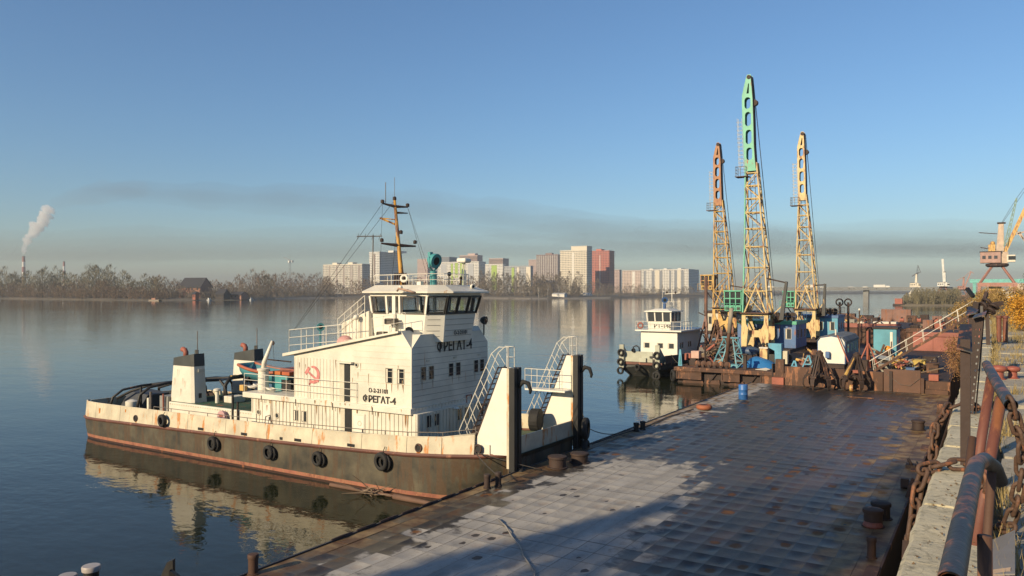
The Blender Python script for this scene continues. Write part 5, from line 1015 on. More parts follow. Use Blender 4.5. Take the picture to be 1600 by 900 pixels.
for k in range(26):
    y = 4.0+k*1.55; x0 = .1+rr.uniform(-.05, .05); w = 1.5+.5*(k % 3); zz = QZ+.03+rr.uniform(-.03, .03); tl = rr.uniform(-.03, .03)
    pts = [(x0, y+.04), (x0+w*.45+rr.uniform(-.1,.1), y+.02), (x0+w, y+.05), (x0+w+rr.uniform(-.2,.1), y+.8), (x0+w-.05, y+1.48), (x0+w*.5, y+1.5), (x0, y+1.46), (x0+rr.uniform(-.04,.06), y+.75)]
    MB().prism([(px_, py_, zz+tl*(px_-x0)-.1) for px_, py_ in pts], (0, 0, .1)).build('paving_slab', SLAB, Q)
# dry grass
GRASS = flat('dry_grass', (.36, .27, .11), .9, .4, 1.2); mb = MB(); rr = random.Random(4)
def tuft(x, y, z, h, n_):
    for _ in range(n_):
        a = rr.uniform(0, 6.28); b = Vector((x+rr.gauss(0, .05), y+rr.gauss(0, .05), z)); t = b+Vector((math.cos(a)*h*rr.uniform(.1, .7), math.sin(a)*h*rr.uniform(.1, .7), h*rr.uniform(.6, 1.1))); s = Vector((-math.sin(a), math.cos(a), 0))*.005*(1+y*.03); mb.add([b-s, b+s, t], [(0, 1, 2)])
for _ in range(1500):
    y = 3+57*rr.random()**1.3; x = rr.choice((rr.uniform(-.06, .16), rr.uniform(.05, .3+.035*y), rr.uniform(.3+.01*y, .6+.05*y)));
    if mnoise.noise((x*1.3, y*.45, 0)) > -.05: tuft(x, y, QZ-.02, rr.uniform(.06, .26)*(1+y*.012), 9)
tag(mb.build('dry_grass', GRASS, fix=False), 'dry straw coloured grass along the quay', 'grass', kind='stuff')
# leaf litter and rubble on the quay
mb = MB(); rr = random.Random(14)
for _ in range(900):
    y = 3.5+26*rr.random()**1.5; x = rr.uniform(-.45, .1+.05*y); s = rr.uniform(.005, .016); z = QZ+(.115 if x < 0 else .04); a = rr.uniform(0, 3); c, d = math.cos(a)*s, math.sin(a)*s; mb.add([(x-c, y-d, z), (x+d, y-c, z+s*.5), (x+c, y+d, z+s*.2), (x-d, y+c, z+s*.9)], [(0, 1, 2), (0, 2, 3)])
tag(mb.build('leaf_litter', flat('litter', (.20, .12, .05), .9, .5, 4), fix=False), 'scattered brown leaf litter and grit on the quay', 'litter', kind='stuff')

# ---- broken guard rails along the quay edge
PIPEG = wmat('pipe_steel', (.042, .043, .047), .5, rust=.5, dirt=.5, metal=.1, scale=3, streak=1.0); REDPOST = wmat('red_post', (.17, .06, .04), .65, rust=.5, dirt=.3, scale=2)
def hollow(mb, pts, r, n_=16): mb.pipe(pts, r, n_, cap=False); mb.pipe(pts, r*.84, n_, cap=False); return mb
t = thing('quay_handrail', 'thick bent steel pipe handrail end nearest the camera', 'handrail', (-.06, 4.2, QZ))
hollow(MB(), [(-.092, 2.32, 7.73), (-.085, 2.8, 7.73), (-.07, 3.6, 7.73), (-.058, 4.0, 7.73), (-.03, 4.2, 7.715), (.01, 4.33, 7.66), (.035, 4.38, 7.58)], .034, 20).build('top_pipe', PIPEG, t, smooth=True, fix=False)
MB().tube((-.06, 4.28, QZ), (.0, 4.3, 7.66), .02, 12).build('post', RUST, t, smooth=True); MB().tube((-.01, 2.95, QZ), (-.02, 2.95, 7.70), .022, 12).build('post', RUST, t, smooth=True)
t = thing('quay_handrail', 'second pipe handrail with a torn open end on two red posts', 'handrail', (0, 7.5, QZ))
hollow(MB(), [(.115, 6.42, 7.70), (.06, 7.1, 7.73), (.0, 8.2, 7.75), (-.045, 9.1, 7.76)], .043, 18).build('top_pipe', PIPEG, t, smooth=True, fix=False)
MB().tube((-.12, 6.35, QZ), (.06, 6.95, 7.68), .04, 14).build('post', REDPOST, t, smooth=True); MB().tube((-.16, 7.8, QZ), (-.005, 8.35, 7.70), .042, 14).build('post', REDPOST, t, smooth=True); MB().tube((-.2, 6.6, QZ), (-.13, 7.05, 7.35), .03, 8).build('brace', RUST, t, smooth=True)
t = thing('quay_stanchion', 'dark upright steel stanchion with a bent flat top plate', 'stanchion', (-.22, 9.3, QZ))
MB().box(-.28, -.19, 9.26, 9.28, QZ, 8.0).box(-.28, -.268, 9.28, 9.4, QZ, 7.98).box(-.202, -.19, 9.28, 9.4, QZ, 7.98).build('channel_post', RUSTD, t); MB().hexa([(-.31, 9.2, 7.90), (-.17, 9.2, 7.86), (-.19, 9.9, 8.12), (-.3, 9.9, 8.12)], [(-.31, 9.2, 7.915), (-.17, 9.2, 7.875), (-.19, 9.9, 8.135), (-.3, 9.9, 8.135)]).build('top_plate', PIPEG, t)
t = thing('quay_stanchion', 'perforated channel stanchion leaning behind the plate topped one', 'stanchion', (-.2, 13, QZ))
def perf(name, p, q, w, par, mat):
    P, Q_ = Vector(p), Vector(q); H = (Q_-P).length; d = (Q_-P).normalized(); holes = [slot(s*.03, .15+k*.1, .02, .035, 3) for k in range(int(H/.1)-2) for s in (-1, 1)]
    holed_plate(name, [(-w/2, 0), (w/2, 0), (w/2, H), (-w/2, H)], holes, .012, lambda x, y, z: P + d*y + Vector((x, z, 0)), mat, par)
perf('channel_web', (-.30, 13.0, QZ), (-.16, 13.1, 8.12), .12, t, RUSTD); MB().bar((-.21, 13.12, QZ), (-.1, 13.22, 8.12), .02, .08).build('channel_flange', RUSTD, t); MB().prism([(-.24, 12.95, 8.1), (-.08, 12.95, 8.15), (-.06, 13.4, 8.2), (-.22, 13.4, 8.13)], (0, 0, .015)).build('torn_cap', PIPEG, t)
t = thing('quay_stanchion', 'tall dark stanchion with a twisted cap beyond the perforated one', 'stanchion', (-.3, 20, QZ)); MB().bar((-.42, 20, QZ), (-.38, 20, 8.0), .12, .12).build('post', RUSTD, t); MB().prism([(-.5, 19.8, 7.95), (-.3, 19.8, 8.0), (-.25, 20.6, 8.05), (-.46, 20.6, 8.12)], (0, 0, .03)).build('torn_cap', PIPEG, t); MB().bar((-.22, 20.2, QZ), (-.2, 20.6, 8.15), .05, .07).build('strut', BLACK, t)
t = thing('quay_stanchion', 'rusty winch head frame at the far end of the rail line', 'stanchion', (-.3, 30, QZ))
for a, b, w in (((-.6, 30, QZ), (-.45, 30, 8.15), .16), ((-.1, 30.3, QZ), (-.15, 30.5, 8.1), .12), ((-.7, 30, 7.9), (.3, 30.4, 8.1), .14), ((-.45, 30.2, 7.4), (-.15, 31, 8.45), .1)): MB().bar(a, b, w, w).build('frame_bar', RUSTD, t)
for k in range(5): MB().torus((-.35+.1*k, 30.2, 7.85+.14*(k % 3)), .14, .05, (.6, .5, .3*k), 12, 6).build('shackle', RUSTD, t, smooth=True)
MB().bar((-.55, 31.5, 8.3), (-.75, 31.7, 8.6), .12, .1).build('leaning_bar', BLACK, t)
# chains
lk = MB(); pts = [];
for q in range(16):
    a = 2*math.pi*q/16; pts.append((.042*math.cos(a), .055*math.sin(a) + (.045 if math.sin(a) > 0 else -.045), 0))
LINKME = lk.pipe(pts, .0175, 8, closed=True).mesh('link', smooth=True); LINKME.materials.append(wmat('chain_rust', (.10, .055, .035), .7, rust=.4, scale=4, bmp=.6))
def chain(label, path, step=.135, scale=1.0):
    P = [Vector(p) for p in path]; t = thing('chain', label, 'chain', P[0]); L_ = []; acc = 0
    for a, b in zip(P, P[1:]):
        l = (b-a).length; k = acc
        while k < l: L_.append((a.lerp(b, k/l), (b-a).normalized())); k += step*scale
        acc = k-l
    for i, (c, d) in enumerate(L_):
        o = link('link', LINKME, None, t); q = d.to_track_quat('Y', 'Z'); M = q.to_matrix().to_4x4() @ Matrix.Rotation(R(90*(i % 2)+20), 4, 'Y') @ Matrix.Scale(scale, 4); o.matrix_local = Matrix.Translation(c-P[0]) @ M
    return t
chain('heavy rusty chain crossing the curb beside the near pipe rail', [(-.12, 8.9, 6.78), (-.4, 8.75, 6.78), (-.56, 8.62, 6.74), (-.62, 8.5, 6.55), (-.66, 8.4, 6.1), (-.62, 8.2, 5.2), (-.75, 8.0, 4.2)], scale=1.2)
chain('doubled rusty chain crossing the curb below the plate topped stanchion', [(-.12, 13.2, 6.78), (-.38, 13.1, 6.84), (-.56, 13.0, 6.76), (-.7, 12.6, 6.5), (-.72, 12.2, 5.9), (-.66, 11.5, 5.0)], scale=1.25)
chain('slack chain loop hanging off the torn pipe end to the ground', [(.12, 6.45, 7.68), (.17, 6.5, 7.45), (.18, 6.6, 7.2), (.15, 6.7, 6.95), (.1, 6.8, 6.74), (.0, 6.9, 6.70), (-.04, 6.8, 6.78), (-.06, 6.6, 7.0), (-.05, 6.5, 7.2)], scale=.85)
wire('thin rusty rod tied from the curb to the barge edge', [(-.55, 16.5, 6.5), (-1.3, 22, 3.8), (-2.5, 34, 1.8)], .03, RUSTD, 'tie_rod'); wire('vertical rusty pipe against the quay wall face', [(-.58, 6.9, 6.5), (-.6, 6.6, 5.5), (-.64, 6.1, 4.0)], .035, RUSTD, 'wall_pipe')
# red bollards on the quay
def quay_bollard(label, x, y, s):
    t = thing('quay_bollard', label, 'bollard', (x, y, QZ)); m_ = wmat('bollard_red', (.30, .085, .055), .55, rust=.25, dirt=.3, scale=2)
    MB().lathe([(.24*s, 0), (.24*s, .05*s), (.16*s, .1*s), (.15*s, .3*s)], (x, y, QZ), (0,0,1), 18).build('stem', m_, t, smooth=40); MB().lathe([(.15*s, .3*s), (.24*s, .34*s), (.27*s, .42*s), (.24*s, .5*s), (.01, .54*s)], (x, y, QZ), (0,0,1), 18).build('head', m_, t, smooth=True)
quay_bollard('red quay bollard in the near right corner', .135, 5.35, .42); quay_bollard('red quay bollard in dry grass beyond the torn pipe', .12, 19.3, .62); quay_bollard('second red bollard lying close behind the first in the grass', .38, 19.7, .55)
t = thing('scrap_plate', 'crumpled grey sheet metal lying beside the near pipe post', 'scrap', (.05, 6.2, QZ)); MB().prism([(-.02, 5.6, QZ+.14), (.12, 5.62, QZ+.16), (.14, 6.5, QZ+.2), (.0, 6.45, QZ+.12)], (0, 0, .01)).build('sheet', wmat('sheet_grey', (.24, .23, .22), .5, rust=.2), t); MB().prism([(-.02, 5.3, QZ+.03), (.06, 5.25, QZ+.04), (.1, 5.7, QZ+.17), (-.03, 5.62, QZ+.15)], (0, 0, .012)).build('torn_edge', wmat('torn', (.4, .3, .22), .7, rust=.3), t)
t = thing('brick_box', 'small red brick faced service box beside the far rail frame', 'box', (-.1, 26, QZ)); MB().box(-.75, -.3, 33, 33.6, QZ-.2, 7.5).build('body', RUSTRED, t, bevel=.02); MB().box(-.78, -.27, 32.97, 33.63, 7.5, 7.58).build('lid', RUSTD, t)
for i, (x, lab) in enumerate(((.22, 'left rusty red pipe stub behind the rail frame'), (.42, 'right rusty red pipe stub behind the rail frame'))): tag(MB().lathe([(.08, 0), (.08, .9), (.1, .92), (.1, 1.0), (.01, 1.0)], (x, 33.5, QZ), (0,0,1), 12).build('pipe_stub', REDPOST, smooth=40), lab, 'pipe')

# ---- bushes on the quay
def leaf_cloud(mb, c, r, n_, s, rr, shell=.5):
    C = Vector(c)
    for _ in range(n_):
        d = Vector((rr.gauss(0,1), rr.gauss(0,1), rr.gauss(0,1))).normalized(); k = 1 + .35*mnoise.noise(d*2.2 + C*.7); q = C + Vector((d.x*r[0], d.y*r[1], d.z*r[2]))*k*(rr.uniform(shell, 1))
        a = Vector((rr.gauss(0,1), rr.gauss(0,1), rr.gauss(0,1))).normalized()*s*rr.uniform(.6, 1.3); b = a.cross(Vector((rr.gauss(0,1), rr.gauss(0,1), rr.gauss(0,1)))).normalized()*s*.55; mb.add([q-a, q+b, q+a, q-b], [(0, 1, 2, 3)])
def leafmat(name, a, b):
    m, nt, N, L, p = nmat(name); oi = N.new('ShaderNodeNewGeometry'); L.new(mixc(nt, oi.outputs['Random Per Island'], a, b), p.inputs['Base Color']); p.inputs['Roughness'].default_value = .7; 
    tr = N.new('ShaderNodeBsdfTranslucent'); tr.inputs[0].default_value = (*b, 1); mx = N.new('ShaderNodeMixShader'); mx.inputs[0].default_value = .25; L.new(p.outputs[0], mx.inputs[1]); L.new(tr.outputs[0], mx.inputs[2]); L.new(mx.outputs[0], N['Material Output'].inputs['Surface']); return m
LY = leafmat('leaf_yellow', (.45, .20, .02), (.70, .40, .05)); LO = leafmat('leaf_ochre', (.28, .17, .05), (.42, .28, .09)); LR = leafmat('leaf_rust', (.22, .10, .04), (.36, .20, .08)); LD = leafmat('leaf_dark', (.05, .06, .02), (.12, .11, .04))
def bush(label, c, r, n_, s, mat, seed, name='bush', twig=True, shell=.45):
    rr = random.Random(seed); t = thing(name, label, 'bush', c); mb = MB()
    for k in range(9):
        a = rr.uniform(0, 6.28); q = rr.uniform(.3, .85); mb.pipe([Vector(c), Vector(c)+Vector((math.cos(a)*r[0]*q*.4, math.sin(a)*r[1]*q*.4, r[2]*.9)), Vector(c)+Vector((math.cos(a)*r[0]*q, math.sin(a)*r[1]*q, r[2]*(1.2+.7*rr.random())))], [.025, .015, .005], 5)
    mb.build('stem', BARK, t, fix=False); mc = MB(); cc = Vector(c)+Vector((0,0,r[2])); leaf_cloud(mc, cc, r, int(n_*.5), s, rr, shell)
    for k in range(7):
        d = Vector((rr.uniform(-1,1), rr.uniform(-1,1), rr.uniform(-.4, 1))).normalized(); q = cc+Vector((d.x*r[0], d.y*r[1], d.z*r[2]))*.7; leaf_cloud(mc, q, tuple(x*.45 for x in r), int(n_*.08), s, rr, .3)
    mc.build('leaves', mat, t, fix=False); return t
bush('bright yellow leafy bush at the right edge on the quay', (1.5, 44, QZ-.1), (1.15, 1.3, .95), 5200, .05, LY, 1); bush('golden bush just behind the yellow one', (2.9, 50, QZ), (1.4, 1.4, 1.15), 4200, .06, LY, 2)
bush('ochre half bare bush left of the yellow bush', (-.3, 58, QZ-.4), (1.3, 1.6, 1.1), 2600, .05, LO, 3); bush('olive yellow bush beyond the rail frame by the gangway', (-1.6, 72, QZ-1.6), (1.5, 2, 1.4), 2600, .06, LO, 4)
bush('dry rusty brush hanging over the quay edge beside the red hull', (-1.5, 52, 3.4), (1.0, 3.2, 1.3), 2400, .05, LR, 5, shell=.1); bush('dry tangled brush at the foot of the quay beyond the barge', (-1.7, 60.5, 2.3), (1.0, 2.2, 1.0), 2200, .05, LR, 6, shell=.1)
for i, (x, y, r, lab) in enumerate(((1.2, 75, 1.6, 'ochre scrub on the quay below the portal crane'), (3.6, 82, 2.0, 'tall rusty scrub at the right below the crane legs'), (-.2, 95, 1.7, 'low ochre scrub at the quay edge before the far yard'), (5.2, 66, 2.0, 'tall golden scrub at the right frame edge'))): bush(lab, (x, y, QZ), (r, r, r*.7), 2000, .08, (LO, LR, LO, LY)[i], 10+i)
bush('dark leafed sapling before the teal crane beam at right', (4.6, 120, QZ), (1.6, 1.6, 2.6), 1200, .12, LD, 20)
# ------------------------------------------------------------------ rusty barges beyond the flat barge
def panel_barge(label, x0, x1, y0, y1, z1, mat=RUST, panels=4, coam=.0, name='rusty_barge', deckmat=RUSTD, group=None):
    t = thing(name, label, 'barge', ((x0+x1)/2, (y0+y1)/2, 0), group); MB().box(x0, x1, y0+.06, y1, -.7, z1-.06).build('hull', mat, t); MB().box(x0-.08, x1+.08, y0-.06, y1+.1, z1-.14, z1).build('rub_bar', mat, t, bevel=.02); MB().box(x0+.1, x1-.1, y0+.1, y1-.1, z1+.002, z1+.02).build('deck', deckmat, t)
    w = (x1-x0)/max(1, panels)
    for k in range(panels):
        a, b = x0+k*w+.1, x0+(k+1)*w-.1
        MB().box(a, b, y0+.0, y0+.06, .25, z1-.2).build('side_plate', mat, t, bevel=.015)
    if coam: MB().box(x0, x1, y0-.02, y0+.1, z1+.002, z1+coam).build('coaming', mat, t)
    return t
# barge with framed panels and two open bays (carries the middle crane)
CB = thing('rusty_barge', 'rusty brown barge with framed end panels below the middle crane', 'barge', (-20.5, 78, 0))
MB().box(-25.1, -15.9, 69.4, 91.5, -.7, 1.28).build('hull', RUSTD, CB); MB().box(-25.2, -15.8, 68.85, 91.6, 1.29, 1.45).build('deck', RUST, CB, bevel=.02); MB().box(-25.2, -15.8, 68.8, 69.0, 1.1, 1.3).build('rub_bar', RUST, CB, bevel=.03)
for a, b in ((-25.0, -22.6), (-20.75, -19.1), (-17.3, -15.85)):
    p = MB().box(a, b, 68.98, 69.4, .35, 1.1).build('end_panel', RUST, CB); 
    for (u0, u1, z0, z1) in ((a, b, 1.0, 1.1), (a, b, .35, .45), (a, a+.1, .45, 1.0), (b-.1, b, .45, 1.0)): MB().box(u0, u1, 68.9, 68.98, z0, z1).build('panel_frame', RUST, p)
for (x, w) in ((-24.6, 2.2), (-22.3, 1.4), (-20.2, 1.5), (-18.8, 1.2)): MB().prism([(x, 69.2, -.2), (x+w, 69.2, -.2), (x+w*.9, 69.2, .38), (x+w*.1, 69.2, .32)], (0, .2, 0)).build('torn_plate', RUST, CB)
for x in (-22.0, -18.4): MB().bar((x, 69.2, .1), (x+.7, 69.3, 1.05), .12, .12).build('bay_brace', RUSTD, CB)
tyre_fender('tall tyre between the small tug and the framed barge', (-25.45, 69.4, .55), .6, .34, (.75, .5, 0), None, None)
# high sided barge at the end of the flat barge
BB = thing('rusty_barge', 'high sided rusty barge across the end of the flat deck barge', 'barge', (-8.5, 72, 0))
MB().box(-14.1, -2.4, 60.0, 90, -.7, 2.3).build('hull', RUST, BB); MB().box(-14.0, -2.5, 60.1, 89.9, 2.302, 2.34).build('deck', RUSTD, BB)
for k, (a, b, zt) in enumerate(((-13.2, -9.0, 2.86), (-8.98, -6.5, 2.8), (-6.48, -4.15, 3.02))): MB().box(a+.01, b-.01, 59.72, 59.98, 1.35, zt).build('end_plate', (RUST, RUST, wmat('rust_smooth', (.115, .052, .03), .6, rust=.3, dirt=.3))[k], BB, bevel=.02)
MB().box(-14.1, -13.25, 59.6, 59.98, 1.3, 2.0).build('step_plate', RUSTRED, BB); MB().box(-13.95, -13.3, 59.98, 60.4, 1.9, 3.35).build('corner_post', RUST, BB, bevel=.03); MB().prism([(-14.12, 60, 1.3), (-14.12, 69, 1.3), (-14.12, 69, 2.2), (-14.12, 60, 3.0)], (-.08, 0, 0)).build('side_plate', RUSTD, BB)
MB().box(-6.1, -5.9, 59.6, 59.75, 1.4, 2.9).build('seam_bar', RUSTD, BB); MB().box(-4.15, -3.95, 59.7, 60.0, 1.3, 2.5).build('end_post', RUST, BB); MB().box(-3.9, -2.5, 59.75, 60.0, 1.2, 1.75).build('low_plate', RUST, BB); MB().box(-3.7, -3.1, 60.1, 60.9, 1.3, 2.75).build('winch_box', RUSTRED, BB, bevel=.02)
wire('thin wire looping across the rusty end plates', [(-6.4, 59.66, 2.8), (-5.4, 59.66, 2.0), (-4.8, 59.66, 1.95), (-4.2, 59.66, 2.5)], .014, RAILD, 'loop_wire')
for i, (y, s, lab) in enumerate(((62.0, .75, 'small sky blue triangular bracket by the corner post'), (62.4, 1.15, 'larger sky blue triangular bracket left of the grab'))):
    x = (-13.05, -12.15)[i]; t = thing('deck_bracket', lab, 'bracket', (x, y, 2.34), 'sky blue brackets')
    for a, b in (((x-.35*s, y, 2.34), (x+.1*s, y, 2.34+1.05*s)), ((x+.45*s, y, 2.34), (x+.16*s, y, 2.34+1.05*s)), ((x-.3*s, y, 2.42), (x+.4*s, y, 2.42)), ((x-.12*s, y, 2.34+.45*s), (x+.3*s, y, 2.34+.45*s))): MB().bar(a, b, .12, .09).build('bar', SKYB, t)
x = -25.0; t = thing('deck_bracket', 'tall sky blue triangular bracket on the framed barge corner', 'bracket', (x, 70, 1.45), 'sky blue brackets'); MB().prism([(x-.2, 70, 1.45), (x+.2, 70, 1.45), (x+.08, 70, 3.0), (x-.08, 70, 3.0)], (0, .12, 0)).build('plate', SKYB, t); MB().prism([(x-.1, 69.97, 1.6), (x+.1, 69.97, 1.6), (x, 69.97, 2.5)], (0, -.03, 0)).build('rib', TEAL, t)

# ------------------------------------------------------------------ orange peel grabs
GRABM = wmat('grab_steel', (.055, .034, .026), .7, rust=.35, dirt=.4, bmp=.5, rustcol=(.13, .062, .035))
def grab(label, c, H, Rr, seed, jaws=5, mat=GRABM, tilt=0):
    C = Vector(c); t = thing('scrap_grab', label, 'grab', C, 'grabs standing on the barge end'); top = C+Vector((tilt, 0, H)); hub = C+Vector((tilt*.4, 0, H*.36))
    MB().lathe([(.12, -.2), (.24, -.18), (.26, .05), (.16, .12), (.1, .2)], top, (0,0,1), 12).build('head', mat, t, smooth=40); MB().lathe([(.2, -.15), (.3, -.1), (.3, .12), (.18, .2)], hub, (0,0,1), 12).build('hub', mat, t, smooth=40)
    MB().tube(hub, top, .09, 8).build('ram', mat, t)
    for k in range(jaws):
        a = 2*math.pi*(k+.25)/jaws; d = Vector((math.cos(a), math.sin(a), 0)); s = Vector((-d.y, d.x, 0)); el = C + d*Rr*.86 + Vector((tilt*.3, 0, H*.34))
        for o in (-.09, .09): MB().bar(top+d*.18+s*o-Vector((0,0,.1)), el+s*o, .1, .08).build('arm', mat, t)
        MB().tube(el-s*.22, el+s*.22, .09, 8).build('pin', mat, t)
        pts = [hub+d*.3, C+d*Rr*.7+Vector((0,0,H*.40)), C+d*Rr*.98+Vector((0,0,H*.27)), C+d*Rr*1.0+Vector((0,0,H*.12)), C+d*Rr*.88+Vector((0,0,0.02))]; wd = [.3, .36, .32, .24, .05]; mb = MB(); vs = []
        for i, (p, w) in enumerate(zip(pts, wd)):
            q = pts[min(i+1, 4)]-pts[max(i-1, 0)]; nrm = q.cross(s).normalized()*.05; vs += [p-s*w/2-nrm, p+s*w/2-nrm, p+s*w/2+nrm, p-s*w/2+nrm]
        mb.add(vs, [(i*4+m, i*4+(m+1) % 4, (i+1)*4+(m+1) % 4, (i+1)*4+m) for i in range(4) for m in range(4)] + [(0, 1, 2, 3), (16, 17, 18, 19)]); mb.build('jaw', mat, t)
    return t
grab('dark orange peel grab with arms closed upright, left of the two', (-10.5, 58.5, BZ), 2.55, 1.1, 1, 6)
g2 = grab('right hand orange peel grab with a yellow arm', (-8.25, 58.9, BZ), 2.5, 1.0, 2, 5, tilt=.15); MB().bar((-8.75, 58.3, 2.6), (-8.15, 58.75, 3.85), .16, .12).build('painted_arm', YCRANE, g2); MB().tube((-8.4, 57.95, 1.75), (-8.2, 57.95, 1.75), .25, 12).build('sheave', YCRANE, g2); MB().box(-8.3, -7.75, 58.5, 58.9, 2.75, 2.95).build('oxide_block', RUSTRED, g2)

# ------------------------------------------------------------------ workers' wagon with round roof
t = thing('site_wagon', 'white ended site wagon with curved grey roof on the rusty barge', 'wagon', (-10.6, 67, 2.6)); x0, x1, y0, y1 = -11.65, -9.6, 64, 70.6
def wag(z0, s=0): return [(x0-s, z0), (x1+s, z0), (x1+s, 4.55), (x1-.25, 4.86+s*.6), ((x0+x1)/2, 5.02+s), (x0+.25, 4.86+s*.6), (x0-s, 4.55)]
MB().prism([(x, y0, z) for x, z in wag(2.85)], (0, y1-y0, 0)).build('body', BLUE, t); MB().prism([(x, y0-.03, z) for x, z in wag(2.88, -.06)], (0, .03, 0)).build('end_wall', WHITE, t)
rp = [(x1+.08, 4.5), (x1+.06, 4.62), (x1-.22, 4.93), ((x0+x1)/2, 5.1), (x0+.22, 4.93), (x0-.06, 4.62), (x0-.08, 4.5)]; MB().prism([(x, y0-.06, z) for x, z in rp] + [(x, y0-.06, z-.05) for x, z in reversed(rp)], (0, y1-y0+.15, 0)).build('roof', wmat('roof_felt', (.16, .17, .18), .8, dirt=.4), t)
for k in range(3): win_x(65.3+k*1.9, 4.0, .7, .6, x1, t)
MB().box(-11.0, -10.7, 63.6, 63.9, 3.3, 3.8).build('gas_box', BLUE, t, bevel=.03); MB().box(x0+.1, x1-.1, 64.1, 70.4, 2.5, 2.84).build('chassis', RUSTD, t)
for y in (65, 69.3):
    for x in (x0+.25, x1-.25): MB().lathe([(.3, -.1), (.3, .1), (.12, .12), (.12, -.12)], (x, y, 2.64), (1,0,0), 14, True).build('wheel', RUBBER, t)
MB().pipe([(-10.4, 64.6, 5.05), (-10.4, 64.6, 5.5)], .06, 8).build('stove_pipe', RAILW, t)

# ------------------------------------------------------------------ floating cranes
def fcrane(label, Y, L, Rr, zj, head, hmat, cmat, cabx, cabz, cabmat, house, frame_mat, lean_rod=None, d0=1.3, seed=1, base=1.45, orient=1):
    """L, Rr: (z, x) tables of the left and right boom edge; head: outline (x, z) of the perforated boom head"""
    rr = random.Random(seed); x0, x1 = interp(L, 5.7), interp(Rr, 5.7); xc = (x0+x1)/2; t = thing('floating_crane', label, 'crane', (xc, Y, base), 'three slewing cranes with stowed upright booms')
    dep = lambda z: d0*(1-(z-5)/(zj-5)) + .34*(z-5)/(zj-5); zlo = 5.9
    corner = lambda z, s, f: Vector((interp(L, z) if s < 0 else interp(Rr, z), Y + f*dep(z), z))
    zs = [zlo]; h = 2.6
    while zs[-1] < zj-.8: zs.append(min(zj, zs[-1]+h)); h = max(1.25, h*.88)
    for s in (-1, 1):
        for f in (-1, 1): MB().pipe([corner(zlo, s, f), corner((zlo+zj)/2, s, f), corner(zj+.6, s, f)], .085, 6).build('chord', cmat if not (s < 0 and f < 0 and hmat is MINT) else MINT, t)
    for i, (a, b) in enumerate(zip(zs, zs[1:])):
        k = 1 if i % 2 else -1
        for f in (-1, 1):
            MB().tube(corner(a, -k, f), corner(b, k, f), .05, 5).build('lacing_bar', cmat, t); MB().tube(corner(b, -1, f), corner(b, 1, f), .06, 5).build('lacing_bar', cmat, t)
        for s in (-1, 1):
            MB().tube(corner(a, s, -k), corner(b, s, k), .055, 5).build('lacing_bar', RUST if rr.random() < .5 else cmat, t); MB().tube(corner(b, s, -1), corner(b, s, 1), .05, 5).build('lacing_bar', cmat, t)
    # inner ladder
    ld = MB(); 
    for s in (-.22, .22): ld.pipe([(xc+s+.1, Y+.1, zlo), ((interp(L, zj)+interp(Rr, zj))/2+s, Y+.1, zj)], .03, 4)
    o = ld.build('ladder', RAILD, t); nr = int((zj-zlo)/.5)
    for k in range(nr): f = (k+.5)/nr; xm = (xc+.1)*(1-f)+f*(interp(L, zj)+interp(Rr, zj))/2; MB().tube((xm-.22, Y+.1, zlo+(zj-zlo)*f), (xm+.22, Y+.1, zlo+(zj-zlo)*f), .022, 4).build('rung', RAILD, o)
    # perforated boom head: two plates, webs and sheaves
    zt = max(z for x, z in head); xs = lambda z: ([p for p in head]); n = 5; holes = []
    def edge(z, left):
        hits = []
        for (xa, za), (xb, zb_) in zip(head, head[1:]+head[:1]):
            if (za-z)*(zb_-z) <= 0 and abs(za-zb_) > 1e-6: hits.append(xa+(xb-xa)*(z-za)/(zb_-za))
        return min(hits) if left else max(hits)
    hz_ = zt-zj
    for (f, hh) in ((.86, .11), (.70, .13), (.53, .16), (.34, .16), (.16, .14)):
        z = zj+hz_*f; a, b = edge(z, True), edge(z, False); w = (b-a)*.56; 
        if f > .8: holes.append([((a+b)/2-.12, z-hz_*.06), ((a+b)/2+.10, z-hz_*.06), ((a+b)/2+.12, z+hz_*.045), ((a+b)/2+.04, z+hz_*.045)])
        else: holes.append(slot((a+b)/2, z, w, hz_*hh*.95))
    for f in (-.36, .36): holed_plate('boom_head_plate', head, holes, .06, lambda x, y, z, f=f: (x, Y+f+z, y), hmat, t)
    for left in (True, False):
        zz = [zj+hz_*k/8*.985 for k in range(9)]; pts = [(edge(min(max(z, zj+.02), zt-.02), left), z) for z in zz]; mb = MB(); vs = []
        for x, z in pts: vs += [(x-(.02 if left else -.02), Y-.40, z), (x-(.02 if left else -.02), Y+.40, z), (x+(.03 if left else -.03), Y+.40, z), (x+(.03 if left else -.03), Y-.40, z)]
        mb.add(vs, [(i*4+m, i*4+(m+1) % 4, (i+1)*4+(m+1) % 4, (i+1)*4+m) for i in range(8) for m in range(4)] + [(0, 1, 2, 3), (32, 33, 34, 35)]); mb.build('boom_head_flange', hmat if left else RUSTD, t)  # right flange coloured dark to stand for the shaded side of the head
    xt = sum(x for x, z in head if z > zt-.1)/max(1, len([1 for x, z in head if z > zt-.1])); MB().tube((xt, Y-.45, zt-.25), (xt, Y+.45, zt-.25), .2, 12).build('head_sheave', RUSTD, t); MB().tube((edge(zj+hz_*.7, False)+.1, Y-.2, zj+hz_*.7), (edge(zj+hz_*.7, False)+.1, Y+.2, zj+hz_*.7), .3, 12).build('head_sheave', RUSTD, t)
    # caged ladder on the left of the head and platform at the joint
    cg = MB(); xl = lambda z: edge(min(max(z, zj+.1), zt-.3), True) - .42
    for k in range(int(hz_*.55/.4)):
        z = zj+.3+k*.4; cg.torus((xl(z), Y-.1, z), .28, .018, (0,0,1), 8, 3)
    for a in (0, 2.1, 4.2): cg.tube((xl(zj)+.26*math.cos(a), Y-.1+.26*math.sin(a), zj-.2), (xl(zj+hz_*.55)+.26*math.cos(a), Y-.1+.26*math.sin(a), zj+hz_*.55), .018, 4)
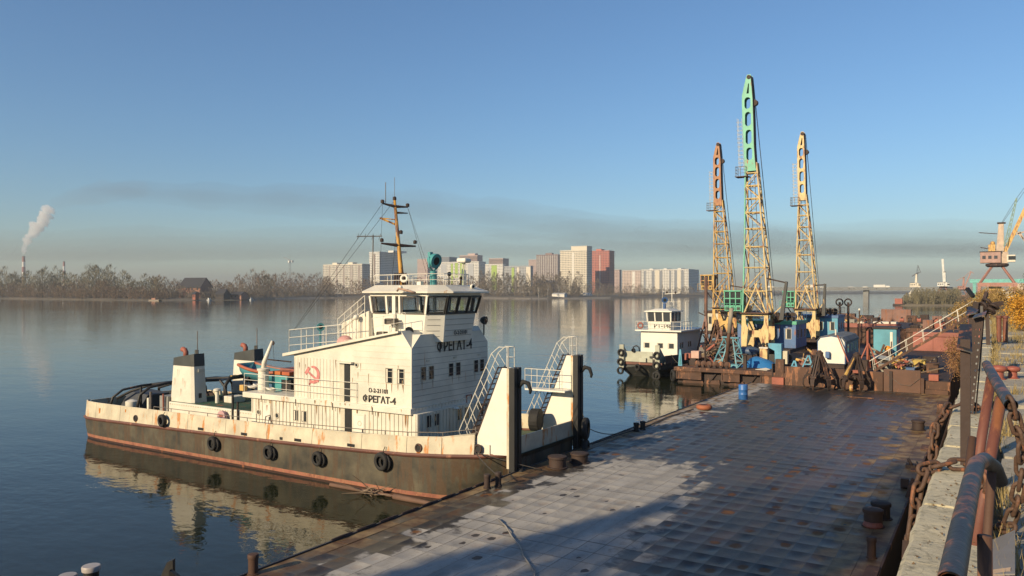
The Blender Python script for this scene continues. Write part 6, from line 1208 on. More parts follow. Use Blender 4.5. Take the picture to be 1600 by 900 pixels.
    tag(cg.build('ladder_cage', RAILW, t), None, kind='stuff'); xj = interp(L, zj); MB().box(xj-.95, xj+.3, Y-.6, Y+.5, zj-.72, zj-.66).build('joint_platform', RUST, t); railing(t, [(xj+.1, Y-.55, zj-.66), (xj-.9, Y-.55, zj-.66), (xj-.9, Y+.45, zj-.66)], .95, 3, .022, RAILD, .5)
    # hoist ropes
    for o_ in (-.12, .12): MB().tube((xt+.3, Y+o_, zt-.3), (x1+.05, Y+d0+.8, 6.4), .018, 4).build('hoist_rope', WIRE, t)
    # boom foot: plate frame with a window above and an arch below
    w = x1-x0; a0 = x0-.05; a1 = x1+.05; z0, z1 = 2.95, 6.35
    out = [(a0, z0), (a0+.22*w, z0), (a0+.24*w, z0+.35), (a0+.36*w, z0+1.15), (a1-.36*w, z0+1.15), (a1-.24*w, z0+.35), (a1-.22*w, z0), (a1, z0), (a1+.02, 4.2), (a1-.05, z1), (a0+.05, z1), (a0-.02, 4.2)]
    hole = [(a0+.18*w, 5.35), (a0+.30*w, 4.75), (a1-.30*w, 4.75), (a1-.18*w, 5.35), (a1-.16*w, z1-.22), (a0+.16*w, z1-.22)]
    for f in (-d0-.1, d0+.1): holed_plate('foot_plate', out, [hole], .12, lambda x, y, z, f=f: (x, Y+f+z, y), frame_mat, t)
    for x in (a0+.2, a1-.2): MB().tube((x, Y-d0-.3, z0+.05), (x, Y+d0+.3, z0+.05), .2, 12).build('foot_pin', RUSTD, t)
    MB().box(x0-.1, x1+.1, Y-d0-.5, Y+d0+.2, z1, z1+.1).build('foot_walkway', RUST, t)
    for f in (-1, 1): MB().bar((x0+.15, Y+f*(d0+.05), z1), (xc+.1, Y+f*d0*.8, z1+2.9), .12, .12).build('foot_strut', cmat, t); MB().bar((x1-.15, Y+f*(d0+.05), z1), (xc-.1, Y+f*d0*.8, z1+2.9), .12, .12).build('foot_strut', cmat, t)
    # machinery house behind and beside the boom foot
    (hx0, hx1, hz0, hz1, hm, band) = house; yb = Y+d0+.6; mh = MB().box(hx0, hx1, yb, yb+5, hz0, hz1).build('machinery_house', hm, t, bevel=.03); MB().box(hx0-.06, hx1+.06, yb-.06, yb+5.06, hz1+.002, hz1+.32).build('house_roof', band, t)
    nwin = max(3, int((hx1-hx0)/1.25))
    for k in range(nwin):
        x = hx0+(k+.5)*(hx1-hx0)/nwin; win_y(x, hz0+(hz1-hz0)*.6, .5, .95, yb, t, PANE)
    for k in range(3): win_x(yb+.9+1.6*k, hz0+(hz1-hz0)*.6, .6, .8, hx1, t, PANE)
    MB().lathe([(2.3, base+.0), (2.3, base+.5), (1.7, base+.9), (1.7, hz0)], (xc, yb+2.2, 0), (0,0,1), 20).build('slewing_ring', RUSTD, t); MB().box(hx0+.1, hx1-.1, Y-.4, yb+4.8, hz0-.35, hz0).build('slewing_deck', RUSTD, t)
    MB().box(x0-.1, x1+.1, Y-d0-.3, Y+d0+.4, z0-.4, z0-.12).build('foot_beam', RUSTD, t)
    # operator cab with framed panes
    cx0, cx1 = cabx; cz0, cz1 = cabz; yc = Y-.6; dp = 1.7; fr = MB(); zm = cz0+(cz1-cz0)*.3; w_ = (cx1-cx0)
    MB().box(cx0, cx1, yc, yc+dp, cz0, zm).build('cab_base', cabmat, t, bevel=.03); MB().box(cx0-.08, cx1+.08, yc-.1, yc+dp+.1, cz1, cz1+.14).build('cab_roof', cabmat, t, bevel=.03); MB().box(cx0+.06, cx1-.06, yc+.06, yc+dp-.06, zm, cz1).build('cab_glazing', GLASS, t)
    for k in range(4):
        x = cx0+k*w_/3; MB().box(x-.05, x+.05, yc-.01, yc+.09, zm, cz1).build('cab_mullion', cabmat, t)
    for z in (zm+(cz1-zm)*.5,): MB().box(cx0+.05, cx1-.05, yc-.005, yc+.08, z-.05, z+.05).build('cab_transom', cabmat, t)
    for k in range(3): MB().box(cx1-.08, cx1+.01, yc+k*dp/2-.05 if k else yc+.1, yc+k*dp/2+.05 if k else yc+.2, zm, cz1).build('cab_mullion', cabmat, t)
    for k in range(3): MB().box(cx0+.12+k*w_/3, cx0-.12+(k+1)*w_/3, yc-.015, yc, cz0+.12, zm-.14).build('cab_panel', BLACK, t)
    MB().bar((cx1-.3, yc+dp*.5, cz0), (x0+.1, Y, cz0-1.4), .12, .12).build('cab_bracket', RUSTD, t); MB().bar((cx0+.3, yc+dp*.5, cz0), (x0+.1, Y, cz0-1.9), .1, .1).build('cab_bracket', RUSTD, t); railing(t, [(cx0-.3, yc-.35, cz0-.05), (cx1, yc-.35, cz0-.05)], .0+.8, 2, .02, cabmat, .6); MB().box(cx0-.35, cx1+.1, yc-.4, yc+dp, cz0-.11, cz0-.05).build('cab_floor', RUSTD, t)
    # counter lever with its link rod
    if lean_rod:
        (rx0, rz0), (rx1, rz1), (bx, bz_) = lean_rod; MB().bar((rx0, Y, rz0), (rx1, Y+.3, rz1), .14, .14).build('link_rod', RUSTD, t); MB().prism([(rx1-.06, Y, rz1+.15), (rx1+.16, Y, rz1+.1), (bx+.28, Y, bz_), (bx-.12, Y, bz_)], (0, .35, 0)).build('counter_lever', wmat('lever_dark', (.05, .05, .05), .6, rust=.3, rustcol=(.3, .2, .1)), t); MB().bar((x1, Y, rz1-3.2), (rx1+.05, Y+.2, rz1-1.8), .09, .09).build('lever_brace', cmat, t); MB().bar((bx-.6, Y+1, 5.6), (bx+.05, Y+.4, bz_+.2), .5, .4).build('deck_hoist', RUSTD, t)
    for k in range(4): MB().lathe([(.35, -.1), (.4, -.08), (.4, .08), (.35, .1)], (hx1-.6-.5*k, yb+1.5, hz1+.75), (0,1,0), 14).build('rope_drum', RUSTD, t); MB().box(hx1-.7-.5*k, hx1-.5-.5*k, yb+1.2, yb+1.8, hz1+.3, hz1+.75).build('drum_stand', RUSTD, t)
    railing(t, [(hx0, yb, hz1+.32), (hx1, yb, hz1+.32), (hx1, yb+5, hz1+.32)], .9, 2, .02, BLUE if hm is BLUE else RAILD, 1.2)
    return t
fcrane('tallest floating crane with a mint green boom head, middle of three', 76, [(3, -20.5), (5.7, -20.5), (10, -20.42), (15, -20.36), (20, -20.42)], [(3, -17.95), (5.7, -18.04), (10, -18.34), (15, -18.76), (20, -19.35)], 20.4,
    [(-20.44, 20.2), (-19.36, 20.2), (-19.55, 22.2), (-19.62, 25.0), (-19.70, 27.5), (-19.9, 29.6), (-20.25, 29.6), (-20.74, 27.6), (-20.66, 25), (-20.55, 22.2)], MINT, PCRANE, (-22.4, -20.75), (6.55, 8.45), GREENC, (-21.75, -16.1, 2.95, 5.25, BLUE, GREENC), PCRANE, ((-18.5, 9.75), (-16.7, 9.3), (-17.2, 5.75)), 1.1, 1)
fcrane('floating crane with a rusty orange boom head, left of three', 98, [(3, -30.2), (5.7, -30.26), (9, -30.26), (14.7, -30.26), (19.6, -30.34)], [(3, -27.9), (5.7, -27.95), (9, -28.19), (14.7, -28.7), (19.6, -29.3)], 19.6,
    [(-30.34, 19.5), (-29.3, 19.5), (-29.42, 22.5), (-29.5, 25.8), (-29.7, 27.6), (-29.98, 27.6), (-30.44, 25.8), (-30.40, 22.5)], OCRANE, YCRANE, (-32.0, -30.5), (8.7, 10.5), YCRANE, (-32.3, -26.3, 3.3, 5.6, wmat('cream_house', (.55, .52, .42), .6, rust=.15), RUSTD), YCRANE, ((-28.3, 9.2), (-25.6, 8.8), (-26.6, 5.9)), 1.1, 2)
fcrane('floating crane with a pale yellow boom head, right of three', 96, [(3, -19.7), (5.7, -19.73), (9, -19.8), (14, -19.6), (19.4, -19.52)], [(3, -17.45), (5.7, -17.48), (9, -17.63), (14, -18.1), (19.4, -18.68)], 19.4,
    [(-19.54, 19.3), (-18.66, 19.3), (-18.74, 22.5), (-18.84, 25.6), (-18.95, 27.45), (-19.25, 27.45), (-19.68, 25.7), (-19.64, 22.5)], PCRANE, PCRANE, (-21.25, -19.95), (6.6, 8.4), GREENC, (-20.6, -15.5, 2.9, 5.3, SKYB, BLUE), PCRANE, ((-17.7, 9.2), (-16.7, 9.25), (-16.9, 5.6)), 1.1, 3)
panel_barge('crane pontoon carrying the left and right floating cranes', -34, -13.5, 92.5, 112, 1.42, RUSTD, 6, name='crane_pontoon')
# dark spud pole beside the left crane
tag(MB().tube((-29.0, 90.2, 1.3), (-29.0, 90.2, 10.2), .2, 10).build('spud_pole', wmat('spud', (.13, .07, .05), .7, rust=.4), smooth=True), 'tall rusty upright spud pole left of the three cranes', 'pole')

# ------------------------------------------------------------------ clutter on the framed barge
def trestle(label, x, y, z, lean_, h=2.7):
    t = thing('lattice_trestle', label, 'trestle', (x, y, z), 'sky blue lattice trestles'); m_ = wmat('trestle_blue', (.10, .30, .38), .55, rust=.25)
    b0, b1 = Vector((x-.42, y, z)), Vector((x+.42, y, z)); t0, t1 = Vector((x-.2+lean_, y+.4, z+h)), Vector((x+.25+lean_, y+.4, z+h))
    for a, b in ((b0, t0), (b1, t1)): MB().bar(a, b, .1, .1).build('leg', m_, t)
    for k in range(4):
        f0, f1 = k/4, (k+1)/4; A, B = (b0, t0), (b1, t1)
        if k % 2: A, B = B, A
        MB().bar(A[0].lerp(A[1], f0), B[0].lerp(B[1], f1), .07, .07).build('lacing_bar', m_, t); MB().bar(b0.lerp(t0, f1), b1.lerp(t1, f1), .07, .07).build('lacing_bar', m_, t)
    MB().box(t0.x-.15, t1.x+.15, y+.15, y+.65, z+h, z+h+.12).build('cap_beam', m_, t); return t
trestle('left sky blue lattice trestle leaning beside the slanting pipe', -21.9, 71.2, 1.45, .8); trestle('right sky blue lattice trestle beside the slanting pipe', -19.35, 70.4, 1.45, -.7)
t = thing('dredge_pipe', 'slanting rusty pipe standing between the blue trestles', 'pipe', (-21, 71.4, 1.45)); MB().tube((-21.05, 71.4, 1.5), (-20.55, 71.4, 6.9), .19, 12, .17).build('lower_pipe', RUST, t, smooth=True); MB().tube((-20.76, 71.4, 4.6), (-20.545, 71.4, 6.92), .2, 12).build('pale_sleeve', wmat('pale_sleeve', (.3, .26, .2), .7, rust=.3), t, smooth=True); MB().box(-21.7, -19.8, 70.9, 71.9, 1.46, 1.72).build('foot_beam', MATS['trestle_blue'], t)
for i in range(6):
    x = -23.2+i*.55; t = thing('rusty_roller', ('leftmost', 'second', 'third', 'fourth', 'fifth', 'rightmost')[i] + ' rusty roller on the framed barge edge', 'roller', (x, 69.8, 1.45), 'rusty rollers'); MB().lathe([(.24, -.16), (.3, -.12), (.3, .12), (.24, .16)], (x, 69.8, 1.76), (.3*(-1)**i, 1, 0), 14).build('drum', RUST, t, smooth=40); MB().box(x-.1, x+.1, 69.5, 70.1, 1.45, 1.7).build('stand', RUSTD, t)
t = thing('cabin_tank', 'faded red and white tank block near the small tug', 'tank', (-24.4, 71.5, 1.45)); MB().box(-25.0, -24.4, 71.2, 72, 1.9, 2.55).build('red_half', RUSTRED, t, bevel=.04); MB().box(-24.38, -23.6, 71.25, 72, 2.1, 2.8).build('pale_half', wmat('pinkish_white', (.6, .38, .3), .6, rust=.25), t, bevel=.04); MB().box(-24.7, -23.9, 71.2, 71.9, 1.45, 2.1).build('skid', RUSTD, t)
t = thing('blue_tarpaulin', 'bright blue tarpaulin heap left of the sky blue post', 'tarpaulin', (-18.3, 72.6, 1.45)); mb = MB(); n = 9; vs = []
for j in range(n):
    for i in range(n):
        u, v = i/(n-1)*2-1, j/(n-1)*2-1; vs.append((-18.2+1.7*u, 72.6+1.0*v, 1.46+max(0, (1-u*u)*(1-v*v))*.95*(1+.5*mnoise.noise((u*2.2, v*2.2, 1)))))
mb.add(vs, [(j*n+i, j*n+i+1, (j+1)*n+i+1, (j+1)*n+i) for j in range(n-1) for i in range(n-1)]); mb.build('sheet', wmat('tarp_blue', (.03, .17, .42), .35, dirt=.3), t, smooth=True, fix=False)
t = thing('engine_cover', 'crumpled dark blue cover above the tarpaulin by the crane foot', 'cover', (-19.6, 74.4, 1.45)); MB().ball((-19.7, 74.5, 2.75), .9, 12, 7, (1.2, .7, .55)).build('cover', wmat('navy_cover', (.05, .09, .17), .5, dirt=.4), t, smooth=True); MB().box(-20.5, -18.9, 74.1, 75, 1.45, 2.5).build('engine', RUSTD, t)
t = thing('machine_cabinet', 'cream machine cabinet under the middle crane', 'cabinet', (-18.1, 73.6, 1.45)); MB().box(-18.45, -17.75, 73.3, 74, 1.45, 3.15).build('body', PCRANE, t, bevel=.03); MB().box(-18.5, -17.7, 73.25, 74.05, 3.15, 3.25).build('lid', RAILW, t); MB().box(-17.7, -17.1, 73.5, 74.2, 1.45, 2.6).build('side_unit', BLACK, t, bevel=.03)
for i in range(3): tag(MB().ball((-18.6+.35*i, 73.9, 3.5), .17, 10, 6).build('rubber_float', RUBBER, smooth=True), ('left', 'middle', 'right')[i] + ' dark round float above the cream cabinet', 'float', 'round floats'); 
for i in range(3): MB().box(-18.68+.35*i, -18.52+.35*i, 73.85, 73.95, 3.25, 3.4).build('float_peg', RUSTD, bpy.data.objects['machine_cabinet'])
t = thing('bitt_post', 'tall sky blue mooring post with a leaning side plate', 'post', (-16.6, 71.8, 1.45)); MB().prism([(-17.3, 71.6, 3.75), (-16.1, 71.6, 3.75), (-16.1, 71.6, 1.45), (-16.65, 71.6, 1.45), (-16.7, 71.6, 3.1), (-17.2, 71.6, 3.35)], (0, .8, 0)).build('plate', SKYB, t, bevel=.02); MB().box(-16.0, -15.6, 71.7, 72.3, 1.45, 3.1).build('pale_box', wmat('pale_box', (.55, .5, .36), .6, rust=.2), t, bevel=.02)
t = thing('bitt_post', 'short rusty post beside the right blue trestle', 'post', (-18.9, 70, 1.45)); MB().box(-19.05, -18.75, 69.8, 70.1, 1.45, 2.75).build('post', RUSTD, t, bevel=.02); MB().box(-19.15, -18.65, 69.7, 70.2, 2.75, 2.85).build('cap', RUSTD, t)
t = thing('bitt_post', 'thin rusty post behind the faded red tank', 'post', (-22.9, 71, 1.45)); MB().tube((-22.9, 71, 1.45), (-22.9, 71, 3.4), .09, 8).build('post', RUSTD, t); MB().tube((-22.9, 71, 3.4), (-22.9, 71, 3.5), .13, 8).build('cap', RUSTD, t)
tag(MB().prism([(-18.0, 70.0, 1.47), (-16.9, 69.6, 1.47), (-16.7, 70.1, 1.52), (-17.2, 70.5, 1.6)], (0, 0, .03)).build('canvas_scrap', W_CREAM), 'pale canvas scrap lying on the framed barge deck', 'canvas')
# heap of rusty winch frames behind the small tug
rr = random.Random(33)
for i in range(7):
    x, y = -27.0+i*.62, 82+rr.uniform(-1.5, 2.5); lab = ('farthest left', 'second', 'third', 'fourth', 'fifth', 'sixth', 'farthest right')[i]; t = thing('deck_hoist', lab + ' rusty winch frame in the heap behind the small tug', 'frame', (x, y, 1.5), 'rusty winch frames'); h = rr.uniform(3.0, 5.0); m_ = RUST if i % 3 else wmat('pinkish_rust', (.24, .13, .10), .7, rust=.4)
    pts = [Vector((x-.7, y, 1.5)), Vector((x+.75, y, 1.5)), Vector((x+rr.uniform(-.3, .3), y+.5, 1.5+h))]
    for a, b in ((0, 2), (1, 2)): MB().bar(pts[a], pts[b], .16, .14).build('leg', m_, t)
    for f in (.3, .55, .78): MB().bar(pts[0].lerp(pts[2], f), pts[1].lerp(pts[2], f), .1, .1).build('rung', m_, t)
    MB().lathe([(.4, -.25), (.48, -.2), (.3, -.15), (.3, .15), (.48, .2), (.4, .25)], pts[2]+Vector((0, 0, -h*.25)), (1, .3, 0), 14).build('drum', m_, t); MB().bar(pts[2], pts[2]+Vector((rr.uniform(-1.6, 1.2), rr.uniform(-.5, .5), rr.uniform(-.9, .5))), .1, .1).build('boom', RUSTD, t)
MB_ = None
for i in range(5):
    x, y = -26.2+i*.9, 79+.4*i; t = thing('scrap_girder', ('lowest', 'second lowest', 'middle', 'second highest', 'highest')[i] + ' slanting dark girder behind the framed barge', 'girder', (x, y, 1.5), 'slanting girders'); a, b = Vector((x-.6, y, 1.5+.1*i)), Vector((x+1.6, y+.6, 3.0+.25*i)); MB().bar(a, b, .16, .2).build('flange', RUSTD, t); MB().bar(a+Vector((0,.25,.3)), b+Vector((0,.25,.3)), .14, .1).build('flange', RUST, t)
    for k in range(4): MB().bar(a.lerp(b, k/4), (a+Vector((0,.25,.3))).lerp(b+Vector((0,.25,.3)), (k+.6)/4), .06, .06).build('lacing_bar', RUST, t)

# ------------------------------------------------------------------ clutter on the high sided barge
t = thing('deck_cabin', 'turquoise deck cabin behind the wagon', 'cabin', (-7.6, 74, 2.3)); MB().box(-8.7, -6.9, 73, 76, 2.34, 5.25).build('wall', wmat('cabin_turq', (.10, .33, .42), .55, rust=.12), t, bevel=.03); MB().box(-8.8, -6.8, 72.9, 76.1, 5.25, 5.4).build('roof', RUSTD, t); MB().box(-7.4, -7.2, 72.94, 73.0, 2.8, 5.0).build('batten', RAILW, t); win_x(74, 4.2, .6, .7, -6.9, t); MB().tube((-7.3, 72.9, 3.6), (-7.3, 72.9, 4.2), .04, 6).build('handle', RUST, t)
rr = random.Random(8)
for i, (x, y, w, h, m_, lab) in enumerate(((-8.2, 63.5, .5, .9, RUSTD, 'dark drum right of the grabs'), (-6.9, 64.5, .8, .6, wmat('grey_crate', (.3, .29, .25), .7, rust=.2), 'grey crate below the gangway foot'), (-5.9, 66, .6, .5, RUSTRED, 'oxide red box under the gangway'), (-5.2, 65, .6, .35, BLUE, 'small blue box under the gangway'), (-4.8, 67.5, .9, .8, wmat('mustard', (.5, .36, .08), .6, rust=.2), 'mustard yellow machine beside the dry brush'), (-6.3, 70, .8, .55, WHITE, 'white box behind the gangway rails'), (-5.4, 70.5, .7, .5, W_CREAM, 'cream box right of the white box'), (-7.4, 69, 1.1, .7, RUSTD, 'dark engine block in front of the turquoise cabin'), (-3.8, 66, .8, .7, RUST, 'rusty case near the quay side end'), (-4.2, 70, 1.0, .9, RUSTD, 'dark rusty case before the red hull'))):
    t = thing('deck_crate', lab, 'box', (x, y, 2.34)); MB().box(x-w/2, x+w/2, y-w/2, y+w/2, 2.36, 2.36+h).build('body', m_, t, bevel=.03); MB().box(x-w/2-.03, x+w/2+.03, y-w/2-.03, y+w/2+.03, 2.36+h, 2.4+h).build('lid', m_, t); MB().box(x-w/4, x+w/4, y-w/2-.03, y-w/2, 2.36+h*.35, 2.36+h*.55).build('plate', RUSTD, t)
tag(MB().ball((-7.5, 72.2, 3.6), .28, 12, 8).build('marker_buoy', wmat('buoy_orange', (.75, .3, .03), .5), smooth=True), 'round orange buoy before the turquoise cabin', 'buoy'); MB().box(-7.8, -7.2, 71.9, 72.5, 2.34, 3.35).build('engine_top', RUSTD, bpy.data.objects['deck_cabin'])
t = thing('pole_tripod', 'rusty red pole tripod right of the wagon', 'tripod', (-8.4, 66.5, 2.34)); MB().tube((-8.35, 66.5, 2.34), (-8.35, 66.5, 5.35), .09, 8).build('mast', RUSTRED, t)
for a in ((-9.1, 66), (-7.5, 66.4), (-8.3, 67.8)): MB().tube((a[0], a[1], 2.36), (-8.3, 66.5, 4.4), .06, 6).build('leg', RUSTRED, t)
t = thing('leaning_poles', 'long red pole leaning over the wagon corner', 'pole', (-9.2, 63.5, 2.3)); MB().tube((-9.0, 63.3, 2.34), (-10.1, 63.5, 5.1), .05, 6).build('pole', RUSTRED, t); MB().tube((-9.05, 63.2, 2.34), (-9.3, 63.3, 3.1), .07, 6).build('sleeve', RUSTD, t)
t = thing('light_mast', 'thin lamp mast behind the wagon', 'mast', (-11.3, 84, 2.3)); MB().tube((-11.3, 84, 2.3), (-11.3, 84, 6.6), .06, 6).build('pole', RUST, t); MB().ball((-11.3, 84, 6.65), .12, 8, 5).build('lamp', RAILW, t)
t = thing('bent_sheet', 'pale bent sheet metal lying behind the tripod', 'sheet', (-7.4, 68, 2.34)); MB().prism([(-8.2, 67.3, 3.2), (-6.6, 67.1, 3.0), (-6.3, 68.4, 3.1), (-7.9, 68.5, 3.35)], (0, 0, .03)).build('sheet', wmat('pale_sheet', (.42, .43, .40), .5, rust=.15), t); MB().box(-8.0, -6.6, 67.5, 68.3, 2.34, 3.05).build('support', RUSTD, t)
# gangway
G = thing('gangway', 'steep gangway with white handrails from the rusty barge up to the quay', 'gangway', (-7.4, 63.6, 2.4)); g0, g1 = Vector((-7.5, 63.6, 2.5)), Vector((-.9, 63.6, 7.0)); up = Vector((0,0,.95))
for y in (-.45, .45):
    o = Vector((0, y, 0)); MB().bar(g0+o, g1+o, .07, .16).build('stringer', RUST, G); MB().tube(g0+o+up+Vector((-.3, 0, -.2)), g1+o+up+Vector((.4, 0, .28)), .026, 6).build('handrail', RAILW, G); MB().tube(g0+o+up*.5, g1+o+up*.5, .016, 6).build('midrail', RAILW, G)
    for k in range(7): p = g0.lerp(g1, k/6)+o; MB().tube(p, p+up+Vector((-.12, 0, 0)), .018, 5).build('rail_post', RAILW, G)
for k in range(22): p = g0.lerp(g1, (k+.5)/22); MB().cbox(p+Vector((0,0,.06)), .24, .82, .03).build('tread', WOOD, G)
t = thing('timber_plank', 'pale timber plank sloping from the quay brush to the barge', 'plank', (-3.5, 62.5, 2.4)); MB().bar((-5.0, 62.2, 2.5), (-2.9, 62.6, 3.05), .16, .06).build('plank', WOOD, t); MB().bar((-4.9, 62.4, 2.42), (-4.5, 62.45, 2.5), .1, .06).build('cleat', WOOD, t)
# red hull and rusty barges beyond
panel_barge('oxide red barge hull behind the gangway', -7.0, -1.2, 90.4, 104, 3.95, wmat('oxide_hull', (.33, .115, .085), .65, rust=.25, dirt=.3), 3, .3)
b1 = panel_barge('long rusty barge with an oxide red edge behind the wagon', -19.5, -9.6, 113, 124, 3.55, RUST, 5); MB().prism([(-18.2, 112.94, 3.6), (-10.5, 112.94, 3.6), (-10.0, 112.94, 4.15), (-18.6, 112.94, 4.15)], (0, .3, 0)).build('red_edge', MATS['oxide_hull'], b1)
b2 = panel_barge('dark rusty barge with pale hatch covers in the middle distance', -24.5, -11, 128, 142, 3.3, RUSTD, 6)
for a, b in ((-20.8, -16.6), (-15.4, -12.2)): MB().box(a, b, 128.5, 131, 3.32, 3.85).build('hatch_cover', W_CREAM, b2, bevel=.05)
b3 = panel_barge('rusty barge right of the turquoise cabin in the distance', -9.3, -.9, 110, 126, 3.4, RUST, 4, .4)
b4 = panel_barge('farthest dark barge loaded with rusty boxes', -30, -3, 150, 166, 2.9, RUSTD, 8)
rr = random.Random(21)
for i in range(15):
    if i < 4: x, y, z, w, h = (-22.6, -19.4, -14.6, -25.6)[i], 152+i, 2.94, (3.0, 2.4, 4.8, 2.0)[i], (1.5, 1.2, 2.3, 1.0)[i]
    elif i < 9: x, y, z, w, h = -12.0+(i-4)*1.9, 152+rr.random()*4, 2.94, rr.uniform(1.2, 1.8), rr.uniform(.7, 1.6)
    else: x, y, z, w, h = -8.6+(i-9)*1.35, 113+rr.random()*4, 3.44, rr.uniform(.9, 1.3), rr.uniform(.6, 1.3)
    t = thing('cargo_box', 'rusty cargo box number %s from the left on the far barges' % ('one two three four five six seven eight nine ten eleven twelve thirteen fourteen fifteen'.split()[i]), 'box', (x, y, z), 'rusty boxes on the far barges'); m_ = (RUST, RUSTD, MATS['pinkish_rust'], RUSTRED)[i % 4]; MB().box(x-w/2, x+w/2, y-.8, y+.8, z, z+h).build('body', m_, t, bevel=.03)
    for k in range(4): MB().box(x-w/2+(k+.4)*w/4, x-w/2+(k+.55)*w/4, y-.86, y-.8, z+.05, z+h-.05).build('rib', m_, t)
for i in range(9):
    x = -13+i*1.3; y = 144+rr.random()*4; t = thing('barge_winch', ('first', 'second', 'third', 'fourth', 'fifth', 'sixth', 'seventh', 'eighth', 'ninth')[i] + ' small dark winch from the left before the far boxes', 'winch', (x, y, 2.9), 'deck winches'); MB().tube((x-.3, y, 3.6), (x+.3, y, 3.6), .4, 10).build('drum', RUSTD if i % 2 else RUSTRED, t); MB().prism([(x-.4, y-.3, 2.5), (x+.4, y-.3, 2.5), (x+.1, y-.3, 4.1), (x-.1, y-.3, 4.1)], (0, .5, 0)).build('frame', RUSTD, t)
panel_barge('low dark pontoon under the small far winches', -14.5, -1, 143.2, 149.5, 2.5, RUSTD, 4, name='far_pontoon')
t = thing('twin_hoist', 'pair of spoked wheels on posts right of the right crane', 'winch', (-15.9, 104, 5.5))
for x in (-16.3, -15.3): MB().torus((x, 104, 7.1), .42, .09, (.2, 1, 0), 18, 6).build('wheel', RUSTD, t, smooth=True); MB().tube((x, 104.2, 1.42), (x, 104.2, 7.1), .14, 6).build('post', RUSTD, t)

# ------------------------------------------------------------------ small bow-on push tug
T2 = thing('small_push_tug', 'small white push tug seen bow on beside the framed barge', 'tugboat', (-29.4, 78, 0)); xc = -29.4
def ring2(y, hbm, zt, ins): return [(xc-hbm, y, zt), (xc-hbm*.96, y, .85), (xc-hbm*ins, y, -.6), (xc+hbm*ins, y, -.6), (xc+hbm*.96, y, .85), (xc+hbm, y, zt)]
R2 = [ring2(70.9, 2.15, 1.45, .04), ring2(72.2, 2.45, 1.4, .35), ring2(74.5, 2.55, 1.3, .8), ring2(84, 2.55, 1.25, .9), ring2(91, 2.3, 1.4, .85)]
for k in (2, 3): R2[0][k] = (R2[0][k][0], 72.6, -.6)
mb = MB(); mb.add([p for r in R2 for p in r], [(i*6+k, (i+1)*6+k, (i+1)*6+k+1, i*6+k+1) for i in range(4) for k in range(5)] + [(0, 1, 2, 3, 4, 5), tuple(range(24, 30))]); mb.build('hull', wmat('hull_dark2', (.05, .052, .05), .6, rust=.3, rustcol=(.2, .17, .12)), T2)
MB().add([R2[i][0] for i in range(5)] + [R2[i][5] for i in range(5)], [(i, i+1, 6+i, 5+i) for i in range(4)]).build('deck', RUSTD, T2, fix=False); MB().box(xc-2.3, xc+2.3, 70.75, 70.95, 1.25, 1.5).build('bow_belt', RUBRAIL, T2, bevel=.02); GREYG = wmat('greygreen', (.42, .43, .34), .6, rust=.15)
MB().box(xc-1.6, xc+1.3, 70.85, 70.95, 1.52, 2.55).build('bow_shield', GREYG, T2, bevel=.02); MB().box(xc+.0, xc+.7, 70.6, 70.84, 1.55, 1.95).build('bow_step', GREYG, T2); MB().box(xc+1.05, xc+1.5, 70.72, 70.84, 1.95, 2.15).build('hawse_slot', BLACK, T2)
for x, zt in ((-31.25, 3.2), (-27.5, 3.25)): MB().box(x-.24, x+.24, 70.55, 70.8, .9, zt).build('push_post', GREYG, T2, bevel=.03); MB().prism([(x-.05, 70.8, zt), (x-.05, 73.2, 1.4), (x-.05, 70.8, 1.4)], (.1, 0, 0)).build('post_web', GREYG, T2)
for x in (xc-2.45, xc+2.4): MB().hexa([(x-.04, 71.3, 1.4), (x+.04, 71.3, 1.4), (x+.04, 80, 1.2), (x-.04, 80, 1.2)], [(x-.04, 71.3, 2.2), (x+.04, 71.3, 2.2), (x+.04, 80, 1.9), (x-.04, 80, 1.9)]).build('bulwark', wmat('bulwark_dark', (.07, .075, .08), .6, rust=.2), T2)
MB().box(-31.85, -27.8, 77, 84.5, 1.25, 4.25).build('deckhouse', WHITE, T2, bevel=.02); MB().box(-32.35, -27.25, 76.6, 85, 4.26, 4.4).build('bridge_deck', WHITE, T2)
for x, w in ((-31.2, .62), (-29.7, .62), (-28.5, .62)): win_y(x, 2.75, w, .5, 77, T2, PANE)
for y in (78, 78.6, 80.5, 81.1): win_x(y, 2.8, .35, .55, -27.8, T2)
MB().hexa([(-31.15, 77.4, 4.4), (-28.7, 77.4, 4.4), (-28.7, 80.4, 4.4), (-31.15, 80.4, 4.4)], [(-31.2, 77.3, 5.25), (-28.62, 77.3, 5.25), (-28.62, 80.4, 5.25), (-31.2, 80.4, 5.25)]).build('wheelhouse_body', WHITE, T2)
for k in range(4): x = -31.2+k*.86; MB().bar((x, 77.3, 5.25), (x-.05+.03*k, 77.15, 6.3), .13, .1).build('window_post', WHITE, T2)
for k in range(3): x = -31.2+k*.86; MB().hexa([(x+.1, 77.3, 5.27), (x+.76, 77.3, 5.27), (x+.76, 77.33, 5.27), (x+.1, 77.33, 5.27)], [(x+.08, 77.17, 6.28), (x+.78, 77.17, 6.28), (x+.78, 77.2, 6.28), (x+.08, 77.2, 6.28)]).build('pane', PANE, T2)
for k in range(3): MB().box(-28.63, -28.6, 77.45+k*1.0, 78.3+k*1.0, 5.3, 6.25).build('pane', PANE, T2); MB().box(-28.68, -28.58, 77.3+k*1.0, 77.42+k*1.0, 5.25, 6.3).build('window_post', WHITE, T2)
MB().box(-31.1, -28.68, 77.5, 80.3, 5.25, 5.3).build('sill', WHITE, T2); MB().box(-31.15, -31.1, 77.4, 80.4, 5.3, 6.3).build('wheelhouse_wall', WHITE, T2); MB().box(-31.15, -28.7, 80.3, 80.4, 5.3, 6.3).build('wheelhouse_wall', WHITE, T2)
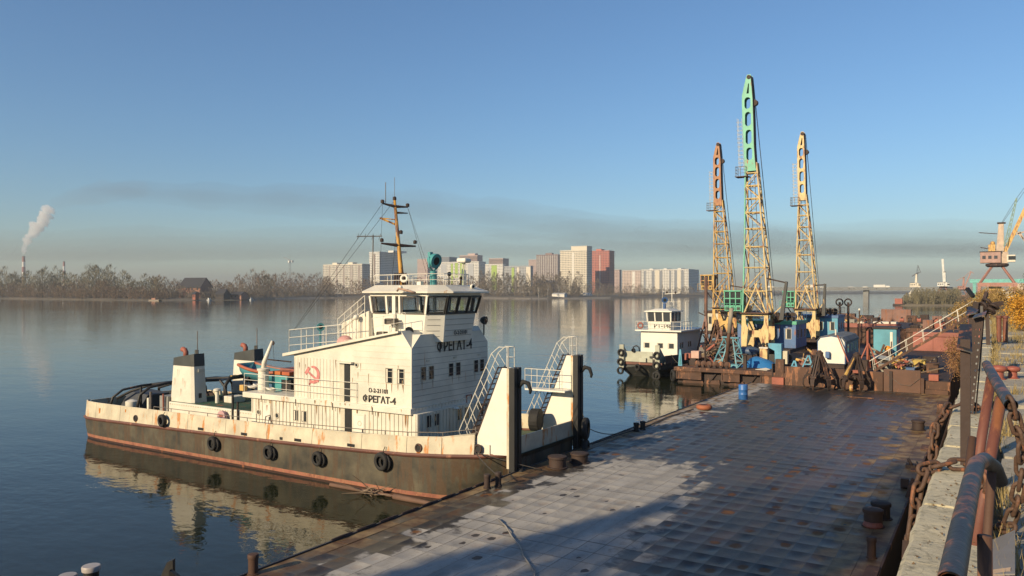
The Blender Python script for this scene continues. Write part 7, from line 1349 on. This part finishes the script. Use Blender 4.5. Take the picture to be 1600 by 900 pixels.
MB().box(-31.45, -28.4, 76.95, 80.6, 6.3, 6.42).build('wheelhouse_roof', WHITE, T2); MB().hexa([(-31.2, 77.2, 6.42), (-28.7, 77.2, 6.42), (-28.7, 80.4, 6.42), (-31.2, 80.4, 6.42)], [(-30.6, 77.8, 6.62), (-29.2, 77.8, 6.62), (-29.2, 79.8, 6.62), (-30.6, 79.8, 6.62)]).build('roof_crown', WHITE, T2)
put_text('РТ-148', .58, (-29.55, 77.34, 4.82), (1,0,0), LETTER, T2, .015, 1.1)
railing(T2, [(-32.3, 77.2, 4.4), (-32.3, 76.65, 4.4), (-27.3, 76.65, 4.4), (-27.3, 80, 4.4)], .9, 2, .022, RAILW, .8); MB().torus((-31.75, 76.62, 4.85), .28, .08, (0,1,0), 16, 6).build('lifebuoy', RUSTRED, T2, smooth=True)
b = Vector((-29.65, 78.2, 6.6)); NAVY = wmat('navy', (.04, .11, .28), .5, rust=.1); MB().tube(b, b+Vector((0,0,.6)), .16, 10).build('searchlight_post', NAVY, T2); floodlight(b+Vector((0, 0, .95)), (.5, -.8, 0), .33, NAVY, T2, 'searchlight')
MB().tube((-29.3, 79.5, 6.6), (-29.3, 79.5, 9.4), .05, 6).build('mast', RAILW, T2); MB().tube((-30.1, 79.5, 8.2), (-28.4, 79.5, 8.3), .04, 6).build('yard', RAILW, T2); MB().tube((-30.3, 79.3, 6.6), (-30.3, 79.3, 8.6), .02, 5).build('whip_antenna', RAILW, T2); MB().tube((-27.6, 79, 4.4), (-27.6, 79, 7.4), .03, 5).build('whip_antenna', RAILW, T2)
for x in (-29.9, -28.9): MB().lathe([(.06, 0), (.1, .03), (.1, .18), (.05, .22)], (x, 79.5, 8.25), (0,0,1), 8).build('mast_lamp', RUSTD, T2)
railing(T2, [(-30.2, 80.1, 6.45), (-28.6, 80.1, 6.45)], .9, 2, .02, RAILW, .8); MB().pipe([(-30.3, 71.2, 2.4), (-30.25, 71.2, 2.95), (-29.95, 71.2, 3.1), (-29.65, 71.2, 2.95), (-29.6, 71.2, 2.4)], .07, 6).build('bow_hoop', BLACK, T2, smooth=True)
for i, (x, y, z, r, lab) in enumerate(((-31.25, 70.4, 2.42, .36, 'top tyre on the left push post of the small tug'), (-31.3, 70.4, 1.5, .36, 'middle tyre on the left push post of the small tug'), (-31.3, 70.4, .62, .38, 'bottom tyre on the left push post of the small tug'), (-27.5, 70.4, 2.28, .38, 'top tyre on the right push post of the small tug'), (-27.55, 70.4, 1.3, .4, 'middle tyre on the right push post of the small tug'), (-27.5, 70.35, .32, .45, 'bottom tyre on the right push post of the small tug'), (-29.55, 70.6, 1.0, .36, 'tilted tyre on the bow belt between the push posts'), (-30.05, 70.75, 2.66, .2, 'small tyre on top of the bow shield'))): tyre_fender(lab, (x, y, z), r, .24, (.1 if i != 6 else .5, 1, 0), None, 'tyres on the small push tug')
wire('slack rope from the small tug bow to the framed barge', [(-27.0, 73, 2.2), (-25.0, 70, 1.6)], .025, ROPE, sag=.15)

# ------------------------------------------------------------------ islet and far yard on the right
pts = [(1404, 452), (1420, 444), (1460, 441), (1500, 446), (1540, 436), (1545, 425)]; back = [(1408, 470), (1415, 520), (1450, 640), (1500, 900), (1560, 1200), (1640, 1300)]
mb = MB(); n = len(pts); vs = []
for (a, da), (b, db) in zip(pts, back): vs += [at(a, da-2, -.4), at(a, da+3, .7), at(a*.7+b*.3, da*.7+db*.3, 1.6), at(b, db, 2.6)]
mb.add(vs, [(i*4+k, (i+1)*4+k, (i+1)*4+k+1, i*4+k+1) for i in range(n-1) for k in range(3)]); tag(mb.build('islet', ground_material('islet_sand', (.20, .155, .09), (.26, .21, .125), (.14, .11, .07), .05, .4), smooth=True, fix=False), 'low sandy spit with scrub in the right background', kind='structure')
rr = random.Random(71); mb = MB()
for k in range(120):
    px = rr.uniform(1412, 1502); d = 452+rr.random()*40; far_tree(mb, at(px, d, .6), rr.uniform(6.5, 10.5)*(1 if px > 1425 else .7), 4.5, rr, 110, .13, .0)
tag(mb.build('bare_scrub', TWIG_OLIVE, fix=False), 'bare olive brown scrub covering the sandy spit', 'scrub', kind='stuff')
mb = MB()
for k in range(70): px = rr.uniform(1495, 1560); d = 440+rr.random()*80; far_tree(mb, at(px, d, 1.0), rr.uniform(4, 7), 5, rr, 90, .14, .0)
tag(mb.build('bare_scrub', TWIG_BROWN, fix=False), 'russet scrub between the spit and the portal crane', 'scrub', kind='stuff')
b = at(1404, 452, 0); t = thing('navigation_barge', 'small red hut barge at the tip of the sandy spit', 'barge', b); MB().box(b.x-3, b.x+3, b.y-1, b.y+3, -.3, 1).build('hull', RUSTD, t); MB().box(b.x-2, b.x+2, b.y-.5, b.y+2.5, 1, 4.2).build('hut', RUSTRED, t)
tag(MB().box(-.4, 60, 419, 900, -2, 6.2).build('yard_ground', QG), 'level yard ground beyond the quay', kind='structure')
def portal_crane(label, b, s, mats, jibs, yaw=0, legw=5.0, small=False):
    """harbour portal crane: legs, portal beam, slewing ring, house, tower and jib(s); s scales a 30 m crane"""
    b = Vector(b); t = thing('portal_crane', label, 'crane', b, 'harbour cranes on the right bank'); M = Matrix.Translation(b) @ Matrix.Rotation(R(yaw), 4, 'Z') @ Matrix.Scale(s, 4); pm, hm, tm, cm = mats; w = legw
    for x in (-w, w):
        for y in (-4.5, 4.5): MB(M).hexa([(x-.5, y-.5, -1), (x+.5, y-.5, -1), (x+.5, y+.5, -1), (x-.5, y+.5, -1)], [(x*.95-.45, y*.95-.45, 4.2), (x*.95+.45, y*.95-.45, 4.2), (x*.95+.45, y*.95+.45, 4.2), (x*.95-.45, y*.95+.45, 4.2)]).build('leg', pm, t)
    for y in (-4.3, 4.3): MB(M).box(-w-.3, w+.3, y-.45, y+.45, 4.2, 5.4).build('portal_beam', pm, t)
    for x in (-w+.2, w-.2): MB(M).box(x-.45, x+.45, -3.8, 3.8, 4.25, 5.3).build('portal_beam', pm, t)
    for x in (-1, 1):
        for y in (-1, 1): MB(M).bar((x*(w-.4), y*4.1, 5.4), (x*1.4, y*1.4, 10.6), .55, .5).build('pyramid_leg', pm, t)
    MB(M).lathe([(2.6, 10.4), (3.2, 10.8), (3.2, 11.4), (2.0, 11.6)], (0,0,0), (0,0,1), 18).build('slewing_ring', RUSTD, t); railing_pts = None
    MB(M).box(-4.6, 1.0, -2.2, 2.2, 11.7, 15.2).build('machinery_house', hm, t, bevel=.1)
    for k in range(3): MB(M).box(-4.0+k*1.6, -3.1+k*1.6, -2.28, -2.18, 13.0, 14.0).build('house_window', WINB, t)
    MB(M).box(-4.8, 1.2, -2.4, 2.4, 15.2, 15.4).build('house_roof', RUSTD, t)
    MB(M).hexa([(-.3, -1.1, 15.4), (1.9, -1.1, 15.4), (1.9, 1.1, 15.4), (-.3, 1.1, 15.4)], [(.4, -.8, 24.2), (1.8, -.8, 24.2), (1.8, .8, 24.2), (.4, .8, 24.2)]).build('tower', tm, t, bevel=.1); MB(M).box(0, 2.3, -1.1, 1.1, 24.2, 24.6).build('tower_top', RUSTD, t)
    c = MB(M).box(2.6, 4.9, -1.4, 1.0, 11.9, 14.2).build('cab', cm, t, bevel=.1); MB(M).box(3.0, 4.95, -1.45, -.2, 12.6, 13.8).build('cab_glazing', GLASS, t); MB(M).box(1.0, 3.0, -1.2, 1.2, 11.6, 15.2).build('cab_neck', tm, t)
    for (p, q, w0, m_, kind) in jibs:
        p, q = Vector(p), Vector(q)
        if kind == 'box': MB(M).bar(p, q, w0, w0*1.1).build('jib', m_, t)
        else:
            d = (q-p).normalized(); n1 = d.cross(Vector((0,1,0))).normalized()
            cor = [(n1*a*w0 + Vector((0, c_*w0, 0))) for a in (-.5, .5) for c_ in (-.5, .5)]
            for o in cor: MB(M).tube(p+o, q+o*.35, .09, 4).build('jib_chord', m_, t)
            L = (q-p).length; nseg = int(L/1.5)
            for k in range(nseg):
                f0, f1 = k/nseg, (k+1)/nseg; s0, s1 = 1-.65*f0, 1-.65*f1
                for (i0, i1) in ((0, 1), (1, 3), (3, 2), (2, 0)):
                    if k % 2: i0, i1 = i1, i0
                    MB(M).tube(p.lerp(q, f0)+cor[i0]*s0, p.lerp(q, f1)+cor[i1]*s1, .055, 4).build('jib_lacing', m_, t)
    return t, M
PINKC = wmat('crane_pink', (.40, .25, .21), .65, rust=.2, dirt=.25); SALM = wmat('crane_salmon', (.38, .19, .15), .65, rust=.2, dirt=.25); PALEG = wmat('crane_palegreen', (.33, .44, .30), .6, rust=.25); BUFF = wmat('crane_buff', (.52, .40, .30), .6, rust=.2); WHITEC = wmat('crane_white', (.66, .66, .62), .6, rust=.1)
pc, M = portal_crane('large portal crane with yellow and green jibs at the right edge', (1.4, 290, 5.8), 1.0, (SALM, PINKC, BUFF, W_CREAM), [((1.6, 0, 14.0), (10.5, 0, 36), 1.0, YCRANE, 'box'), ((2.2, -.9, 17), (5.2, -.9, 32), .9, PALEG, 'lattice')])
MB(M).bar((-5.0, 0, 21.6), (0, 0, 21.0), .25, .25).build('aerial_boom', RUSTD, pc); MB(M).bar((-4.6, 0, 16.8), (0, 0, 15.8), .25, .25).build('aerial_boom', RUSTD, pc); MB(M).box(-2.4, -.4, -1, 1, 15.4, 17.6).build('drum_house', YCRANE, pc, bevel=.1); MB(M).ball((-1.2, 0, 18), .7, 10, 6).build('drum_dome', YCRANE, pc, smooth=True)
for a, b in (((5, 0, 22), (7, 0, 19)), ((6, 0, 21.5), (7.4, 0, 18.2)), ((4.6, 0, 20.5), (7.6, 0, 21.5))): MB(M).bar(a, b, .4, .4).build('counter_strut', BUFF, pc)
MB(M).bar((7.8, 0, 22), (10.5, 0, 34), .25, .25).build('jib_stay', W_CREAM, pc)
for a, b in (((1.5, 0, 24.5), (12, 0, 42)), ((1.2, .4, 24.5), (5.2, -.5, 32)), ((5.2, -.9, 32), (13, -.5, 44))): MB(M).tube(a, b, .05, 4).build('hoist_rope', WIRE, pc)
t = thing('gantry_beam', 'long teal gantry beam behind the portal crane', 'gantry', (6, 330, 6)); TB = wmat('gantry_teal', (.16, .46, .42), .6, rust=.1); MB().box(-7, 20, 330, 332, 11.6, 12.9).build('beam', TB, t)
for x in (-5.5, 18): MB().box(x-.5, x+.5, 330.3, 331.7, 5.5, 11.6).build('leg', TB, t)
for i, (x, y, w, h, m_) in enumerate(((-.6, 310, 3, 2.2, SALM), (3, 305, 3.4, 2.6, WHITEC), (6.5, 312, 3.2, 2.0, BUFF), (9.2, 300, 3, 2.6, PINKC), (1.0, 335, 4, 4.4, YCRANE), (8.2, 350, 5, 5, BUFF), (4.6, 270, 2.4, 1.8, W_CREAM))):
    t = thing('yard_container', ('salmon', 'white', 'buff', 'pink', 'yellow', 'large buff', 'small cream')[i] + ' container stacked in the yard by the portal crane', 'container', (x, y, 6.1), 'yard containers'); MB().box(x-w/2, x+w/2, y, y+5, 5.9, 6.4+h).build('body', m_, t, bevel=.05)
    for k in range(5): MB().box(x-w/2+(k+.3)*w/5, x-w/2+(k+.6)*w/5, y-.08, y, 6.2, 6.2+h).build('rib', m_, t)
portal_crane('far crane with cream house and dark upright jib', at(1430, 600, 3.0), .78, (W_CREAM, W_CREAM, W_CREAM, W_CREAM), [((1, 0, 17), (2.5, 0, 33), 1.8, flat('far_dark', (.12, .13, .15), .7), 'lattice'), ((-3, 0, 22), (4, 0, 26), .9, flat('far_dark', (.12, .13, .15), .7), 'box'), ((2.5, 0, 33), (5, 0, 25), .5, flat('far_dark', (.12, .13, .15), .7), 'box')])
portal_crane('far white crane with upright pale jib on salmon legs', at(1474, 560, 2.5), .82, (SALM, WHITEC, WHITEC, WHITEC), [((0.5, 0, 15), (-.6, 0, 36), 1.7, WHITEC, 'box'), ((2, 0, 14), (1.5, 0, 24), 1.2, flat('far_blue', (.13, .2, .27), .7), 'box')])
portal_crane('far salmon crane with raised jib left of the portal crane', at(1504, 520, 2.5), .62, (SALM, SALM, SALM, SALM), [((1.5, 0, 13), (8, 0, 31), .9, SALM, 'box'), ((0.5, 0, 24), (7.6, 0, 31.5), .4, SALM, 'box'), ((-6, 0, 21), (1, 0, 25), .5, SALM, 'box'), ((8, 0, 31), (10.4, 0, 29), .5, SALM, 'box')])

# ------------------------------------------------------------------ heaps of mixed scrap on the barges
SCRAPM = [RUST, RUSTD, RUST, RUSTD, MATS['pinkish_rust'], RUSTRED, RAILD, WOOD, YCRANE, MATS['grey_crate']]
def scrap_heap(label, c, rx, ry, h, n_, seed, smax=1.0):
    rr = random.Random(seed); t = thing('scrap_heap', label, 'scrap', c)
    for k in range(n_):
        a = rr.uniform(0, 6.28); q = rr.random()**.6; x, y = c[0]+math.cos(a)*rx*q, c[1]+math.sin(a)*ry*q; z = c[2]+h*(1-q)*rr.uniform(.2, 1); m_ = rr.choice(SCRAPM); kind = rr.random()
        if kind < .45:
            d = Vector((rr.uniform(-1, 1), rr.uniform(-.6, .6), rr.uniform(-.25, .5))).normalized()*rr.uniform(.5, 1.7)*smax; MB().bar(Vector((x, y, z+.1)), Vector((x, y, z+.1))+d, rr.uniform(.05, .14), rr.uniform(.05, .14)).build('scrap_bar', m_, t)
        elif kind < .65: MB().tube((x, y, z), Vector((x, y, z))+Vector((rr.uniform(-1, 1), rr.uniform(-.5, .5), rr.uniform(0, .6)))*smax, rr.uniform(.05, .16), 9).build('scrap_pipe', m_, t)
        elif kind < .8: MB().torus((x, y, z+.2), rr.uniform(.15, .35), rr.uniform(.04, .09), (rr.uniform(-1, 1), rr.uniform(-1, 1), rr.uniform(.2, 1)), 14, 6).build('scrap_ring', m_, t, smooth=True)
        else:
            s_ = rr.uniform(.2, .6)*smax; MB(Matrix.Translation((x, y, z)) @ Matrix.Rotation(rr.uniform(0, 3), 4, 'Z') @ Matrix.Rotation(rr.uniform(-.4, .4), 4, 'X')).box(-s_/2, s_/2, -s_*.4, s_*.4, 0, s_*rr.uniform(.3, .9)).build('scrap_block', m_, t, bevel=.02)
    return t
scrap_heap('low scrap heap around the feet of the blue trestles', (-20.6, 73.2, 1.46), 2.6, 1.3, 1.1, 46, 1); scrap_heap('tangled scrap between the small tug and the blue trestles', (-24.0, 75.2, 1.46), 1.3, 2.2, 1.9, 40, 2, 1.3)
scrap_heap('scrap heap beneath the gangway on the high sided barge', (-5.6, 67.3, 2.34), 2.4, 2.4, 1.0, 60, 3); scrap_heap('scrap pile between the wagon and the turquoise cabin', (-8.2, 71.2, 2.34), 1.3, 1.6, 1.5, 40, 4); scrap_heap('dark scrap pile left of the wagon', (-12.6, 68.5, 2.34), 1.0, 4.0, 1.2, 44, 5)
scrap_heap('scrap strewn along the rusty barge behind the wagon', (-15, 116, 3.57), 4.2, 2, .8, 46, 6, 1.5); scrap_heap('scrap strewn over the pale hatch barge', (-18, 133, 3.32), 6, 3, 1.0, 40, 7, 1.6); scrap_heap('scrap piled on the right rusty barge', (-5, 117, 3.44), 3.6, 3, 1.0, 40, 8, 1.4); scrap_heap('scrap piled between the floating cranes', (-23.5, 97, 1.44), 3.0, 3, 2.2, 50, 9, 1.6)
# ------------------------------------------------------------------ autumn trees on the bank behind the camera (their shade falls over the barge)
def autumn_tree(label, x, y, h, w, seed, n_=1500, mat=None):
    rr = random.Random(seed); t = thing('autumn_tree', label, 'tree', (x, y, QZ-.1), 'trees on the bank behind the viewer'); b = Vector((x, y, QZ-.2)); mb = MB(); mb.pipe([b, b+Vector((.1, .1, h*.4)), b+Vector((.2, 0, h*.85))], [h*.02, h*.014, h*.004], 8)
    for k in range(10):
        a = rr.uniform(0, 6.28); s = b+Vector((.1, .05, h*rr.uniform(.25, .6))); mb.pipe([s, s+Vector((math.cos(a)*w*.25, math.sin(a)*w*.25, h*.14)), s+Vector((math.cos(a)*w*.42, math.sin(a)*w*.42, h*.22))], [h*.008, h*.005, h*.002], 5)
    mb.build('trunk', BARK, t, fix=False); mc = MB()
    for k in range(22):
        z = rr.uniform(.3, .95); a = rr.uniform(0, 6.28); q = rr.random()**.5*w*.42*math.sin(min(1, (1.05-z)*1.6)*1.5); leaf_cloud(mc, b+Vector((math.cos(a)*q, math.sin(a)*q, h*z)), (w*.2, w*.2, h*.09), n_//22, .16, rr, .0)
    mc.build('crown', mat or LO, t, fix=False)
for i, (x, y, h, w) in enumerate(((-20.9, -19, 16, 2.6), (-18.0, -22, 21, 4.2), (-15.6, -18, 19, 4.2), (-19.2, -34, 29, 5.0), (-24.6, -38, 25, 3.4), (-17.0, -28, 26, 5))): autumn_tree(('slim', 'broad', 'low broad', 'tallest', 'thin distant', 'tall distant')[i] + ' autumn tree on the bank behind the viewer', x, y, h, w, 60+i, 2600)
# ------------------------------------------------------------------ the hazy morning air
hz = MB().box(-5700, 5700, -3100, 5700, -1.5, 124); tag(hz.build('haze', volmat('haze_air', (0.66, 0.68, 0.67), 0.00024, 0.3)), 'thin pale morning haze over the river', 'haze', kind='stuff')
